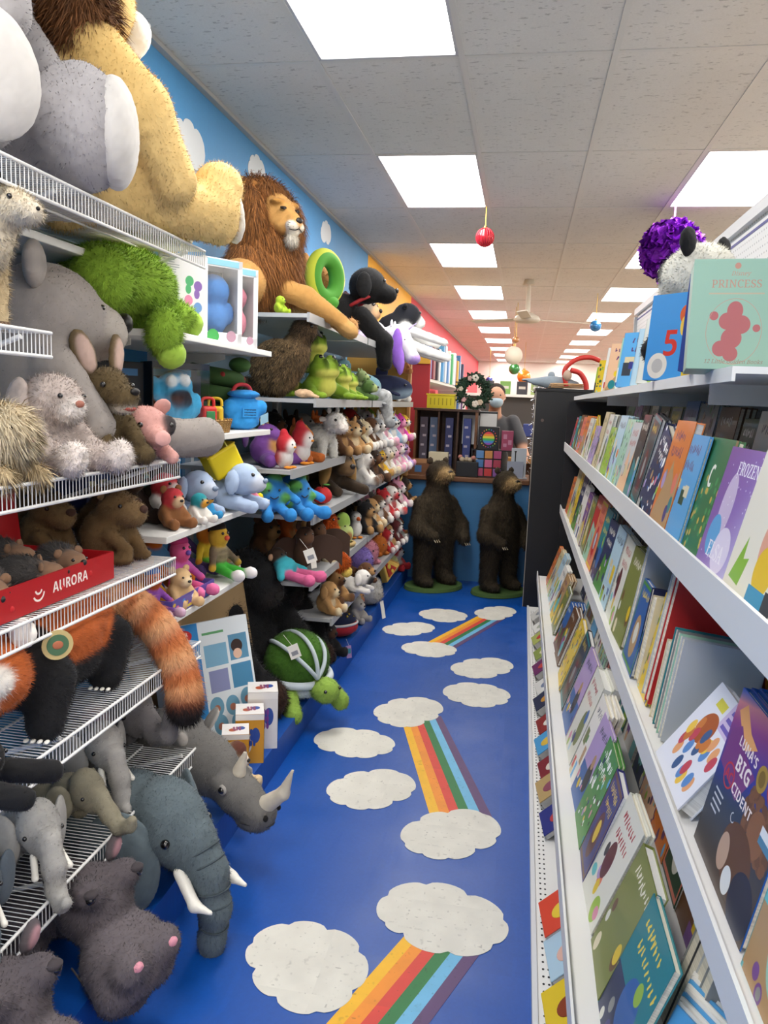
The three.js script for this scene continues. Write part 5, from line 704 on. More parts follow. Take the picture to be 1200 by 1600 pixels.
const fish = (c, b) => ({ cell: 0.011, k: 0.025, body: [E(0, 0.09, 0, 0.07, 0.075, 0.2, c), E(0, 0.06, 0.05, 0.06, 0.05, 0.15, b), K(0, 0.09, -0.17, 0, 0.09, -0.28, 0.04, 0.02, c)], parts: [['dorsal_fin', [E(0, 0.18, -0.02, 0.012, 0.05, 0.045, c, [0.5, 0, 0])]], ['tail_fin', [E(0, 0.13, -0.31, 0.012, 0.07, 0.03, c, [0.4, 0, 0]), E(0, 0.06, -0.31, 0.012, 0.05, 0.03, c, [-0.4, 0, 0])]], ...both(s => [['side_fin', [E(s * 0.09, 0.05, 0.03, 0.05, 0.01, 0.03, c, [0, s * -0.4, s * -0.3])]]])], eyes: both(s => [[s * 0.06, 0.105, 0.12, 0.008]]) });
plush('shark_plush', 'blue-grey plush shark lying past the frogs', 'plush shark', [-1.12, 1.55, -4.95], 1.9, 1.1, fish('#6f97a4', '#c9d4d6'));
plush('whale_plush', 'navy plush whale with tail over the shelf edge', 'plush whale', [-1.02, 1.55, -5.75], 2.2, 1.15, fish('#141c3c', '#8fa6b8'));
plush('dolphin_plush', 'pale teal plush dolphin at the back behind the shark', 'plush dolphin', [-1.22, 1.55, -5.35], 2.6, 1.1, fish('#7fb0b4', '#d6dede'));
plush('seal_plush', 'spotted grey and white plush seal hanging over the frog shelf edge', 'plush seal', [-0.97, 1.52, -5.2], 1.6, 1.0, { cell: 0.01, k: 0.02, mott: 0.7, body: [E(0, 0.06, -0.02, 0.06, 0.055, 0.09, '#a9abac'), K(0, 0.05, 0.05, 0, -0.1, 0.09, 0.055, 0.03, '#b4b6b6'), E(0, -0.12, 0.1, 0.04, 0.03, 0.035, '#83868a')], eyes: both(s => [[s * 0.03, -0.08, 0.12, 0.006]]), parts: [['nose', ball(0.009, 0, -0.12, 0.135, 1, 1, 1, 8), noseMat], ...both(s => [['flipper', [E(s * 0.06, 0.01, 0.06, 0.03, 0.01, 0.02, '#9a9c9e')]]])] });
for (const [l, p, c, s] of [['small dark green plush lizard beside the shark', [-1.0, 1.55, -4.68], '#4d6a34', 0.9], ['grey green plush lizard leaning on the shark', [-1.05, 1.62, -4.75], '#7a8a5c', 0.8]]) plush('lizard_plush', l, 'plush lizard', p, 1.5, s, lyer({ c, e: 'round', m: '#a9b87a' }), 'plush lizards');
// helper: a row of small toys with labels from their look and place -----------------
const K3 = { brown: '#5d3c24', dark: '#2b1d16', tan: '#b48a58', cream: '#d9c8a4', white: '#e6e2dc', grey: '#8c8a88', silver: '#b9bcc0', black: '#121216', pink: '#dc9ab4', purple: '#7a4a9c', orange: '#d0692a', yellow: '#dfb52e', red: '#b3262c', blue: '#3f7cc0', teal: '#3aa6b0', green: '#7fae3a', maroon: '#5a2024', lilac: '#b79ed6', magenta: '#c23a9a', 'pale blue': '#9fc0dc', peach: '#e0b08c' };
const kinds = { bear: ['plush bear', 'round'], dog: ['plush dog', 'flop'], cat: ['plush cat', 'point'], bunny: ['plush bunny', 'long'], horse: ['plush horse', 'point'], unicorn: ['plush unicorn', 'point'], monkey: ['plush monkey', 'round'], owl: ['plush owl', 'point'], fox: ['plush fox', 'point'], deer: ['plush deer', 'point'], duck: ['plush duck', 'none'], lamb: ['plush lamb', 'flop'], mouse: ['plush mouse', 'round'], penguin: ['plush penguin', 'none'], raccoon: ['plush raccoon', 'point'] };
function toyRow(where, y, list, z0, z1, x, sc, group, ry0 = 1.35) {
  list.forEach((it, i) => {
    const [kind, col, accent, lie] = it, [cat, ear] = kinds[kind], c = K3[col], a = K3[accent] || c;
    const z = z0 + (z1 - z0) * (list.length > 1 ? i / (list.length - 1) : 0.5), o = { c, m: a, b: a, e: ear, p: a };
    if (kind === 'unicorn') o.horn = '#d8c27a'; if (col === 'white' || kind === 'lamb') o.fuzz = 0.003; o.fur = 1100;
    const lab = `${col} ${cat}, ${ordinals[i]} from near end, ${where}`;
    const s = sc * (0.92 + 0.2 * h3(i, Math.round(y * 100), 3));
    toy(kind + '_plush', lab, cat, x + 0.04 * (h3(i, 5, Math.round(y * 50)) - 0.5), y + 0.002, z, ry0 + 0.5 * (h3(i, 9, Math.round(y * 70)) - 0.5), s, lie ? lyer({ c, m: a, e: ear === 'flop' ? 'flop' : ear === 'point' ? 'point' : 'round', fur: 900 }) : critter(o), group);
  });
}
// level 1.235
toy('dragon_plush', 'purple plush dragon with tan belly lying on the dragon shelf', 'plush dragon', -1.17, 1.237, -3.5, 1.3, 1.0, { cell: 0.009, k: 0.025, body: [E(0, 0.07, 0, 0.07, 0.07, 0.07, '#6b3d86'), E(0, 0.075, 0.045, 0.045, 0.05, 0.035, '#b8843c'), E(0, 0.15, 0.01, 0.045, 0.04, 0.05, '#6b3d86'), E(0, 0.14, 0.06, 0.03, 0.024, 0.03, '#7a4a96'), K(-0.05, 0.03, 0.05, -0.13, 0.03, 0.12, 0.035, 0.03, '#6b3d86'), K(0.05, 0.03, 0.05, 0.16, 0.03, 0.11, 0.035, 0.03, '#6b3d86')], parts: [...both(s => [['wing', [E(s * 0.1, 0.13, -0.04, 0.06, 0.05, 0.01, '#553070', [0, s * -0.4, s * 0.4])]], ['horn', [K(s * 0.02, 0.185, 0, s * 0.03, 0.215, -0.015, 0.008, 0.003, '#d8b060')]]])], eyes: both(s => [[s * 0.025, 0.165, 0.05, 0.007]]) });
toy('dragon_plush', 'rust orange scaly plush dragon beside the purple one', 'plush dragon', -1.08, 1.237, -3.72, 1.3, 1.0, { cell: 0.009, k: 0.025, mott: 0.5, body: [E(0, 0.07, 0, 0.06, 0.07, 0.06, '#a5561e'), E(0, 0.15, 0.01, 0.045, 0.045, 0.05, '#b0601f'), E(0, 0.135, 0.06, 0.028, 0.024, 0.028, '#b86c28'), ...both(s => [K(s * 0.04, 0.03, 0.03, s * 0.06, 0.025, 0.1, 0.028, 0.024, '#a5561e')])], parts: [...both(s => [['ear', [E(s * 0.035, 0.195, 0.0, 0.01, 0.025, 0.008, '#8a4014')]]])], eyes: both(s => [[s * 0.024, 0.165, 0.05, 0.006]]) });
for (const [l, z, s] of [['white-faced plush penguin in a red hood at the dragon shelf edge', -3.62, 0.95], ['second plush penguin in a red hood, lower and nearer the blue bag', -3.36, 0.8]]) toy('penguin_plush', l, 'plush penguin', -1.03, 1.237, z, 1.35, s, { cell: 0.008, k: 0.014, body: [E(0, 0.06, 0, 0.05, 0.06, 0.045, '#c9c6c4'), E(0, 0.13, 0.0, 0.055, 0.06, 0.05, '#b3202c'), E(0, 0.125, 0.025, 0.04, 0.042, 0.034, '#ece9e4'), E(0, 0.19, -0.01, 0.025, 0.03, 0.022, '#b3202c'), E(0, 0.06, -0.012, 0.053, 0.05, 0.045, '#b3202c')], parts: [['beak', [E(0, 0.12, 0.062, 0.01, 0.007, 0.01, '#e08a2a')]], ...both(s2 => [['foot', [E(s2 * 0.025, 0.008, 0.035, 0.02, 0.008, 0.026, '#e08a2a')]]])], eyes: both(s2 => [[s2 * 0.018, 0.135, 0.055, 0.005]]) }, 'hooded penguins');
toy('cow_plush', 'white curly plush cow standing in the middle of the dragon shelf', 'plush cow', -1.05, 1.237, -4.1, 1.1, 1.15, { cell: 0.009, k: 0.02, fuzz: 0.004, fur: { n: 5000, len: 0.012, wid: 0.0025, cj: 0.12 }, body: [E(0, 0.1, -0.03, 0.06, 0.055, 0.09, '#e4e1da'), E(0, 0.165, 0.07, 0.05, 0.048, 0.05, '#e8e5df'), E(0, 0.145, 0.115, 0.032, 0.026, 0.028, '#efe6de'), ...both(s => [K(s * 0.038, 0.07, 0.03, s * 0.04, 0.015, 0.035, 0.022, 0.02, '#e4e1da'), K(s * 0.038, 0.07, -0.09, s * 0.04, 0.015, -0.09, 0.022, 0.02, '#e4e1da')])], parts: [...both(s => [['ear', [E(s * 0.065, 0.18, 0.055, 0.025, 0.013, 0.01, '#ddd6cc')]], ['horn', [E(s * 0.03, 0.22, 0.06, 0.01, 0.02, 0.01, '#efebe2')]]])], eyes: both(s => [[s * 0.034, 0.178, 0.105, 0.007]]) });
const w1 = 'on the dragon shelf of the steel bays', g1 = 'small toys on the dragon shelf';
toyRow(w1, 1.237, [['horse', 'brown', 'tan'], ['deer', 'tan', 'cream'], ['monkey', 'dark', 'tan'], ['bear', 'cream', 'white'], ['dog', 'brown', 'white'], ['owl', 'silver', 'white'], ['unicorn', 'white', 'pink'], ['cat', 'cream', 'white'], ['unicorn', 'pale blue', 'white'], ['bunny', 'pink', 'white'], ['bear', 'magenta', 'pink'], ['lamb', 'yellow', 'white']], -4.36, -6.5, -1.01, 1.05, g1);
toyRow('at the back of the dragon shelf', 1.237, [['bear', 'black', 'brown'], ['horse', 'dark', 'brown'], ['dog', 'grey', 'white'], ['fox', 'orange', 'white'], ['bear', 'brown', 'tan'], ['owl', 'brown', 'cream'], ['dog', 'red', 'tan'], ['bunny', 'silver', 'white'], ['unicorn', 'white', 'lilac'], ['bear', 'green', 'yellow']], -3.95, -6.5, -1.28, 1.2, 'toys at the back of the dragon shelf');
// level 1.01
for (const [l, p, ry, s] of [['blue and green plush planet globe lying at the corner of its steel shelf', [-1.05, 1.012, -3.56], 1.0, 1.0], ['blue and green plush planet globe with feet hanging past the white shelf', [-1.1, 1.03, -3.36], 0.6, 0.95]]) {
  const sp = { cell: 0.008, k: 0.016, sharp: 0.004, body: [E(0, 0.09, 0, 0.09, 0.088, 0.085, '#2574b8'), ...[[-0.04, 0.13, 0.06, 0.035], [0.05, 0.08, 0.065, 0.03], [-0.06, 0.05, 0.045, 0.03], [0.02, 0.165, 0.02, 0.035], [0.075, 0.12, -0.01, 0.03], [-0.08, 0.1, -0.01, 0.03]].map(q => E(q[0], q[1], q[2], q[3], q[3] * 0.8, q[3] * 0.8, '#4f8f3e', null, { cw: 0.8 })), ...both(q => [K(q * 0.03, 0.04, 0.06, q * 0.05, 0.01, 0.15, 0.024, 0.024, '#2f86cc'), E(q * 0.055, 0.015, 0.17, 0.028, 0.032, 0.03, '#2f86cc'), K(q * 0.08, 0.1, 0.02, q * 0.11, 0.07, 0.08, 0.018, 0.02, '#2f86cc')])], eyes: both(q => [[q * 0.025, 0.12, 0.083, 0.006]]), parts: [['smile', tube([[-0.02, 0.09, 0.0865], [0, 0.08, 0.088], [0.02, 0.09, 0.0865]], 0.0025, 10, 5), noseMat]] };
  plush('globe_plush', l, 'plush globe', p, ry, s, sp, 'plush globes');
}
plush('alien_plush', 'lime green plush alien with black eyes and two antennae', 'plush alien', [-1.13, 1.012, -3.83], 1.0, 1.05, { cell: 0.008, k: 0.012, fuzz: 0.0006, body: [E(0, 0.05, 0, 0.045, 0.05, 0.04, '#8cc22a'), E(0, 0.14, 0.01, 0.075, 0.06, 0.06, '#93cb2e'), ...both(s => [K(s * 0.035, 0.18, 0, s * 0.045, 0.215, 0.005, 0.008, 0.007, '#93cb2e'), E(s * 0.046, 0.226, 0.006, 0.018, 0.018, 0.018, '#93cb2e'), E(s * 0.032, 0.135, 0.056, 0.02, 0.026, 0.014, '#16181a', [0, s * 0.3, s * 0.4])])], eyes: both(s => [[s * 0.036, 0.145, 0.071, 0.003]]) });
{ const t = thing('apple_plush', 'round red plush apple at the front edge beside the planet globe', 'plush apple', [-1.0, 1.012, -3.92], 0); const pts = []; for (let i = 0; i <= 18; i++) { const a = i / 18 * PI, r = 0.052 * Math.sin(a) * (1 + 0.12 * Math.cos(a)); pts.push(new THREE.Vector2(Math.max(0.0001, r), 0.046 - 0.046 * Math.cos(a) - (i > 15 ? (i - 15) * 0.006 : 0))); } part(t, 'fruit', new THREE.LatheGeometry(pts, 28), cm(0xb81e22, 0.75)); part(t, 'stalk', bar([0, 0.075, 0], [0.008, 0.105, 0], 0.004), cm(0x5a3c1c, 0.8)); part(t, 'leaf', ball(0.02, 0.022, 0.1, 0, 1, 0.25, 0.55, 10), cm(0x4f8f3a, 0.8)); }
const houndC = '#3a2c1e'; toy('hound_plush', 'dark brown plush basset hound with long tan ears, sprawled on the globe shelf', 'plush dog', -1.08, 1.012, -4.4, 1.0, 1.5, { cell: 0.009, k: 0.022, body: [E(0, 0.06, -0.04, 0.06, 0.055, 0.09, houndC), E(0, 0.12, 0.05, 0.045, 0.045, 0.05, houndC), E(0, 0.1, 0.095, 0.03, 0.028, 0.032, '#6b5236'), ...both(s => [K(s * 0.05, 0.04, 0.03, s * 0.07, 0.02, 0.12, 0.025, 0.02, houndC)])], parts: [...both(s => [['ear', [E(s * 0.065, 0.095, 0.045, 0.016, 0.065, 0.03, '#a9834e', [0, 0, s * 0.2])], 'tan ear']]), ['nose', ball(0.011, 0, 0.112, 0.125, 1.2, 0.9, 0.8, 8), noseMat]], eyes: both(s => [[s * 0.022, 0.14, 0.09, 0.006]]) });
toyRow('on the globe shelf of the steel bays', 1.022, [['dog', 'white', 'brown'], ['bear', 'dark', 'brown'], ['dog', 'brown', 'white'], ['lamb', 'yellow', 'tan'], ['dog', 'white', 'cream'], ['unicorn', 'white', 'pink'], ['unicorn', 'pink', 'white'], ['unicorn', 'white', 'lilac'], ['bunny', 'lilac', 'pink']], -4.85, -6.5, -0.99, 1.1, 'small toys on the globe shelf');
toyRow('at the back of the globe shelf', 1.022, [['bear', 'black', 'brown'], ['horse', 'dark', 'dark'], ['bear', 'brown', 'tan'], ['dog', 'black', 'white'], ['bear', 'brown', 'cream'], ['horse', 'brown', 'white'], ['unicorn', 'white', 'white'], ['unicorn', 'pink', 'lilac']], -4.1, -6.5, -1.28, 1.25, 'toys at the back of the globe shelf');
// level 0.70
const batS = { cell: 0.009, k: 0.018, body: [E(0, 0.08, 0, 0.045, 0.06, 0.04, '#4a3222'), E(0, 0.16, 0.01, 0.04, 0.04, 0.04, '#523828'), E(0, 0.15, 0.045, 0.02, 0.018, 0.018, '#6a4a34')], parts: [...both(s => [['wing', (() => { const sh = new THREE.Shape(); sh.moveTo(0, 0.14); sh.quadraticCurveTo(0.09, 0.19, 0.15, 0.12); sh.lineTo(0.15, 0.02); sh.quadraticCurveTo(0.11, 0.07, 0.1, 0.03); sh.quadraticCurveTo(0.06, 0.08, 0.05, 0.04); sh.lineTo(0, 0.03); const g = new THREE.ExtrudeGeometry(sh, { depth: 0.006, bevelEnabled: false, curveSegments: 8 }); if (s < 0) g.rotateY(PI); g.rotateY(s * -0.35); g.translate(s * 0.03, 0, -0.01); return g; })(), cm(0x3c2619, 0.8)], ['ear', [E(s * 0.025, 0.205, 0.0, 0.013, 0.024, 0.008, '#4a3222')]]]), ['swing_tag', box(0.03, 0.045, 0.0015, 0.02, 0.05, 0.055, -0.2, 0.2, 0), tagMat]], eyes: both(s => [[s * 0.016, 0.172, 0.043, 0.005]]) };
plush('bat_plush', 'brown plush bat with spread wings and white tag, nearer of two', 'plush bat', [-1.02, 0.702, -3.66], 0.8, 1.15, batS, 'plush bats'); plush('bat_plush', 'brown plush bat beside the orange fringe plush', 'plush bat', [-1.02, 0.702, -3.9], 0.9, 1.1, batS, 'plush bats');
plush('boa_plush', 'bright orange fringed plush with yellow tip hanging over the bat shelf', 'plush caterpillar', [-0.98, 0.702, -4.08], 1.2, 1.0, { cell: 0.009, k: 0.02, fuzz: 0.004, fur: { n: 9000, len: 0.02, wid: 0.003, cj: 0.35 }, body: [E(0, 0.05, 0, 0.05, 0.05, 0.06, '#d9601c'), E(0, 0.12, -0.01, 0.05, 0.06, 0.05, '#df6a20'), E(0, 0.19, -0.03, 0.045, 0.05, 0.045, '#d9601c'), E(0, -0.02, 0.07, 0.045, 0.05, 0.04, '#df6a20')], parts: [['foot', [E(0.02, -0.07, 0.09, 0.035, 0.032, 0.03, '#e2c25a')]]], eyes: both(s => [[s * 0.025, 0.21, 0.025, 0.007]]) });
plush('avocado_plush', 'pale green plush avocado with tan centre on the bat shelf', 'plush avocado', [-1.0, 0.702, -4.42], 1.0, 1.0, { cell: 0.008, k: 0.012, fuzz: 0.0006, sharp: 0.003, body: [E(0, 0.07, 0, 0.075, 0.07, 0.05, '#8fb44a'), E(0, 0.14, 0, 0.05, 0.06, 0.04, '#9cbf58'), E(0, 0.075, 0.03, 0.055, 0.055, 0.026, '#c6d68a'), E(0, 0.065, 0.05, 0.026, 0.026, 0.018, '#9a6a3c')], eyes: both(s => [[s * 0.02, 0.125, 0.043, 0.005]]), parts: [['basket_rim', (() => { const g = new THREE.TorusGeometry(0.072, 0.012, 6, 30); g.rotateX(PI / 2); g.translate(0, 0.018, 0); return g; })(), cm(0xb59a64, 0.8)]] });
plush('puffin_plush', 'black and white plush puffin with orange beak on the bat shelf', 'plush puffin', [-0.99, 0.702, -4.72], 0.7, 1.0, { cell: 0.008, k: 0.014, body: [E(0, 0.06, 0, 0.045, 0.06, 0.045, '#15151a'), E(0, 0.06, 0.02, 0.033, 0.05, 0.032, '#e9e6e0'), E(0, 0.13, 0.005, 0.036, 0.036, 0.036, '#15151a'), E(0, 0.13, 0.02, 0.028, 0.026, 0.024, '#e9e6e0')], parts: [['beak', [K(0, 0.125, 0.04, 0, 0.12, 0.065, 0.014, 0.006, '#d9642a')]], ...both(s => [['foot', [E(s * 0.022, 0.007, 0.035, 0.017, 0.007, 0.022, '#d9842a')]]])], eyes: both(s => [[s * 0.02, 0.14, 0.036, 0.004]]) });
toy('monkey_plush', 'pink-limbed plush monkey in a turquoise top lying at the bat shelf corner', 'plush monkey', -1.06, 0.702, -3.5, 1.3, 1.0, { cell: 0.008, k: 0.014, body: [E(0, 0.055, 0, 0.06, 0.05, 0.05, '#39a9b8'), E(0, 0.1, -0.05, 0.045, 0.045, 0.045, '#3d2c20'), ...both(s => [K(s * 0.035, 0.03, 0.03, s * 0.05, 0.02, 0.15, 0.022, 0.024, '#cf5f8c'), E(s * 0.052, 0.022, 0.165, 0.028, 0.028, 0.026, '#cf5f8c'), K(s * 0.05, 0.06, 0, s * 0.1, 0.03, 0.04, 0.018, 0.018, '#39a9b8')])], eyes: both(s => [[s * 0.016, 0.12, -0.01, 0.005]]), parts: [...both(s => [['ear', [E(s * 0.05, 0.105, -0.05, 0.016, 0.018, 0.01, '#c69a78')]]])] });
for (const [i, z, c, s] of [[0, -4.0, 'cream', 0.9], [1, -4.22, 'yellow', 0.75]]) toy('ball_plush', i ? 'small round yellow plush ball at the bat shelf edge' : 'round cream plush ball below the brown bats', 'plush ball', -0.965, 0.66, z, 1.2, s, { cell: 0.008, body: [E(0, 0.05, 0, 0.055, 0.052, 0.052, K3[c]), ...both(q => [E(q * 0.03, 0.005, 0.03, 0.018, 0.012, 0.02, K3[c])])], parts: [['nose', ball(0.006, 0, 0.05, 0.055, 1, 1, 1, 8), noseMat]], eyes: both(q => [[q * 0.018, 0.066, 0.045, 0.004]]) });
toyRow('on the bat shelf of the steel bays', 0.702, [['bear', 'black', 'tan'], ['dog', 'tan', 'cream'], ['dog', 'brown', 'white'], ['bear', 'red', 'white'], ['penguin', 'white', 'red'], ['bear', 'maroon', 'white'], ['unicorn', 'pink', 'white'], ['dog', 'dark', 'tan']], -4.95, -6.5, -0.98, 1.1, 'small toys on the bat shelf');
toyRow('at the back of the bat shelf', 0.702, [['bear', 'brown', 'tan'], ['fox', 'orange', 'tan'], ['bear', 'tan', 'cream'], ['penguin', 'black', 'white'], ['bear', 'black', 'brown'], ['dog', 'black', 'tan'], ['bear', 'pink', 'white'], ['bunny', 'white', 'pink']], -3.85, -6.5, -1.28, 1.3, 'toys at the back of the bat shelf');
// level 0.425
for (const [l, x, z, c, s] of [['round lilac plush on the low steel shelf', -1.0, -4.9, '#8672bc', 1.25], ['round pink plush behind the lilac one', -1.02, -5.25, '#d88fa0', 1.15], ['round orange plush farther along the low steel shelf', -1.0, -5.6, '#c8722c', 0.95]]) toy('ball_plush', l, 'plush ball', x, 0.43, z, 1.2, s, { cell: 0.011, fuzz: 0.003, fur: { n: 3500, len: 0.012, wid: 0.003, cj: 0.15 }, body: [E(0, 0.075, 0, 0.08, 0.076, 0.078, c), ...both(q => [E(q * 0.05, 0.012, 0.05, 0.024, 0.014, 0.028, c)])], parts: [...both(q => [['ear', [E(q * 0.045, 0.155, 0, 0.02, 0.02, 0.01, c)]]])], eyes: both(q => [[q * 0.025, 0.09, 0.072, 0.006]]) }, 'round plush animals');
toyRow('on the low steel shelf', 0.427, [['dog', 'tan', 'cream'], ['mouse', 'tan', 'brown'], ['dog', 'white', 'black', 1], ['dog', 'brown', 'tan', 1]], -3.95, -4.7, -0.98, 0.95, 'small toys on the low steel shelf');
toyRow('far along the low steel shelf', 0.427, [['bear', 'red', 'white'], ['dog', 'tan', 'white'], ['bear', 'maroon', 'white'], ['cat', 'grey', 'white'], ['bear', 'red', 'tan']], -5.75, -6.5, -0.99, 0.95, 'toys at the far end of the low steel shelf');
toyRow('at the back of the low steel shelf', 0.427, [['bear', 'black', 'black'], ['bear', 'dark', 'brown'], ['dog', 'tan', 'cream'], ['bear', 'grey', 'white'], ['bear', 'brown', 'tan']], -4.4, -6.4, -1.28, 1.2, 'toys at the back of the low steel shelf');
// plinth, far stretch
toy('sheep_plush', 'white fluffy round plush sheep on the plinth with a white ribbon tag', 'plush sheep', -1.02, 0.132, -5.3, 1.1, 1.25, { cell: 0.01, fuzz: 0.004, fur: { n: 7000, len: 0.014, wid: 0.003, cj: 0.08 }, body: [E(0, 0.085, 0, 0.09, 0.085, 0.09, '#dcdad4'), E(0.01, 0.06, 0.08, 0.03, 0.03, 0.025, '#c9c2b8')], parts: [['ribbon', box(0.03, 0.1, 0.002, 0.03, -0.02, 0.105, -0.15, 0, 0.1), tagMat, 'white ribbon']], eyes: both(q => [[q * 0.014 + 0.01, 0.075, 0.1, 0.004]]) });
{ const t = thing('pizza_plush', 'red and yellow plush pizza slice on the plinth beside the sheep', 'plush pizza', [-0.99, 0.16, -5.85], 1.0); const sh = new THREE.Shape([new THREE.Vector2(0, 0.02), new THREE.Vector2(-0.1, 0.17), new THREE.Vector2(0.1, 0.17)]); const g = new THREE.ExtrudeGeometry(sh, { depth: 0.04, bevelEnabled: true, bevelSize: 0.014, bevelThickness: 0.014, bevelSegments: 3 }); part(t, 'slice', g, cm(0xdcb658, 0.85)); part(t, 'sauce', xf(new THREE.ExtrudeGeometry(new THREE.Shape([new THREE.Vector2(0, 0.04), new THREE.Vector2(-0.07, 0.14), new THREE.Vector2(0.07, 0.14)]), { depth: 0.01, bevelEnabled: false }), 0, 0, 0.052), cm(0xb03024, 0.8)); part(t, 'crust', cyl(0.026, 0.026, 0.23, 0, 0.175, 0.02, 0, 0, PI / 2, 14), cm(0xb98a48, 0.85)); part(t, 'topping', merge([ball(0.02, -0.02, 0.12, 0.062, 1, 1, 0.4, 10), ball(0.016, 0.025, 0.1, 0.062, 1, 1, 0.4, 10)]), cm(0xd9c04a, 0.8)); t.rotation.x = -0.5; }
toy('ball_plush', 'olive green round plush at the far end of the plinth', 'plush ball', -1.04, 0.132, -6.2, 1.2, 1.4, { cell: 0.012, fuzz: 0.003, body: [E(0, 0.075, 0, 0.078, 0.075, 0.075, '#8a8a58'), E(0, 0.08, 0.05, 0.04, 0.04, 0.035, '#a3a070')], eyes: both(q => [[q * 0.02, 0.1, 0.075, 0.006]]), parts: [['nose', ball(0.007, 0, 0.08, 0.088, 1, 1, 1, 8), noseMat]] });
toy('bear_plush', 'red and white striped plush bear at the very end of the plinth', 'plush bear', -1.02, 0.132, -6.52, 1.3, 1.2, critter({ c: '#b8272e', b: '#e8e4e0', h: '#b8272e', m: '#e8e4e0', x: [[0, 0.09, 0, 0.058, 0.008, 0.052, '#e8e4e0'], [0, 0.05, 0, 0.058, 0.008, 0.052, '#e8e4e0']] }));
{ const t = thing('rocket_plush', 'red plush boat-shaped toy with dark blue top on the plinth', 'plush toy', [-1.0, 0.131, -4.5], 0.9); part(t, 'hull', skin([E(0, 0.06, 0, 0.11, 0.055, 0.07, '#b3262e')], 0.009, {}), plushMat); part(t, 'white_band', (() => { const g = new THREE.TorusGeometry(1, 0.07, 8, 36); g.rotateX(PI / 2); g.scale(0.106, 0.12, 0.067); g.translate(0, 0.085, 0); return g; })(), cm(0xdad6d0, 0.8)); part(t, 'top', skin([E(0, 0.1, 0, 0.095, 0.045, 0.06, '#1d2440')], 0.009, {}), plushMat); part(t, 'dots', merge([[0.03, 0.14, 0.025], [-0.03, 0.14, 0.02], [0.0, 0.135, 0.045], [0.06, 0.12, 0.03]].map(p => ball(0.007, ...p, 1, 1, 1, 8))), cm(0xd9b840, 0.7)); }
toy('mouse_plush', 'small grey plush mouse on the plinth beside the red boat toy', 'plush mouse', -0.99, 0.132, -4.85, 1.2, 0.85, critter({ c: '#a39e98', m: '#c9c4bc', e: 'round' }));
toy('burger_plush', 'tan round plush burger with green and red trim on the plinth', 'plush burger', -1.08, 0.132, -4.95, 1.2, 1.2, { cell: 0.01, k: 0.01, sharp: 0.003, body: [E(0, 0.12, 0, 0.1, 0.05, 0.1, '#b98850'), E(0, 0.045, 0, 0.098, 0.045, 0.098, '#b98850'), E(0, 0.08, 0, 0.106, 0.014, 0.106, '#4f8f3a'), E(0, 0.094, 0, 0.103, 0.012, 0.103, '#b0302a')], eyes: both(q => [[q * 0.025, 0.125, 0.092, 0.006]]) });
toy('bear_plush', 'black plush cub on the plinth in front of the second gorilla', 'plush bear', -1.02, 0.132, -4.12, 1.2, 1.1, critter({ c: '#101014', m: '#4a3020', e: 'round' }));
{ const t = thing('price_tag', 'pink and teal printed swing tag hanging at the plinth edge', 'tag', [-0.915, 0.1, -4.32], 0.5); part(t, 'card', box(0.03, 0.075, 0.0015, 0, 0, 0, 0, 0, 0.1), cm(0xb890b8, 0.5)); part(t, 'print', box(0.022, 0.03, 0.001, 0, 0.005, 0.001, 0, 0, 0.1), cm(0x3f8f9a, 0.5)); part(t, 'loop', bar([0, 0.035, 0], [-0.02, 0.08, 0], 0.001, 4), tagMat); }
// ---------------------------------------------------------------- counter, bears and the shop behind
const woodTex = (r, g, b, k) => dataTex(256, 256, (u, v) => { const a = fbm(u * 3, v * 26, k, 4), n = noise(u * 40, v * 240, k); const m = 0.82 + 0.36 * (a - 0.5) + 0.08 * n; return [r * m, g * m, b * m]; });
const woodMat = new THREE.MeshPhysicalMaterial({ map: woodTex(128, 82, 48, 2), roughness: 0.5 }), darkWood = new THREE.MeshPhysicalMaterial({ map: woodTex(74, 46, 30, 5), roughness: 0.55 }), lightWood = new THREE.MeshPhysicalMaterial({ map: woodTex(186, 138, 82, 6), roughness: 0.5 });
{
  const t = thing('sales_counter', 'blue-fronted sales counter with brown wooden top behind the bears', 'counter');
  part(t, 'front', span(-1.55, 0.085, 0, 0.88, -6.85, -6.9), new THREE.MeshPhysicalMaterial({ map: wallTex(62, 122, 172, 8), roughness: 0.45 }));
  part(t, 'worktop', rbox(1.62, 0.04, 0.62, 0.006, -0.73, 0.9, -7.12), woodMat);
  part(t, 'body', span(-1.5, 0.05, 0, 0.88, -6.9, -7.4), darkWood);
}
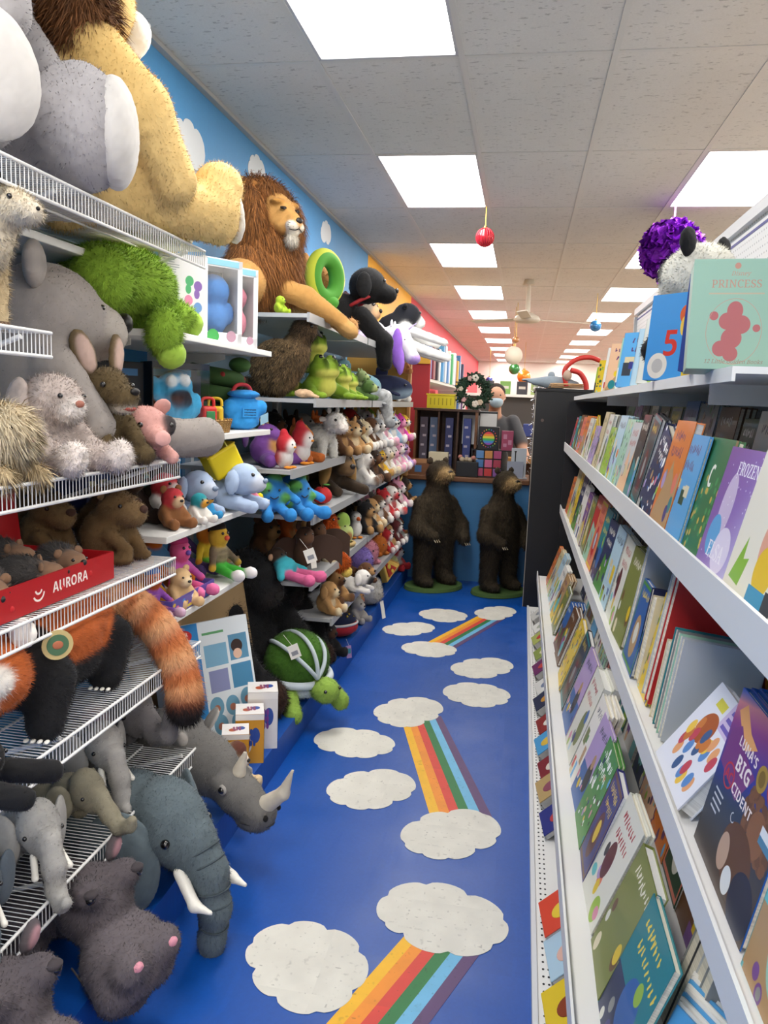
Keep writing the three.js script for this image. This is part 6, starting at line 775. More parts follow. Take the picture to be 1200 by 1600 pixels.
// two tall standing bears
const brc = '#3a3020', bearSpec = { cell: 0.016, k: 0.05, fuzz: 0.006, fur: { n: 30000, len: 0.026, wid: 0.004, cj: 0.5, comb: [0, -0.8, 0] },
  body: [E(0, 0.52, 0, 0.165, 0.24, 0.13, brc), E(0, 0.7, 0.0, 0.13, 0.13, 0.11, brc), K(0, 0.78, 0, 0, 0.92, 0.02, 0.085, 0.085, brc), E(0, 0.955, 0.03, 0.092, 0.092, 0.095, brc), E(0, 0.94, 0.135, 0.052, 0.046, 0.068, '#a98c5e', null, { cw: 0.45 }),
    K(-0.14, 0.68, 0.0, -0.21, 0.5, 0.06, 0.068, 0.06, brc), K(-0.21, 0.5, 0.06, -0.13, 0.44, 0.17, 0.06, 0.048, brc), K(0.14, 0.68, 0, 0.22, 0.5, 0.05, 0.068, 0.06, brc), K(0.22, 0.5, 0.05, 0.19, 0.4, 0.15, 0.06, 0.05, brc),
    ...both(s => [K(s * 0.085, 0.38, 0, s * 0.11, 0.1, 0.0, 0.095, 0.07, brc), E(s * 0.115, 0.045, 0.05, 0.06, 0.042, 0.1, brc)])],
  parts: [['nose', ball(0.024, 0, 0.96, 0.175, 1.2, 0.9, 0.7, 12), noseMat], ['mouth', ball(0.03, 0, 0.905, 0.135, 1.1, 0.5, 1.3, 12), cm(0x3a1614, 0.6), 'open mouth'], ['lower_jaw', [E(0, 0.888, 0.12, 0.034, 0.014, 0.045, '#6a5638')]], ...both(s => [['ear', [E(s * 0.075, 1.045, 0.0, 0.03, 0.032, 0.016, '#3b2f20')]], ['claws', merge([-1, 0, 1].map(i => K0(s * (s > 0 ? 0.19 : 0.13) + i * 0.02, s > 0 ? 0.37 : 0.42, s > 0 ? 0.19 : 0.21))), cm(0xb7a88a, 0.5)]])],
  eyes: both(s => [[s * 0.045, 0.98, 0.105, 0.011]]) };
function K0(x, y, z) { return bar([x, y, z], [x, y - 0.018, z + 0.022], 0.004, 5); }
function standingBear(label, x, z, ry, s, baseLabel) {
  const t = plush('standing_bear', label, 'bear figure', [x, 0.03, z], ry, s, bearSpec, 'standing brown bears');
  const b = part(t, 'base', (() => { const g = new THREE.CylinderGeometry(1, 1.03, 0.028, 40); g.scale(0.25, 1, 0.2); g.translate(0, -0.013, 0.02); return g; })(), cm(0x47642e, 0.85), 'green oval base'); t.scale.x = s * 1.05; return t;
}
standingBear('standing brown plush bear with open mouth, left of the pair, arms low', -0.68, -6.52, 0.75, 1.0);
standingBear('standing brown plush bear beside the black cabinet, right of the pair', -0.13, -6.5, 0.75, 0.95);
// things on the counter
function simple(name, label, cat, pos, ry, parts, group) { const t = thing(name, label, cat, pos, ry, group); for (const p of parts) part(t, ...p); return t; }
const on = 0.921;
simple('pigeonhole_cabinet', 'open wooden cabinet of tall boxes on the counter', 'cabinet', [-0.68, on, -7.15], 0, [['side', span(-0.28, -0.26, 0, 0.56, -0.12, 0.12), woodMat], ['side', span(0.26, 0.28, 0, 0.56, -0.12, 0.12), woodMat], ['top', span(-0.29, 0.29, 0.56, 0.58, -0.13, 0.13), darkWood], ['back_panel', span(-0.26, 0.26, 0, 0.56, -0.12, -0.11), darkWood], ['divider', span(-0.07, -0.055, 0, 0.56, -0.11, 0.12), darkWood], ['divider', span(0.1, 0.115, 0, 0.56, -0.11, 0.12), darkWood]]);
[['#4a4658', -0.2, 'dusky purple'], ['#52688c', -0.11, 'slate blue'], ['#2c3462', 0.03, 'navy speckled'], ['#33407c', 0.19, 'indigo speckled']].forEach(([c, dx, n]) => simple('tall_box', n + ' tall narrow box in the counter cabinet', 'box', [-0.68 + dx, on + 0.002, -7.12], 0, [['carton', rbox(0.07, 0.5, 0.07, 0.003, 0, 0.25, 0), cm(c, 0.5)], ...[0, 1, 2, 3, 4].map(i => ['label', box(0.03, 0.02, 0.002, (i % 2) * 0.016 - 0.008, 0.08 + i * 0.085, 0.036), cm('#a9a4b4', 0.5)])], 'tall boxes in the counter cabinet'));
simple('storage_bin', 'yellow perforated plastic bin on top of the counter cabinet', 'bin', [-0.735, on + 0.582, -7.15], 0, [['shell', (() => { const g = []; const w = 0.24, d = 0.2, h = 0.12; g.push(box(w, 0.006, d, 0, 0.003, 0), box(w, h, 0.006, 0, h / 2, d / 2), box(w, h, 0.006, 0, h / 2, -d / 2), box(0.006, h, d, -w / 2, h / 2, 0), box(0.006, h, d, w / 2, h / 2, 0)); return merge(g); })(), cm(0xcfc018, 0.45)], ['rim', merge([box(0.26, 0.012, 0.014, 0, 0.122, 0.103), box(0.26, 0.012, 0.014, 0, 0.122, -0.103), box(0.014, 0.012, 0.2, -0.124, 0.122, 0), box(0.014, 0.012, 0.2, 0.124, 0.122, 0)]), cm(0xdccc24, 0.4)], ['slots', merge([...Array(6)].map((_, i) => box(0.008, 0.06, 0.002, -0.09 + i * 0.036, 0.06, 0.104))), cm(0x9a8e10, 0.6)]]);
{ // wreath
  const t = thing('wreath', 'green artificial wreath with pale flowers and bow propped above the counter', 'wreath', [-0.45, on + 0.595, -7.12], 0);
  const lv = []; for (let i = 0; i < 420; i++) { const a = rr(0, 2 * PI), r = 0.115 + rr(-0.035, 0.04), g = new THREE.ConeGeometry(0.008, rr(0.05, 0.08), 4); g.rotateZ(rr(0, 2 * PI)); g.rotateX(rr(-0.8, 0.8)); g.translate(Math.cos(a) * r, 0.15 + Math.sin(a) * r, rr(-0.03, 0.035)); lv.push(g); }
  const f = part(t, 'foliage', merge(lv), cm(0x1f3a26, 0.8)); f.userData.kind = 'stuff'; const ring = new THREE.TorusGeometry(0.115, 0.025, 8, 36); ring.translate(0, 0.15, 0); part(t, 'ring', ring, cm(0x26402c, 0.85));
  for (const [a, c, r] of [[1.5, 0xd8d2c4, 0.03], [1.9, 0xc9a8a0, 0.022], [-1.4, 0xd9cfc0, 0.03], [-1.0, 0xc7b49c, 0.025], [-2.4, 0xd0a0a0, 0.022], [3.0, 0xbfb8a4, 0.02]]) part(t, 'flower', merge([0, 1, 2, 3, 4].map(k => ball(r * 0.55, Math.cos(a) * 0.115 + Math.cos(k * 1.257) * r * 0.55, 0.15 + Math.sin(a) * 0.115 + Math.sin(k * 1.257) * r * 0.55, 0.035, 1, 1, 0.5, 8))), cm(c, 0.8));
}
simple('monitor', 'back of a dark monitor with two white notices taped on', 'monitor', [-0.39, on, -7.2], 0, [['screen', rbox(0.32, 0.3, 0.03, 0.008, 0, 0.42, 0), cm(0x16181c, 0.4)], ['stand', box(0.06, 0.28, 0.03, 0, 0.14, -0.03), cm(0x16181c, 0.4)], ['foot', box(0.22, 0.015, 0.16, 0, 0.008, -0.02), cm(0x16181c, 0.4)], ['notice', box(0.15, 0.26, 0.002, -0.075, 0.4, 0.018), cm(0xd0d2d4, 0.7)], ['notice', box(0.15, 0.12, 0.002, 0.08, 0.49, 0.018), cm(0xdcdcda, 0.7)]]);
simple('plasma_box', 'black cube box with a rainbow disc printed on its front', 'toy box', [-0.29, on + 0.24, -7.0], 0, [['carton', rbox(0.18, 0.2, 0.13, 0.004, 0, 0.1, 0), cm(0x101014, 0.4)], ['print', facePlane(0.176, 0.196, 0, 0.1, 0.0665, 0), printed(256, 256, (g, w, h) => { fill(g, '#0d0d12', 0, 0, w, h); const cs = ['#d83a4a', '#e08a30', '#d8d040', '#3fae58', '#3a86c8', '#8a4ab0']; cs.forEach((c, i) => { g.save(); g.beginPath(); g.arc(128, 128, 74, 0, 7); g.clip(); fill(g, c, 40, 54 + i * 25, 180, 26); g.restore(); }); for (let i = 0; i < 20; i++) { const a = i / 20 * 6.28; disc(g, cs[i % 6], 128 + 100 * Math.cos(a), 128 + 100 * Math.sin(a), 7); } })]]);
{ // carded goods rack
  const t = thing('card_rack', 'small rack of pink, red and blue carded toys on the counter edge', 'rack', [-0.28, on, -6.95], 0); part(t, 'frame', merge([box(0.24, 0.24, 0.008, 0, 0.12, 0), box(0.24, 0.01, 0.06, 0, 0.005, 0)]), cm(0x1c1c20, 0.5));
  const cs = [0xb04468, 0xc23a3a, 0x8a5aa0, 0x4a78b0, 0xc8648a, 0xa83a50, 0x5a86b8, 0xc98a4a, 0xb04a78]; for (let i = 0; i < 9; i++) part(t, 'card', rbox(0.066, 0.068, 0.012, 0.004, -0.076 + (i % 3) * 0.076, 0.042 + Math.floor(i / 3) * 0.078, 0.012), cm(cs[i], 0.4));
}
simple('card_pack', 'pink printed pack beside the rainbow disc box', 'toy box', [-0.13, on + 0.24, -7.0], 0.1, [['carton', box(0.1, 0.17, 0.05, 0, 0.085, 0), cm(0xa84a68, 0.45)], ['label', merge([box(0.03, 0.04, 0.002, -0.02, 0.12, 0.026), box(0.03, 0.04, 0.002, 0.022, 0.07, 0.026), box(0.03, 0.03, 0.002, -0.02, 0.045, 0.026)]), cm(0xc98aa4, 0.45)]]);
simple('shelf_riser', 'low black riser on the counter under the rainbow box', 'riser', [-0.24, on, -7.1], 0, [['top', box(0.4, 0.01, 0.26, 0, 0.234, 0), cm(0x141418, 0.5)], ['leg', box(0.01, 0.23, 0.26, -0.19, 0.115, 0), cm(0x141418, 0.5)], ['leg', box(0.01, 0.23, 0.26, 0.19, 0.115, 0), cm(0x141418, 0.5)]]);
simple('leaflet_holder', 'clear leaflet holder with pale sheets at the counter end', 'holder', [-0.02, on, -6.98], 0.1, [['sheets', box(0.13, 0.25, 0.012, 0, 0.14, 0), cm(0xc9d0d8, 0.6)], ['base', box(0.15, 0.01, 0.08, 0, 0.005, 0), cm(0xb4bcc6, 0.3)], ['pocket', box(0.14, 0.14, 0.004, -0.03, 0.08, 0.03), cm(0xa6aec0, 0.2)]]);
simple('cream_box', 'cream box with red band beside the left bear', 'box', [-0.72, on, -6.96], 0, [['carton', rbox(0.17, 0.11, 0.1, 0.004, 0, 0.145, 0), cm(0xcfc6a8, 0.5)], ['riser', box(0.17, 0.09, 0.1, 0, 0.045, 0), cm(0x7a2c30, 0.5)]]);
simple('card_crate', 'brown wooden crate of cards at the left end of the counter', 'crate', [-0.93, on, -6.98], 0, [['crate', merge([box(0.28, 0.1, 0.008, 0, 0.05, 0.09), box(0.28, 0.1, 0.008, 0, 0.05, -0.09), box(0.008, 0.1, 0.18, -0.138, 0.05, 0), box(0.008, 0.1, 0.18, 0.138, 0.05, 0), box(0.28, 0.006, 0.18, 0, 0.003, 0)]), woodMat], ['cards', box(0.22, 0.1, 0.12, 0, 0.08, 0), cm(0xa87a54, 0.6)], ['label', box(0.06, 0.06, 0.002, 0.04, 0.05, 0.095), cm(0x3f6a9a, 0.5)], ['label', box(0.05, 0.06, 0.002, -0.06, 0.05, 0.095), cm(0xb07a58, 0.5)]]);
simple('black_tray', 'black open display box between the two bears on the counter', 'box', [-0.46, on, -6.94], 0, [['box', rbox(0.19, 0.13, 0.12, 0.004, 0, 0.065, 0), cm(0x17181c, 0.45)], ...[[-0.05, 0], [0.02, 0.02], [0.07, -0.02], [-0.01, -0.03]].map(p => ['pom_pom', ball(0.026, p[0], 0.145, p[1], 1, 0.9, 1, 10), cm(0xb4a48c, 0.9)]), ...[[-0.07, -0.03], [0.05, 0.03]].map(p => ['pom_pom', ball(0.022, p[0], 0.165, p[1], 1, 0.9, 1, 10), cm(0xb3786c, 0.9)])]);
// the shop assistant ------------------------------------------------------------
{
  const t = thing('person', 'person in dark grey short-sleeved top and face mask bending behind the counter', 'person', [-0.29, 0, -8.0], 0.1); t.scale.setScalar(1.085);
  const sk = '#c08f74', sh = '#3c3c40', pants = '#24262c';
  const body = [E(0, 1.5, 0.1, 0.078, 0.108, 0.098, sk), K(0, 1.4, 0.05, 0, 1.33, 0.03, 0.055, 0.062, sk), E(0, 1.16, 0.0, 0.175, 0.2, 0.115, sh), E(0, 0.95, -0.02, 0.15, 0.14, 0.11, sh), K(-0.17, 1.28, 0.0, -0.24, 1.1, 0.06, 0.068, 0.062, sh), K(0.17, 1.28, 0.0, 0.25, 1.1, 0.08, 0.068, 0.062, sh), K(0.25, 1.1, 0.08, 0.28, 0.98, 0.16, 0.048, 0.043, sk), K(0.28, 0.98, 0.16, 0.24, 0.9, 0.36, 0.042, 0.03, sk), K(-0.24, 1.1, 0.06, -0.25, 0.98, 0.16, 0.048, 0.043, sk), K(-0.25, 0.98, 0.16, -0.18, 0.9, 0.36, 0.042, 0.03, sk), E(0, 0.86, -0.02, 0.15, 0.11, 0.115, pants), ...both(s => [K(s * 0.085, 0.82, -0.02, s * 0.1, 0.46, 0.0, 0.085, 0.06, pants), K(s * 0.1, 0.46, 0.0, s * 0.105, 0.1, -0.02, 0.058, 0.042, pants), E(s * 0.105, 0.045, 0.04, 0.045, 0.04, 0.12, '#1b1b1e')]),
    ...both(s => [E(s * 0.21, 0.89, 0.39, 0.034, 0.018, 0.045, sk), ...[-1.5, -0.5, 0.5, 1.5].map((i, n) => K(s * 0.21 + i * 0.015, 0.885, 0.42, s * 0.21 + i * 0.018, 0.872, 0.475 + (n === 1 || n === 2 ? 0.012 : 0), 0.0085, 0.007, sk)), K(s * 0.21 - s * 0.03, 0.885, 0.39, s * 0.21 - s * 0.06, 0.874, 0.425, 0.009, 0.008, sk)])];
  part(t, 'body', skin(body, 0.0115, { k: 0.02, fuzz: 0, mott: 0.03, sharp: 0.004 }), new THREE.MeshPhysicalMaterial({ vertexColors: true, roughness: 0.7 }));
  part(t, 'hair', skin([E(0, 1.545, 0.075, 0.084, 0.082, 0.09, '#231a15'), E(0, 1.5, 0.04, 0.082, 0.09, 0.07, '#231a15')], 0.009, { k: 0.02 }), plushMat);
  part(t, 'face_mask', skin([E(0, 1.455, 0.165, 0.062, 0.052, 0.045, '#a9bcc8')], 0.007, { fuzz: 0 }), plushMat, 'pale blue face mask'); for (const s of sx) { part(t, 'ear', ball(0.022, s * 0.079, 1.5, 0.09, 0.45, 1.2, 0.8, 10), cm(sk, 0.7)); part(t, 'eye', ball(0.009, s * 0.03, 1.518, 0.186, 1.2, 0.8, 0.6, 8), eyeMat); part(t, 'mask_loop', tube([[s * 0.055, 1.47, 0.17], [s * 0.08, 1.49, 0.12], [s * 0.083, 1.5, 0.08]], 0.002, 10, 4), cm(0xd8dcde, 0.7)); }
}
// back fittings ------------------------------------------------------------------
simple('back_counter', 'light wooden back counter behind the assistant', 'counter', [0, 0, -8.75], 0, [['body', span(-0.7, 1.0, 0, 0.95, -0.25, 0.25), darkWood], ['worktop', span(-0.75, 1.05, 0.95, 1.0, -0.3, 0.3), lightWood]]);
simple('goods_stack', 'stack of dark mixed goods on the back counter', 'goods', [-0.05, 1.0, -8.8], 0, [['carton', rbox(0.16, 0.3, 0.2, 0.01, -0.1, 0.15, 0), cm(0x34302e, 0.6)], ['carton', rbox(0.14, 0.22, 0.2, 0.01, 0.07, 0.11, 0), cm(0x4a3a30, 0.6)], ['carton', rbox(0.1, 0.14, 0.12, 0.01, 0.1, 0.29, 0), cm(0x2f3c78, 0.6)], ['round_tin', cyl(0.05, 0.05, 0.08, -0.1, 0.34, 0, 0, 0, 0, 16), cm(0xb08a78, 0.5)]]);
// tall games on shelves along the red wall
{
  const t = thing('wall_shelf_unit', 'white shelf unit of boxed games along the red wall', 'shelving', [0, 0, 0], 0); part(t, 'side', span(-1.52, -1.02, 0, 1.82, -8.2, -8.23), whiteMelamine); part(t, 'side', span(-1.52, -1.02, 0, 1.82, -14, -14.03), whiteMelamine); for (const y of [1.8, 1.35, 0.9, 0.45]) part(t, 'shelf', span(-1.52, -1.0, y - 0.03, y, -8.2, -14), whiteMelamine);
  const cs = ['#3a6ab0', '#7a2e3a', '#34303a', '#d4d8de', '#4f9ad0', '#c9d4de', '#5a8ac0', '#e0dcd4', '#4aa06a', '#d8dce2', '#6a4a7a', '#c8a03c', '#3a78b4', '#dcdcdc', '#2c3a5c', '#b03a3a'], nm = ['royal blue', 'wine red', 'charcoal', 'pale grey', 'sky blue', 'ice blue', 'mid blue', 'ivory', 'leaf green', 'silver grey', 'plum', 'mustard', 'deep blue', 'white', 'navy', 'brick red'];
  cs.forEach((c, i) => simple('game_box', nm[i] + ' boxed game on top of the white unit along the red wall', 'game box', [-1.1, 1.801, -8.34 - i * 0.3], 0, [['carton', rbox(0.2 + 0.06 * h3(i, 1, 1), 0.34 + 0.12 * h3(i, 2, 2), 0.1 + 0.1 * h3(i, 3, 3), 0.003, 0, 0.17 + 0.06 * h3(i, 2, 2), 0), cm(c, 0.45)], ['label', box(0.12, 0.08, 0.002, 0, 0.2, 0.11), cm(h3(i, 4, 4) > 0.5 ? '#d8d0c0' : '#c07a50', 0.5)]], 'games along the red wall'));
  cs.slice(0, 12).forEach((c, i) => simple('game_box', nm[i] + ' flat boxed game on the second level by the red wall', 'game box', [-1.12, 1.351, -8.4 - i * 0.42], 0, [['carton', rbox(0.24, 0.3, 0.12, 0.003, 0, 0.15, 0), cm(cs[(i * 5 + 3) % 16], 0.45)], ['label', box(0.14, 0.06, 0.002, 0, 0.19, 0.061), cm('#d8d0c0', 0.5)]], 'games on the second level'));
}
// yellow and red end display with hanging plush
{
  const t = thing('end_display', 'tall tan and yellow display board at the end of the steel shelving', 'display', [0, 0, 0], 0); part(t, 'board', span(-1.52, -0.98, 0.92, 2.0, -6.7, -6.74), cm(0xc99a48, 0.6)); part(t, 'edge_strip', span(-0.985, -0.96, 0.92, 2.0, -6.68, -6.75), cm(0xb98850, 0.6)); for (const y of [1.85, 1.6, 1.3]) part(t, 'hook', bar([-1.05, y, -6.7], [-1.05, y, -6.6], 0.004), steelMat);
  const r = thing('red_display', 'red display panel beyond the yellow board', 'display', [0, 0, 0], 0); part(r, 'panel', span(-1.5, -0.92, 0, 2.05, -7.7, -7.74), cm(0xb02a30, 0.6)); part(r, 'header', span(-1.5, -0.92, 1.92, 2.05, -7.69, -7.67), cm(0xd8a030, 0.6));
  toy('bear_plush', 'white plush bear hanging on the yellow board', 'plush bear', -1.03, 1.55, -6.62, 0.5, 0.9, critter({ c: '#e8e4dc' })); toy('bear_plush', 'tan plush bear hanging high on the yellow board', 'plush bear', -1.03, 1.78, -6.62, 0.5, 0.9, critter({ c: '#b4794a', m: '#d8b48c' }));
}
// far shelves and end wall goods
{
  const t = thing('far_shelf', 'white shelf of colourful goods in the far middle of the shop', 'shelving', [0, 0, 0], 0); part(t, 'board', span(-0.9, 0.6, 1.68, 1.72, -12, -12.4), whiteMelamine); part(t, 'body', span(-0.85, 0.55, 0, 1.68, -12.1, -12.4), cm(0x3c3836, 0.6)); part(t, 'shelf', span(-0.85, 0.55, 1.2, 1.23, -12.0, -12.1), whiteMelamine);
  const cs = [[-0.55, '#4a4a52', 'charcoal'], [-0.3, '#7aa85a', 'green printed'], [-0.05, '#3c3c44', 'black printed'], [0.16, '#9ab070', 'pale green'], [0.38, '#b85a48', 'red printed']];
  for (const [x, c, n] of cs) simple('picture_book', n + ' item displayed on the far white shelf', 'book', [x, 1.721, -12.15], 0, [['cover', rbox(0.16, 0.14 + 0.08 * h3(Math.round(x * 50), 1, 1), 0.03, 0.004, 0, 0.09, 0), cm(c, 0.5)], ['label', box(0.1, 0.04, 0.002, 0, 0.1, 0.016), cm('#d0ccc0', 0.5)]], 'goods on the far shelf');
  const e = thing('end_wall_shelves', 'tall shelves of goods against the far end wall', 'shelving', [0, 0, 0], 0); for (const y of [0.5, 1.0, 1.5]) part(e, 'shelf', span(-1.4, 3.0, y, y + 0.04, -25.6, -26.1), whiteMelamine); for (let i = 0; i < 30; i++) part(e, 'goods', box(0.12, 0.25 + 0.12 * h3(i, 7, 1), 0.2, -1.3 + i * 0.145, 1.54 + 0.17, -25.85), cm(['#3f6fa8', '#b0453f', '#d0cabc', '#5a8a58', '#c49a40', '#6a5a80'][i % 6], 0.5));
}
simple('silver_garland_stand', 'silver tinsel covered stand at the right end of the counter', 'stand', [0.13, 0, -7.52], 0, [['pole', cyl(0.02, 0.02, 1.75, 0, 0.875, 0), steelMat], ['tinsel', (() => { const l = []; for (let i = 0; i < 240; i++) { const g = new THREE.ConeGeometry(0.006, 0.07, 3); g.rotateZ(rr(0, 6.3)); g.rotateX(rr(-1, 1)); g.translate(rr(-0.05, 0.05), rr(0.9, 1.75), rr(-0.05, 0.05)); l.push(g); } return merge(l); })(), cm(0xb9bcc2, 0.25, { metalness: 0.8 })], ['base', cyl(0.14, 0.15, 0.02, 0, 0.01, 0), steelMat]]);
// hanging decorations --------------------------------------------------------------
function bauble(label, x, y, z, r, col, m, drop) { const t = thing('bauble', label, 'ornament', [x, y, z]); part(t, 'globe', ball(r, 0, 0, 0, 1, 1, 1, 28), m || cm(col, 0.25, { metalness: 0.3, clearcoat: 0.6 })); part(t, 'cap', cyl(r * 0.2, r * 0.22, r * 0.3, 0, r * 1.05, 0), cm(0xb49a5c, 0.35, { metalness: 0.8 })); part(t, 'ribbon', box(0.008, YC - y - r, 0.003, 0, (YC - y + r) / 2, 0), cm(drop || 0xc9a84c, 0.5)); return t; }
{ const t = bauble('shiny red bauble on a gold ribbon hanging over the aisle', -0.352, 2.735, -5.88, 0.064, 0xb01a2c); for (let i = 0; i < 10; i++) { const g = new THREE.TorusGeometry(0.0645, 0.003, 5, 36); g.rotateY(i * PI / 10); part(t, 'rib', g, cm(0xd0303c, 0.3, { metalness: 0.4 })); } }
bauble('round white paper lantern hanging in the distance', -0.2, 2.27, -11.7, 0.13, 0, cm(0xd8d4c6, 0.8)); bauble('copper bauble hanging just above the white lantern', -0.17, 2.45, -11.2, 0.045, 0xa8754a); bauble('green bauble far down the shop', -0.24, 2.27, -16, 0.11, 0x2c7a3c); bauble('orange disc ornament far down the shop', -0.05, 2.2, -18, 0.15, 0xd09030); bauble('small blue bauble far down the shop', -0.9, 2.15, -20, 0.09, 0x3a4a9c); bauble('blue bauble above the bookshelf books', 0.80, 2.56, -10.2, 0.07, 0x2c78b8);
{ // ceiling fan
  const t = thing('ceiling_fan', 'white three-blade ceiling fan on a long rod', 'ceiling fan', [-0.03, YC, -9.2], 0.15), fm = cm(0xc9c2b4, 0.5);
  part(t, 'canopy', cyl(0.05, 0.07, 0.06, 0, -0.03, 0, 0, 0, 0, 24), fm); part(t, 'rod', cyl(0.02, 0.03, 0.34, 0, -0.22, 0), fm); part(t, 'motor', (() => { const g = new THREE.LatheGeometry([[0.001, 0], [0.05, 0], [0.13, -0.04], [0.15, -0.08], [0.12, -0.11], [0.001, -0.12]].reverse().map(p => new THREE.Vector2(p[0], p[1])), 32); g.translate(0, -0.36, 0); return g; })(), fm); for (let i = 0; i < 3; i++) { const g = box(0.62, 0.008, 0.11, 0.46, -0.43, 0, 0.15, 0, 0); g.rotateY(i * 2.094 + 0.3); part(t, 'blade', g, fm); }
}
// ---------------------------------------------------------------- the bookshelf on the right
const shelfWhite = cm(0xe2e2e0, 0.45), BZ0 = -0.62, BZ1 = -5.72;
{
  const t = thing('book_gondola', 'long white steel book display with lipped shelves on the right', 'bookshelf');
  const pegTex = dataTex(256, 256, (u, v) => { const a = (u * 8) % 1 - 0.5, b = (v * 8) % 1 - 0.5, d = Math.hypot(a, b) < 0.13 ? 0.62 : 1; return [226 * d, 226 * d, 226 * d]; }, true, [5, 5]);
  part(t, 'back_panel', planarUV(span(0.72, 0.74, 0.1, 2.2, BZ0, BZ1), 2, 1), new THREE.MeshPhysicalMaterial({ map: pegTex, roughness: 0.5 }));
  part(t, 'top_rail', span(0.7, 0.76, 2.19, 2.23, BZ0, BZ1), cm(0xd4d4d6, 0.4)); part(t, 'blue_stripe', span(0.7185, 0.7195, 2.155, 2.165, BZ0, BZ1), cm(0x2a2f86, 0.5));
  for (const z of [BZ0, -2.25, -3.4, -4.55, BZ1 + 0.03]) part(t, 'upright', span(0.7, 0.72, 0.1, 2.18, z, z - 0.03), greyMetal);
  const levels = [[1.63, 0.345, 0.025, -1.42], [1.28, 0.3, 0.03, BZ0], [0.835, 0.3, 0.03, BZ0], [0.335, 0.17, 0.035, BZ0]];
  for (const [y, x, lip, z0] of levels) {
    const sh = part(t, 'shelf', span(x, 0.72, y - 0.012, y, z0, BZ1), shelfWhite);
    part(sh, 'front_lip', span(x - 0.006, x, y - (lip > 0.028 ? 0.03 : 0.025), y + (lip > 0.028 ? lip : 0), z0, BZ1), shelfWhite);
    for (const z of [-1.95, -3.1, -4.25]) if (z < z0) part(sh, 'bracket', box(0.3, 0.05, 0.008, 0.57, y - 0.035, z), shelfWhite);
  }
  const dk = part(t, 'base_deck', span(0.115, 0.72, 0.085, 0.1, BZ0, BZ1), shelfWhite); part(t, 'kick_plate', span(0.115, 0.13, 0, 0.085, BZ0, BZ1), shelfWhite); part(dk, 'deck_edge', span(0.108, 0.122, 0.08, 0.108, BZ0, BZ1), cm(0xd0d2d6, 0.4));
  const hl = []; for (let z = -1.0; z > -5.6; z -= 0.027) for (const x of [0.138, 0.152]) hl.push(cyl(0.0032, 0.0032, 0.001, x, 0.1006, z, 0, 0, 0, 8)); const ho = part(dk, 'perforations', merge(hl), cm(0x222224, 0.8)); ho.userData.kind = 'stuff';
  part(t, 'end_panel', span(0.3, 0.74, 0.1, 1.6, BZ1, BZ1 - 0.02), cm(0x101014, 0.5));
}
{ // black cabinet that ends the aisle
  const t = thing('black_cabinet', 'tall plain black cabinet at the end of the bookshelves', 'cabinet', [0, 0, 0]); const bm = cm(0x0e0e11, 0.45);
  part(t, 'side_panel', span(0.083, 0.9, 0, 1.67, -6.1, -6.13), bm); part(t, 'body', span(0.09, 0.9, 0.02, 1.66, -6.13, -7.3), bm); part(t, 'top', span(0.075, 0.92, 1.67, 1.69, -6.09, -7.32), bm); part(t, 'edge_trim', span(0.078, 0.083, 0, 1.67, -6.1, -6.115), cm(0x9a948a, 0.5)); part(t, 'mark', cyl(0.012, 0.012, 0.002, 0.14, 1.45, -6.098, PI / 2, 0, 0, 16), cm(0x5a4a44, 0.6));
}
// cover art: one sheet of 64 jackets ------------------------------------------------
const AC = [['white', '#ece9e2'], ['cream', '#e4d8b8'], ['yellow', '#e6c52c'], ['orange', '#dc7a28'], ['red', '#c22c2c'], ['coral', '#e07a62'], ['pink', '#dc8aa8'], ['purple', '#7a4c96'], ['lilac', '#b49ccc'], ['navy', '#1f2c56'], ['blue', '#2f62a8'], ['sky blue', '#5aa6dc'], ['pale blue', '#b4d2e2'], ['teal', '#1f8088'], ['mint', '#a3cdb8'], ['green', '#4c8f3c'], ['olive', '#7c8440'], ['dark green', '#24482e'], ['brown', '#6a4628'], ['tan', '#b89468'], ['grey', '#8d9090'], ['silver', '#c2c6c8'], ['black', '#17171b'], ['maroon', '#5c1c26'], ['dusk blue', '#5a74a8'], ['floral white', '#e2e2d6'], ['lime', '#9cc03c'], ['peach', '#e8bc96'], ['charcoal', '#34363c'], ['indigo', '#34307c'], ['sand', '#d6c69c'], ['aqua', '#6cc4c8']];
const artIdx = Object.fromEntries(AC.map((a, i) => [a[0], i]));
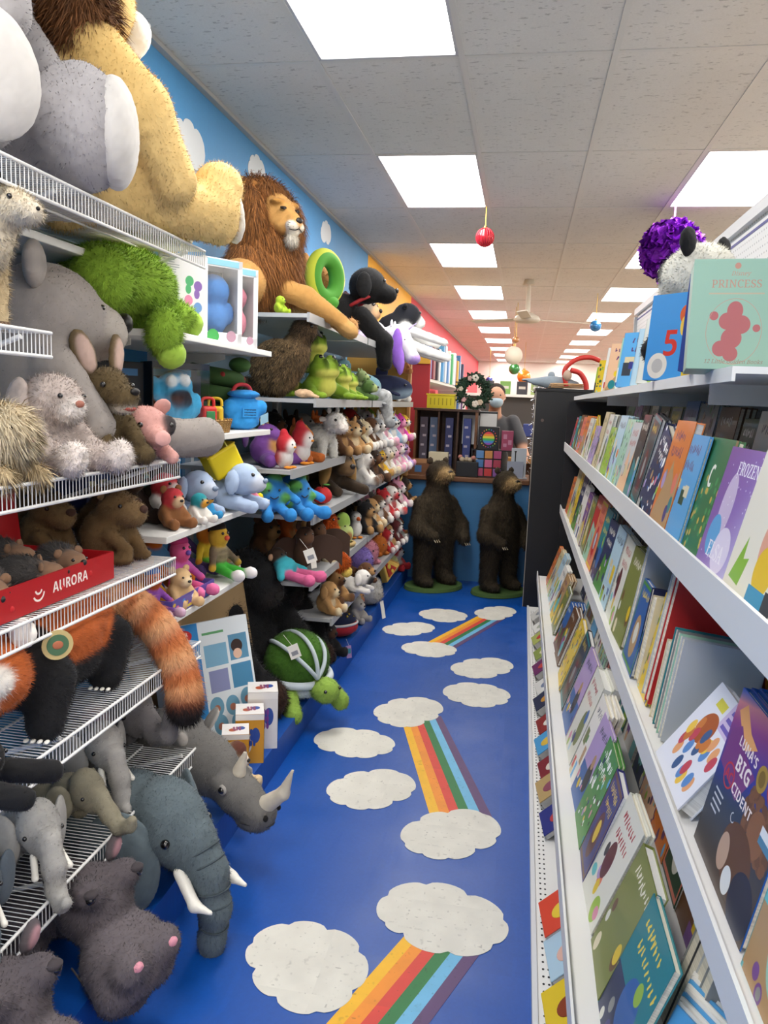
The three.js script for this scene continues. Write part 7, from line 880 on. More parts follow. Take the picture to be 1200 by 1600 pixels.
const atlas = canvasTex(2048, 2048, g => {
  for (let k = 0; k < 64; k++) {
    const x = (k % 8) * 256, y = Math.floor(k / 8) * 256, c = AC[k % 32][1], R = (a, b) => a + (b - a) * h3(k, Math.floor(R.n++), 17); R.n = 1;
    g.save(); g.beginPath(); g.rect(x, y, 256, 256); g.clip(); fill(g, c, x, y, 256, 256);
    const pick = () => AC[Math.floor(R(0, 31.99))][1], dark = ['navy', 'black', 'purple', 'teal', 'dark green', 'brown', 'maroon', 'charcoal', 'indigo', 'blue', 'green', 'red', 'olive'].includes(AC[k % 32][0]), ink = dark ? ['#f0ead8', '#f2d24a', '#ffffff'][k % 3] : ['#23304e', '#a8282c', '#2c5a38', '#5a2c6a'][k % 4];
    const style = (k * 7 + (k >> 5) * 3) % 6;
    if (style === 0) { for (let i = 0; i < 9; i++) disc(g, pick(), x + R(30, 226), y + R(100, 240), R(14, 40), R(0.6, 1.4)); }
    else if (style === 1) { fill(g, pick(), x, y + 150, 256, 106); disc(g, pick(), x + R(70, 190), y + 160, R(36, 62), R(0.9, 1.3)); disc(g, pick(), x + R(70, 190), y + 116, R(20, 34)); for (let i = 0; i < 6; i++) disc(g, pick(), x + R(10, 246), y + R(190, 250), R(8, 20)); }
    else if (style === 2) { for (let i = 0; i < 46; i++) disc(g, i % 3 ? pick() : ink, x + R(6, 250), y + R(6, 250), R(4, 12), R(0.6, 1.5)); }
    else if (style === 3) { g.fillStyle = pick(); g.beginPath(); g.moveTo(x, y + 256); g.lineTo(x + R(50, 120), y + R(90, 140)); g.lineTo(x + R(150, 210), y + R(120, 170)); g.lineTo(x + 256, y + R(90, 150)); g.lineTo(x + 256, y + 256); g.fill(); for (let i = 0; i < 5; i++) disc(g, pick(), x + R(30, 226), y + R(140, 230), R(12, 28)); }
    else if (style === 4) { g.strokeStyle = pick(); g.lineWidth = 10; g.strokeRect(x + 14, y + 14, 228, 228); disc(g, pick(), x + 128, y + 160, 58, 1.1); disc(g, pick(), x + 128, y + 150, 32); }
    else { for (let i = 0; i < 7; i++) { g.fillStyle = pick(); g.fillRect(x + R(0, 200), y + R(90, 220), R(20, 70), R(14, 60)); } }
    if (style !== 2 || k % 2) { g.strokeStyle = ink; g.lineWidth = 6; g.lineJoin = 'round'; for (let L = 0; L < 1 + (k % 2); L++) { const yy = y + 40 + L * 38, x0 = x + 40 + R(0, 20), n = 7 + Math.floor(R(0, 4)); g.beginPath(); for (let i = 0; i < n; i++) { const gx = x0 + i * 19; g.moveTo(gx + R(0, 10), yy - R(4, 13)); g.lineTo(gx + R(-2, 6), yy + R(2, 12)); g.lineTo(gx + R(4, 13), yy + R(-8, 12)); } g.stroke(); } }
    fill(g, c, x, y + 244, 12, 12); g.restore();
  }
});
const atlasMat = new THREE.MeshPhysicalMaterial({ map: atlas, roughness: 0.38, clearcoat: 0.15 });
const pageMat = new THREE.MeshPhysicalMaterial({ roughness: 0.85, map: dataTex(8, 128, (u, v, x, y) => { const m = 0.9 + 0.14 * h3(1, y, 3); return [232 * m, 224 * m, 204 * m]; }) }), pageWhite = new THREE.MeshPhysicalMaterial({ roughness: 0.85, map: dataTex(8, 128, (u, v, x, y) => { const m = 0.92 + 0.1 * h3(2, y, 5); return [238 * m, 237 * m, 232 * m]; }) });
const gCache = {};
function coverGeo(w, h, t, k) {
  const key = [w, h, t, k].join(); if (gCache[key]) return gCache[key];
  const u0 = (k % 8) / 8, v1 = 1 - Math.floor(k / 8) / 8, e = 0.0022, su = u0 + 0.02 / 8, sv = v1 - 1 / 8 + 0.02 / 8;
  const paint = (g, face) => { const uv = g.attributes.uv; for (let i = 0; i < uv.count; i++) { const f = Math.floor(i / 4); if (f === face) uv.setXY(i, u0 + 0.002 + uv.getX(i) * (1 / 8 - 0.004), v1 - 1 / 8 + 0.002 + uv.getY(i) * (1 / 8 - 0.004)); else uv.setXY(i, su, sv); } return g; };
  return gCache[key] = merge([paint(box(w, h, e, 0, h / 2, t - e / 2), 4), paint(box(w, h, e, 0, h / 2, e / 2), 9), paint(box(e, h, t, -w / 2 + e / 2, h / 2, t / 2), 1)]);
}
const pageGeo = (w, h, t) => { const key = 'p' + [w, h, t].join(); return gCache[key] || (gCache[key] = box(w - 0.008, h - 0.009, Math.max(0.002, t - 0.0046), 0.001, h / 2, t / 2)); };
// a book stands on its lower edge; turn 0 faces +z, -PI/2 faces the aisle
function book(label, x, y, z, o, group) {
  const w = o.w, h = o.h, t = o.t || 0.012, b = thing('book', label, 'book', [x, y, z], o.turn ?? -PI / 2, group);
  b.rotation.order = 'YXZ'; b.rotation.x = -(o.lean ?? 0.2); b.rotation.z = o.roll || 0;
  if (o.art) { const fr = part(b, 'cover', merge([box(w, h, 0.0022, 0, h / 2, t - 0.0011), box(w, h, 0.0022, 0, h / 2, 0.0011), box(0.0022, h, t, -w / 2 + 0.0011, h / 2, t / 2)]), cm(o.col, 0.4)); part(fr, 'print', facePlane(w, h, 0, h / 2, t + 0.0004, 0), o.art); }
  else part(b, 'cover', coverGeo(w, h, t, o.k), atlasMat);
  part(b, 'pages', pageGeo(w, h, t), o.white ? pageWhite : pageMat);
  return b;
}
const put = (list, y, x, lean, row, group, o = {}) => {      // list of [colour, z centre, width, height, copies, thickness]
  list.forEach((it, i) => {
    const [c, z, w, h, n = 1, t = 0.013, q = {}] = it, alt = h3(i, Math.round(y * 100), 7) > 0.5 ? 32 : 0;
    for (let j = 0; j < n; j++) book(`${c} book, ${ordinals[i]} title from near end${n > 1 ? ', ' + ordinals[j] + ' copy back' : ''}, ${row}`, x + (q.dx || 0) + j * (t + 0.0015) / Math.cos(q.lean ?? lean) + t * 0.9, y + 0.001, z - j * 0.001, { w, h: h - j * 0.0005, t, k: artIdx[c] + alt, lean: q.lean ?? lean, turn: -PI / 2 + (q.yaw || 0) + 0.06 * (h3(i, 3, j) - 0.5), white: i % 2, roll: q.roll }, group);
  });
};
// upper shelf, board 1.28 -------------------------------------------------------------
const art = (w, h, d, rough = 0.35) => printed(w, h, d, rough);
book('cream white picture book with green leaf and yellow-clad figure, nearest on the upper shelf', 0.335, 1.281, -1.16, { w: 0.25, h: 0.255, t: 0.014, lean: 0.22, col: '#e8e2d0', art: art(512, 512, (g, w, h) => { fill(g, '#e9e4d4', 0, 0, w, h); g.fillStyle = '#86b83a'; g.beginPath(); g.moveTo(40, 470); g.lineTo(120, 330); g.lineTo(130, 400); g.lineTo(180, 390); g.lineTo(150, 480); g.fill(); disc(g, '#e2a48c', 300, 330, 60, 1.4); disc(g, '#e8c02c', 330, 400, 80, 0.9); fill(g, '#2f94c0', 250, 450, 150, 62); fill(g, '#2a2a34', 400, 440, 80, 72); g.fillStyle = '#3a62b0'; g.fillRect(330, 90, 120, 26); g.fillStyle = '#8a8aa0'; g.fillRect(320, 140, 150, 10); }) }, 'front row of the upper book shelf');
book('purple picture book lettered FROZEN and ELSA on the upper shelf', 0.34, 1.281, -1.42, { w: 0.21, h: 0.215, t: 0.008, lean: 0.22, col: '#7a4a98', art: art(512, 512, (g, w, h) => { const q = g.createLinearGradient(0, 0, 512, 512); q.addColorStop(0, '#7a4a98'); q.addColorStop(0.55, '#8a68b4'); q.addColorStop(1, '#b9b4dc'); g.fillStyle = q; g.fillRect(0, 0, w, h); disc(g, '#c9b8d8', 210, 250, 90, 1.6); disc(g, '#5aa4d8', 150, 380, 90, 1.0); disc(g, '#dcd4ea', 330, 420, 120, 0.8); for (let i = 0; i < 30; i++) disc(g, '#e8e4f4', 20 + 470 * h3(i, 1, 1), 20 + 470 * h3(i, 2, 1), 4); g.fillStyle = '#f2f0fa'; g.font = 'bold 74px serif'; g.fillText('FROZEN', 190, 110); g.fillStyle = '#efeaf6'; g.font = 'bold 96px serif'; g.fillText('ELSA', 130, 470); }) }, 'front row of the upper book shelf');
book('green and gold picture book with a white letter C on the upper shelf', 0.345, 1.281, -1.6, { w: 0.2, h: 0.225, t: 0.012, lean: 0.22, col: '#2c7040', art: art(256, 256, (g, w, h) => { fill(g, '#2c7040', 0, 0, w, h); for (let i = 0; i < 60; i++) disc(g, i % 2 ? '#c8a844' : '#3f9454', 256 * h3(i, 3, 1), 90 + 166 * h3(i, 4, 1), 8); g.fillStyle = '#f2efe4'; g.font = 'bold 70px sans-serif'; g.fillText('C', 90, 110); fill(g, '#8a6a34', 236, 0, 20, 256); }) }, 'front row of the upper book shelf');
const gU = 'front row of the upper book shelf';
put([['sky blue', -1.77, 0.2, 0.225, 1, 0.008], ['orange', -1.93, 0.22, 0.25, 1, 0.02], ['navy', -2.16, 0.2, 0.22, 2, 0.02, { roll: -0.35 }], ['charcoal', -2.36, 0.16, 0.26, 2, 0.012, { roll: -0.12 }], ['black', -2.52, 0.15, 0.26, 2, 0.012], ['silver', -2.68, 0.16, 0.23, 2, 0.02], ['mint', -2.86, 0.2, 0.24, 3, 0.01], ['pale blue', -3.07, 0.2, 0.25, 2, 0.016], ['lime', -3.28, 0.2, 0.2, 1, 0.012], ['floral white', -3.5, 0.2, 0.25, 2, 0.016], ['sand', -3.72, 0.2, 0.26, 2, 0.01], ['lilac', -3.95, 0.2, 0.19, 1, 0.012], ['yellow', -4.15, 0.2, 0.22, 1, 0.012, { roll: -0.4 }], ['floral white', -4.4, 0.22, 0.22, 1, 0.012], ['orange', -4.62, 0.22, 0.23, 3, 0.012], ['coral', -4.86, 0.22, 0.22, 2, 0.012], ['brown', -5.1, 0.2, 0.23, 2, 0.012], ['teal', -5.33, 0.2, 0.22, 2, 0.012], ['red', -5.55, 0.18, 0.21, 1, 0.012]], 1.281, 0.325, 0.2, 'upper shelf front row', gU);
put([['navy', -1.45, 0.28, 0.31, 1, 0.02], ['black', -1.76, 0.24, 0.31, 3, 0.02], ['white', -2.0, 0.2, 0.28, 3, 0.012], ['dark green', -2.18, 0.15, 0.26, 2, 0.012], ['brown', -2.42, 0.22, 0.29, 3, 0.014], ['grey', -2.68, 0.22, 0.3, 2, 0.014], ['dusk blue', -2.95, 0.22, 0.31, 2, 0.014], ['olive', -3.22, 0.2, 0.29, 2, 0.012], ['dark green', -3.48, 0.2, 0.3, 2, 0.014], ['white', -3.74, 0.2, 0.31, 2, 0.02], ['charcoal', -4.0, 0.22, 0.3, 2, 0.014], ['lilac', -4.27, 0.22, 0.3, 2, 0.014], ['mint', -4.55, 0.22, 0.3, 2, 0.014]], 1.281, 0.54, 0.16, 'upper shelf back row', 'back row of the upper book shelf');
// middle shelf, board 0.835 ---------------------------------------------------------------
const luna = art(1024, 1200, (g, w, h) => {
  const q = g.createLinearGradient(0, 0, 300, 1200); q.addColorStop(0, '#2f63c8'); q.addColorStop(0.08, '#d88a90'); q.addColorStop(0.2, '#8a3f86'); q.addColorStop(0.45, '#2b3a9a'); q.addColorStop(0.62, '#2a3c58'); q.addColorStop(1, '#4a3a30'); g.fillStyle = q; g.fillRect(0, 0, w, h);
  g.fillStyle = '#e8a86a'; g.beginPath(); g.moveTo(60, 150); g.lineTo(160, 60); g.lineTo(330, 190); g.lineTo(480, 230); g.lineTo(300, 330); g.fill(); g.fillStyle = '#7a3a80'; g.beginPath(); g.moveTo(40, 300); g.lineTo(180, 210); g.lineTo(330, 330); g.lineTo(560, 380); g.lineTo(400, 640); g.lineTo(20, 560); g.fill();
  disc(g, '#b03a3c', 880, 300, 150, 0.8); for (let i = 0; i < 90; i++) disc(g, i % 2 ? '#6a4430' : '#7c5238', 560 + 440 * h3(i, 1, 2), 420 + 330 * h3(i, 2, 2), 34); disc(g, '#8a5c40', 780, 620, 120, 1.2); disc(g, '#5f3c2a', 640, 900, 240, 0.9); fill(g, '#e6ebf0', 820, 520, 190, 60); fill(g, '#4a86a8', 820, 580, 190, 50); disc(g, '#c0a08c', 470, 960, 80, 1.6); disc(g, '#e2e6ea', 620, 1060, 70, 1.3); disc(g, '#1b2440', 860, 1040, 170, 1.1);
  disc(g, '#a98b3a', 640, 330, 74, 1.15); disc(g, '#7d652a', 640, 330, 46, 1.15);
  g.fillStyle = '#f3e8e4'; g.font = 'bold 96px sans-serif'; g.fillText("LUNA'S", 200, 330); g.font = 'bold 150px sans-serif'; g.fillText('BIG', 250, 480); g.font = 'bold 100px sans-serif'; g.fillStyle = '#f3e8e4'; g.fillText('CIDENT', 300, 620); g.fillStyle = '#c8323a'; g.fillText('AC', 150, 600); g.strokeStyle = '#c8323a'; g.lineWidth = 14; g.beginPath(); g.arc(215, 565, 84, 0, 7); g.stroke(); g.fillStyle = '#c8ccd4'; g.font = '40px sans-serif'; lines(g, '#c8ccd4', 90, 720, 170, 4, 46, 16); g.strokeStyle = '#c8ccd4'; g.lineWidth = 8; g.beginPath(); g.arc(450, 730, 30, 0.4, 4.6); g.stroke();
});
for (let j = 0; j < 5; j++) book(j ? `dark copy behind the front LUNA'S BIG ACCIDENT book, ${ordinals[j]} in its stack` : "large dusk-coloured picture book titled LUNA'S BIG ACCIDENT in front on the middle shelf", 0.34 + j * 0.013, 0.836, -1.18 - j * 0.002, { w: 0.29, h: 0.275, t: 0.012, lean: 0.2, col: '#1f5fb4', art: luna }, "copies of LUNA'S BIG ACCIDENT");
book('white picture book with a crowd of children, tipped back beside the LUNA book', 0.335, 0.836, -1.5, { w: 0.24, h: 0.2, t: 0.03, lean: 0.62, white: 1, col: '#dce0ea', art: art(512, 430, (g, w, h) => { fill(g, '#dfe2ee', 0, 0, w, h); fill(g, '#c8b8dc', 250, 0, 262, 130); disc(g, '#a8562c', 200, 170, 90, 0.8); for (let i = 0; i < 22; i++) { disc(g, ['#c8783c', '#e0a070', '#5a8ac8', '#c0485c', '#e8c04c', '#3c5c8c'][i % 6], 50 + 400 * h3(i, 5, 1), 170 + 200 * h3(i, 6, 1), 28, 1.3); } g.fillStyle = '#6a5ab0'; for (let i = 0; i < 3; i++) g.fillRect(280, 30 + i * 34, 190, 18); fill(g, '#d8d04a', 110, 40, 110, 40); }) });
book('turquoise picture book at the right frame edge of the middle shelf', 0.335, 0.836, -0.9, { w: 0.22, h: 0.24, t: 0.012, lean: 0.2, k: artIdx.aqua }, 'front row of the middle book shelf');
// spine-out volumes: turned so the spine meets the aisle
const spineOut = (list, y, x, row, group) => list.forEach(([c, z, w, h, t, rz = 0.0], i) => { const b = book(`${c} volume standing spine out, ${ordinals[i]} from near end, ${row}`, x + w / 2, y + 0.001, z, { w, h, t, k: artIdx[c] + 32, lean: 0, turn: PI, roll: 0 }, group); b.rotation.set(0, PI + 0.12, rz); });
spineOut([['silver', -1.70, 0.18, 0.23, 0.02, 0.14], ['mint', -1.725, 0.18, 0.23, 0.02, 0.14], ['grey', -1.75, 0.18, 0.23, 0.02, 0.14], ['teal', -1.775, 0.18, 0.23, 0.02, 0.14], ['cream', -1.81, 0.17, 0.19, 0.028, 0.14], ['red', -1.9, 0.26, 0.33, 0.028, 0.16], ['silver', -1.945, 0.26, 0.32, 0.03, 0.16], ['cream', -2.06, 0.2, 0.23, 0.035, 0.14], ['navy', -2.12, 0.2, 0.24, 0.02, 0.14], ['silver', -2.34, 0.24, 0.33, 0.025, 0.16]], 0.836, 0.33, 'middle shelf', 'spine-out volumes on the middle book shelf');
put([['yellow', -1.99, 0.14, 0.26, 1, 0.012, { dx: 0.01 }], ['blue', -2.22, 0.2, 0.24, 1, 0.014], ['olive', -2.48, 0.2, 0.29, 2, 0.016], ['floral white', -2.7, 0.22, 0.29, 2, 0.01], ['pale blue', -2.94, 0.22, 0.29, 2, 0.012], ['navy', -3.17, 0.22, 0.28, 1, 0.012], ['teal', -3.38, 0.2, 0.3, 2, 0.012], ['coral', -3.6, 0.2, 0.31, 2, 0.012], ['red', -3.8, 0.2, 0.31, 2, 0.012], ['olive', -4.02, 0.22, 0.28, 2, 0.012], ['purple', -4.27, 0.22, 0.27, 2, 0.012], ['white', -4.5, 0.22, 0.29, 2, 0.012], ['navy', -4.74, 0.22, 0.32, 2, 0.012], ['yellow', -4.98, 0.22, 0.33, 2, 0.012], ['sand', -5.22, 0.22, 0.33, 2, 0.012], ['orange', -5.47, 0.22, 0.25, 2, 0.012]], 0.836, 0.325, 0.2, 'middle shelf front row', 'front row of the middle book shelf');
put([['maroon', -1.28, 0.22, 0.3, 2, 0.014], ['brown', -1.55, 0.22, 0.36, 2, 0.014], ['dusk blue', -1.42, 0.2, 0.24, 1, 0.014, { dx: -0.09, lean: 0.3 }], ['indigo', -1.82, 0.22, 0.36, 2, 0.014], ['olive', -2.1, 0.24, 0.34, 2, 0.014], ['navy', -2.4, 0.24, 0.34, 2, 0.014], ['dark green', -2.7, 0.24, 0.33, 2, 0.014], ['indigo', -3.0, 0.24, 0.34, 2, 0.014], ['teal', -3.3, 0.24, 0.36, 2, 0.014], ['purple', -3.6, 0.24, 0.34, 2, 0.014], ['grey', -3.9, 0.24, 0.36, 2, 0.014], ['brown', -4.2, 0.24, 0.34, 2, 0.014], ['maroon', -4.5, 0.24, 0.34, 2, 0.014]], 0.836, 0.56, 0.14, 'middle shelf back row', 'back row of the middle book shelf');
// lower shelf, board 0.335 ------------------------------------------------------------------
const gL = 'front row of the lower book shelf';
put([['teal', -1.42, 0.22, 0.27, 1, 0.016, { lean: 0.34 }], ['olive', -1.62, 0.19, 0.27, 1, 0.026, { lean: 0.36 }], ['floral white', -1.84, 0.2, 0.28, 2, 0.012, { lean: 0.36 }], ['indigo', -2.02, 0.16, 0.26, 1, 0.02], ['green', -2.2, 0.2, 0.27, 2, 0.01], ['lilac', -2.36, 0.2, 0.28, 1, 0.01], ['white', -2.5, 0.2, 0.29, 3, 0.014], ['floral white', -2.72, 0.22, 0.3, 2, 0.03], ['lilac', -2.98, 0.22, 0.3, 1, 0.012], ['charcoal', -3.22, 0.22, 0.3, 1, 0.02], ['yellow', -3.46, 0.24, 0.28, 1, 0.02], ['brown', -3.78, 0.2, 0.26, 2, 0.014], ['blue', -3.98, 0.15, 0.24, 5, 0.012], ['olive', -4.3, 0.2, 0.25, 1, 0.014], ['tan', -4.52, 0.2, 0.27, 3, 0.012], ['white', -4.78, 0.2, 0.27, 2, 0.014], ['pale blue', -5.02, 0.2, 0.3, 2, 0.012], ['sand', -5.26, 0.2, 0.28, 2, 0.012], ['orange', -5.5, 0.2, 0.26, 2, 0.012]], 0.336, 0.225, 0.32, 'lower shelf front row', gL);
book('white picture book lettered Dear Boy with green shapes, near end of the lower shelf', 0.42, 0.336, -1.2, { w: 0.22, h: 0.28, t: 0.014, lean: 0.25, col: '#e4e8e6', art: art(384, 512, (g, w, h) => { fill(g, '#e3e8e6', 0, 0, w, h); g.fillStyle = '#6fb0bc'; g.font = 'italic bold 92px serif'; g.fillText('Dear', 90, 130); g.fillText('Boy,', 110, 250); disc(g, '#79b02c', 60, 420, 90, 1.1); disc(g, '#79b02c', 320, 430, 100, 1.2); disc(g, '#22242a', 190, 470, 34); }) }, gL);
for (let j = 0; j < 4; j++) { const b = book(`grey paperback on its spine, ${ordinals[j]} of four standing behind the teal book`, 0.42, 0.336, -1.36 - j * 0.036, { w: 0.17, h: 0.25, t: 0.034, k: artIdx[['grey', 'silver', 'charcoal', 'grey'][j]] + 32, lean: 0, turn: PI }, 'grey paperbacks on the lower shelf'); b.rotation.set(0, PI + 0.08, 0.28); }
for (let j = 0; j < 9; j++) { const b = book(`thin white paperback leaning in a sheaf, ${ordinals[j]} from near end, lower shelf`, 0.29 + j * 0.006, 0.336, -1.22 - j * 0.012, { w: 0.16, h: 0.2, t: 0.007, k: artIdx[j % 3 ? 'white' : 'sky blue'], white: 1, lean: 0.5, turn: -PI / 2 + 0.5 }, 'sheaf of thin paperbacks'); }
put([['lilac', -1.52, 0.18, 0.24, 3, 0.012], ['brown', -1.78, 0.2, 0.3, 2, 0.014], ['aqua', -1.62, 0.2, 0.36, 1, 0.014, { dx: 0.12 }], ['dark green', -1.98, 0.2, 0.32, 2, 0.03], ['orange', -2.18, 0.2, 0.36, 2, 0.014], ['peach', -2.38, 0.2, 0.3, 3, 0.02], ['lime', -2.56, 0.22, 0.36, 2, 0.014], ['white', -2.82, 0.22, 0.33, 3, 0.02], ['teal', -3.08, 0.22, 0.33, 3, 0.014], ['pale blue', -3.3, 0.22, 0.33, 3, 0.012], ['maroon', -3.55, 0.2, 0.3, 2, 0.014], ['mint', -3.8, 0.2, 0.33, 2, 0.014], ['yellow', -4.05, 0.2, 0.33, 3, 0.014], ['sky blue', -4.3, 0.2, 0.33, 2, 0.014], ['green', -4.58, 0.2, 0.33, 2, 0.014], ['white', -4.85, 0.2, 0.33, 2, 0.014], ['navy', -5.12, 0.2, 0.33, 2, 0.014]], 0.336, 0.44, 0.24, 'lower shelf back row', 'back row of the lower book shelf');
// bottom deck: board books lying and leaning ------------------------------------------------------
function boardBook(label, x, z, w, h, n, c, c2, y0 = 0.101) {
  const t = thing('board_book', label, 'board book', [x, y0, z], -PI / 2 + 0.1, 'board books on the bottom deck'); t.rotation.order = 'YXZ'; t.rotation.x = -0.85;
  part(t, 'block', rbox(w, h, 0.018 * n, 0.006, 0, h / 2, 0.009 * n), cm(0xb4b2ae, 0.6)); const cv = part(t, 'cover', rbox(w, h, 0.004, 0.0018, 0, h / 2, 0.018 * n + 0.001), cm(c, 0.4)); part(cv, 'picture', merge([ball(0.03, 0.01, h * 0.45, 0.018 * n + 0.003, 1, 1.1, 0.05, 14)]), cm(c2, 0.5)); part(cv, 'picture', box(w * 0.6, 0.016, 0.001, 0, h * 0.82, 0.018 * n + 0.0035), cm(c2, 0.5));
}
[['green board book with a white figure', -1.5, 0x3c7a44, 0xd8d4cc], ['yellow board book with a brown dog', -1.72, 0xe0c22c, 0x8a3c1c], ['pale blue rounded board book with a pink animal', -1.93, 0xb0cde0, 0xe0b4a4], ['red and yellow board book', -2.08, 0xd84a34, 0xe8c83c], ['navy and red board book', -2.62, 0x2c3480, 0xb83a3c], ['tan rounded board book with animals', -2.82, 0xb49a68, 0x8a4a5c], ['maroon board book', -3.02, 0x7c2430, 0xd8d0c4], ['blue and green board book', -3.22, 0x4a9ad0, 0xd8b43c], ['dark red barn-shaped board book', -3.46, 0x8a2c2c, 0xe2ded4], ['navy board book with an orange arch', -3.7, 0x26304c, 0xc08a34], ['white board book', -3.95, 0xd8d8d6, 0x6a7a9a], ['purple and red board book', -4.2, 0x6a2c60, 0xb8403c], ['green and cream board book', -4.5, 0x8a9a50, 0xd8d2b4], ['lime board book', -4.75, 0xa8b060, 0xb8383c], ['white folded board book', -5.05, 0xe2e2de, 0xa8b0a0], ['pale grey board book', -5.3, 0xc8c8c4, 0x84888c]].forEach(([l, z, c, c2], i) => boardBook(l + ' on the bottom deck', 0.16, z, 0.15, 0.13 + 0.03 * h3(i, 1, 9), 1 + i % 2, c, c2));
// top of the bookshelf -------------------------------------------------------------------------
const yT = 1.631;
{
  const t = thing('book_box_set', 'mint green boxed book set lettered PRINCESS at the near end of the top', 'book set', [0.365, yT, -1.55], -0.12); t.rotation.order = 'YXZ'; t.rotation.x = -0.1;
  part(t, 'box', rbox(0.15, 0.2, 0.075, 0.002, 0, 0.1, -0.0375), cm(0x8cb09d, 0.45));
  part(t, 'print', facePlane(0.15, 0.2, 0, 0.1, 0.0006, 0), art(512, 640, (g, w, h) => { fill(g, '#8cb09d', 0, 0, w, h); g.fillStyle = '#b4806f'; g.font = 'italic 34px serif'; g.fillText('Disney', 220, 96); g.font = '62px serif'; g.fillText('PRINCESS', 110, 166); fill(g, '#b4a48c', 100, 196, 320, 8); disc(g, '#b4806f', 256, 40, 18); const c = '#a85a5c'; disc(g, c, 260, 300, 46, 1.2); disc(g, c, 220, 360, 50); disc(g, c, 300, 380, 54); disc(g, c, 250, 460, 60); disc(g, c, 190, 520, 46); disc(g, c, 250, 550, 44); disc(g, c, 140, 330, 26); disc(g, c, 390, 400, 22); g.strokeStyle = '#b98a7a'; g.lineWidth = 3; g.beginPath(); g.ellipse(260, 420, 160, 190, 0, 0, 7); g.stroke(); g.fillStyle = '#8f6a5c'; g.font = 'italic 32px serif'; g.fillText('12 Little Golden Books', 100, 606); }));
}
const topBook = (label, x, z, w, h, t, turn, o) => book(label, x, yT, z, { w, h, t, lean: 0.08, turn, ...o }, 'books displayed along the top of the bookshelf');
topBook('blue patterned boxed storybook next to the mint box on top', 0.40, -1.74, 0.15, 0.2, 0.05, -0.75, { col: '#2c3f86', art: art(256, 320, (g, w, h) => { fill(g, '#2c3f86', 0, 0, w, h); fill(g, '#5a6088', 24, 24, 208, 272); for (let i = 0; i < 160; i++) disc(g, i % 2 ? '#b4a878' : '#39406c', 28 + 200 * h3(i, 1, 4), 28 + 264 * h3(i, 2, 4), 6); }) });
topBook('yellow and purple book tucked behind the blue boxed storybook', 0.43, -1.93, 0.17, 0.215, 0.02, -0.85, { col: '#d8b42c', art: art(256, 320, (g, w, h) => { fill(g, '#dcb830', 0, 0, w, h); fill(g, '#52286a', 0, 150, w, 24); fill(g, '#d8cc8c', 60, 190, 120, 110); disc(g, '#3a6aa8', 120, 250, 40); }) });
topBook('sky blue number book with a big red 5 on top', 0.385, -2.2, 0.18, 0.225, 0.02, -0.85, { col: '#3f92d4', art: art(512, 600, (g, w, h) => { fill(g, '#3f92d4', 0, 0, w, h); disc(g, '#d05a2c', 330, 150, 60, 1.1); disc(g, '#e8c04c', 320, 230, 34, 2); g.fillStyle = '#d0342c'; g.font = 'bold 250px sans-serif'; g.fillText('5', 150, 430); disc(g, '#e0d8cc', 120, 500, 90); disc(g, '#b8b4b0', 120, 500, 50); }) });
[['white book with pale clock pattern behind the number book', -2.5, 'floral white', 0.2, 0.2], ['pale blue book farther along the top', -2.72, 'pale blue', 0.2, 0.19], ['sky blue book with pink figure along the top', -2.98, 'sky blue', 0.22, 0.2], ['green edged picture book along the top', -3.2, 'mint', 0.2, 0.2], ['peach picture book along the top', -3.5, 'peach', 0.2, 0.2], ['white bordered picture book along the top', -3.74, 'white', 0.2, 0.2], ['yellow book near the far end of the top', -4.05, 'yellow', 0.18, 0.16], ['lime book at the far end of the top', -4.35, 'lime', 0.16, 0.14]].forEach(([l, z, c, w, h], i) => topBook(l, 0.41 + 0.01 * (i % 2), z, w, h, 0.014, -0.85, { k: artIdx[c] + (i % 2 ? 32 : 0), lean: 0.15 }));
// panda plush and tinsel ball above the books
plush('panda_plush', 'white and grey plush panda with black ear sitting on top of the bookshelf', 'plush panda', [0.5, 1.632, -2.5], -2.3, 0.95, { cell: 0.011, k: 0.025, fuzz: 0.003, fur: { n: 9000, len: 0.012, wid: 0.0025, cj: 0.1 }, body: [E(0, 0.13, 0, 0.1, 0.13, 0.1, '#8d8b8a'), E(0, 0.33, 0.02, 0.115, 0.1, 0.11, '#dcdace'), E(0, 0.3, 0.1, 0.06, 0.05, 0.05, '#e6e4da'), ...both(s => [E(s * 0.045, 0.345, 0.11, 0.028, 0.034, 0.022, '#141416'), K(s * 0.09, 0.2, 0.02, s * 0.12, 0.1, 0.08, 0.045, 0.04, '#141416')])], parts: [...both(s => [['ear', [E(s * 0.1, 0.42, 0.01, 0.035, 0.045, 0.018, '#101013')], 'black ear']]), ['nose', ball(0.016, 0, 0.325, 0.148, 1.2, 0.8, 0.7, 10), noseMat]], eyes: both(s => [[s * 0.045, 0.352, 0.132, 0.009]]) });
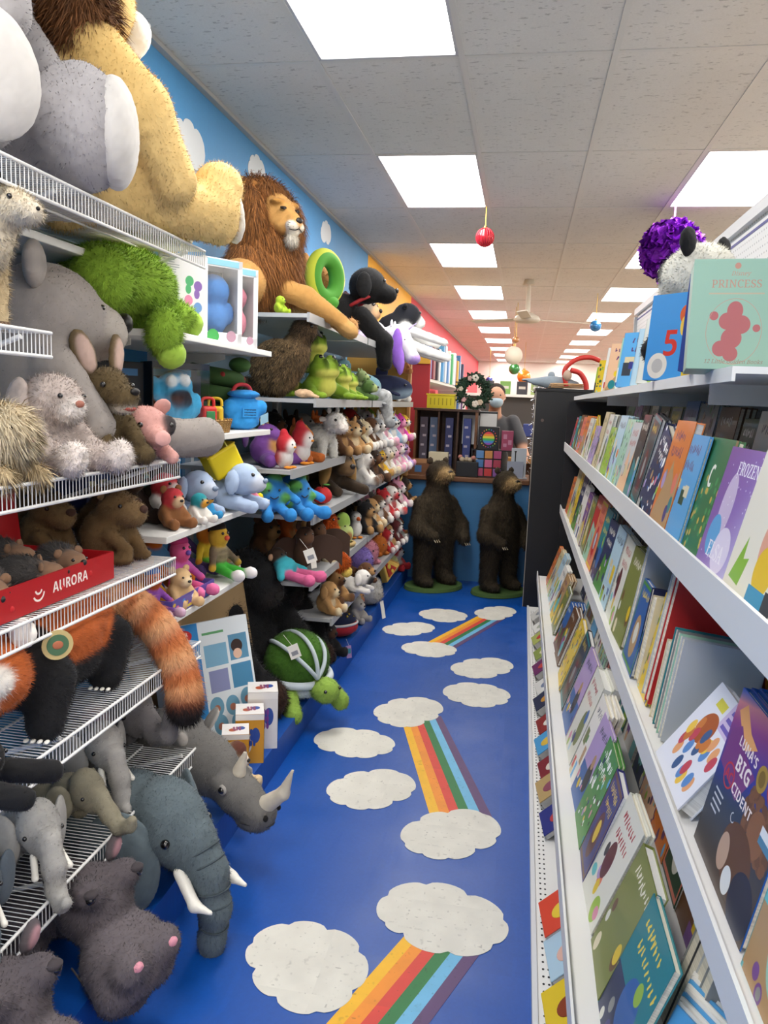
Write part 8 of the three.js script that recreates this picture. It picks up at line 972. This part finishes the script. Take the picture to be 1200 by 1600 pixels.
{ const t = thing('tinsel_ball', 'shiny purple foil ball hanging behind the panda', 'ornament', [0.93, 2.64, -5.85]); t.scale.setScalar(1); const l = []; for (let i = 0; i < 700; i++) { const a = rr(-1, 1), b = rr(0, 2 * PI), r = Math.sqrt(1 - a * a), g = new THREE.PlaneGeometry(0.07, 0.06); g.rotateX(rr(-1.2, 1.2)); g.rotateY(rr(0, 6.3)); g.rotateZ(rr(-1, 1)); g.translate(r * Math.cos(b) * 0.19, a * 0.19, r * Math.sin(b) * 0.19); l.push(g); } const f = part(t, 'foil', merge(l), new THREE.MeshPhysicalMaterial({ color: 0x7a24a8, roughness: 0.28, metalness: 0.55, side: THREE.DoubleSide })); f.userData.kind = 'stuff'; part(t, 'core', ball(0.165, 0, 0, 0, 1, 1, 1, 20), cm(0x5a1a84, 0.4, { metalness: 0.4 })); part(t, 'ribbon', box(0.012, YC - 2.64 - 0.16, 0.002, 0, (YC - 2.64 + 0.16) / 2, 0), cm(0xd890d8, 0.5)); }
// wooden toys on the black cabinet
{
  const t = thing('dolphin_toy', 'grey dolphin toy lying on the black cabinet', 'toy', [0.2, 1.692, -6.25], 1.4); part(t, 'body', skin([E(0, 0.05, 0, 0.045, 0.045, 0.15, '#8d9aa4'), E(0, 0.03, 0.03, 0.035, 0.03, 0.11, '#d8dcdc'), K(0, 0.05, 0.13, 0, 0.045, 0.19, 0.025, 0.012, '#8d9aa4'), K(0, 0.05, -0.13, 0, 0.06, -0.2, 0.025, 0.014, '#8d9aa4')], 0.009, { fuzz: 0 }), plushMat); part(t, 'tail_fin', ball(0.05, 0, 0.06, -0.21, 1.2, 0.2, 0.5, 12), cm(0x8d9aa4, 0.6)); part(t, 'dorsal_fin', ball(0.03, 0, 0.1, -0.01, 0.25, 1, 1, 10), cm(0x8d9aa4, 0.6));
  const s = thing('wooden_skewers', 'bundle of pale wooden sticks beside the dolphin toy', 'sticks', [0.32, 1.692, -6.22], 0.3); for (let i = 0; i < 6; i++) part(s, 'stick', bar([-0.14, 0.01 + 0.012 * (i % 3), 0.02 * i - 0.05], [0.12, 0.012 + 0.012 * (i % 3), 0.02 * i - 0.06 + 0.01 * (i % 2)], 0.006, 6), cm(0xc8a074, 0.7));
  const c = thing('toy_claw', 'curved red toy claw standing on the black cabinet', 'toy', [0.42, 1.692, -6.2], 0.2); part(c, 'arm', tube([[-0.12, 0.02, 0], [-0.14, 0.14, 0], [-0.06, 0.22, 0], [0.05, 0.24, 0], [0.12, 0.22, 0]], 0.018, 28, 8), cm(0xb8281f, 0.5)); part(c, 'arm', tube([[-0.1, 0.14, 0.02], [-0.03, 0.12, 0.02], [0.02, 0.05, 0.02], [0.03, 0.0, 0.02]], 0.02, 20, 8), cm(0xc0302a, 0.5)); part(c, 'grip', ball(0.035, -0.12, 0.1, 0.01, 1, 1.2, 0.8, 12), cm(0xb49a88, 0.6));
  const y = thing('toy_figure', 'small yellow and green toy figure on the black cabinet', 'toy', [0.56, 1.692, -6.2], 0); part(y, 'body', rbox(0.06, 0.09, 0.05, 0.014, 0, 0.045, 0), cm(0xa8b83c, 0.5)); part(y, 'helmet', ball(0.038, 0, 0.12, 0, 1.1, 0.8, 1, 14), cm(0xd8c428, 0.45)); part(y, 'visor', box(0.06, 0.012, 0.02, 0, 0.11, 0.035), cm(0x2a2a2c, 0.4));
}
renderer.render(scene, camera);
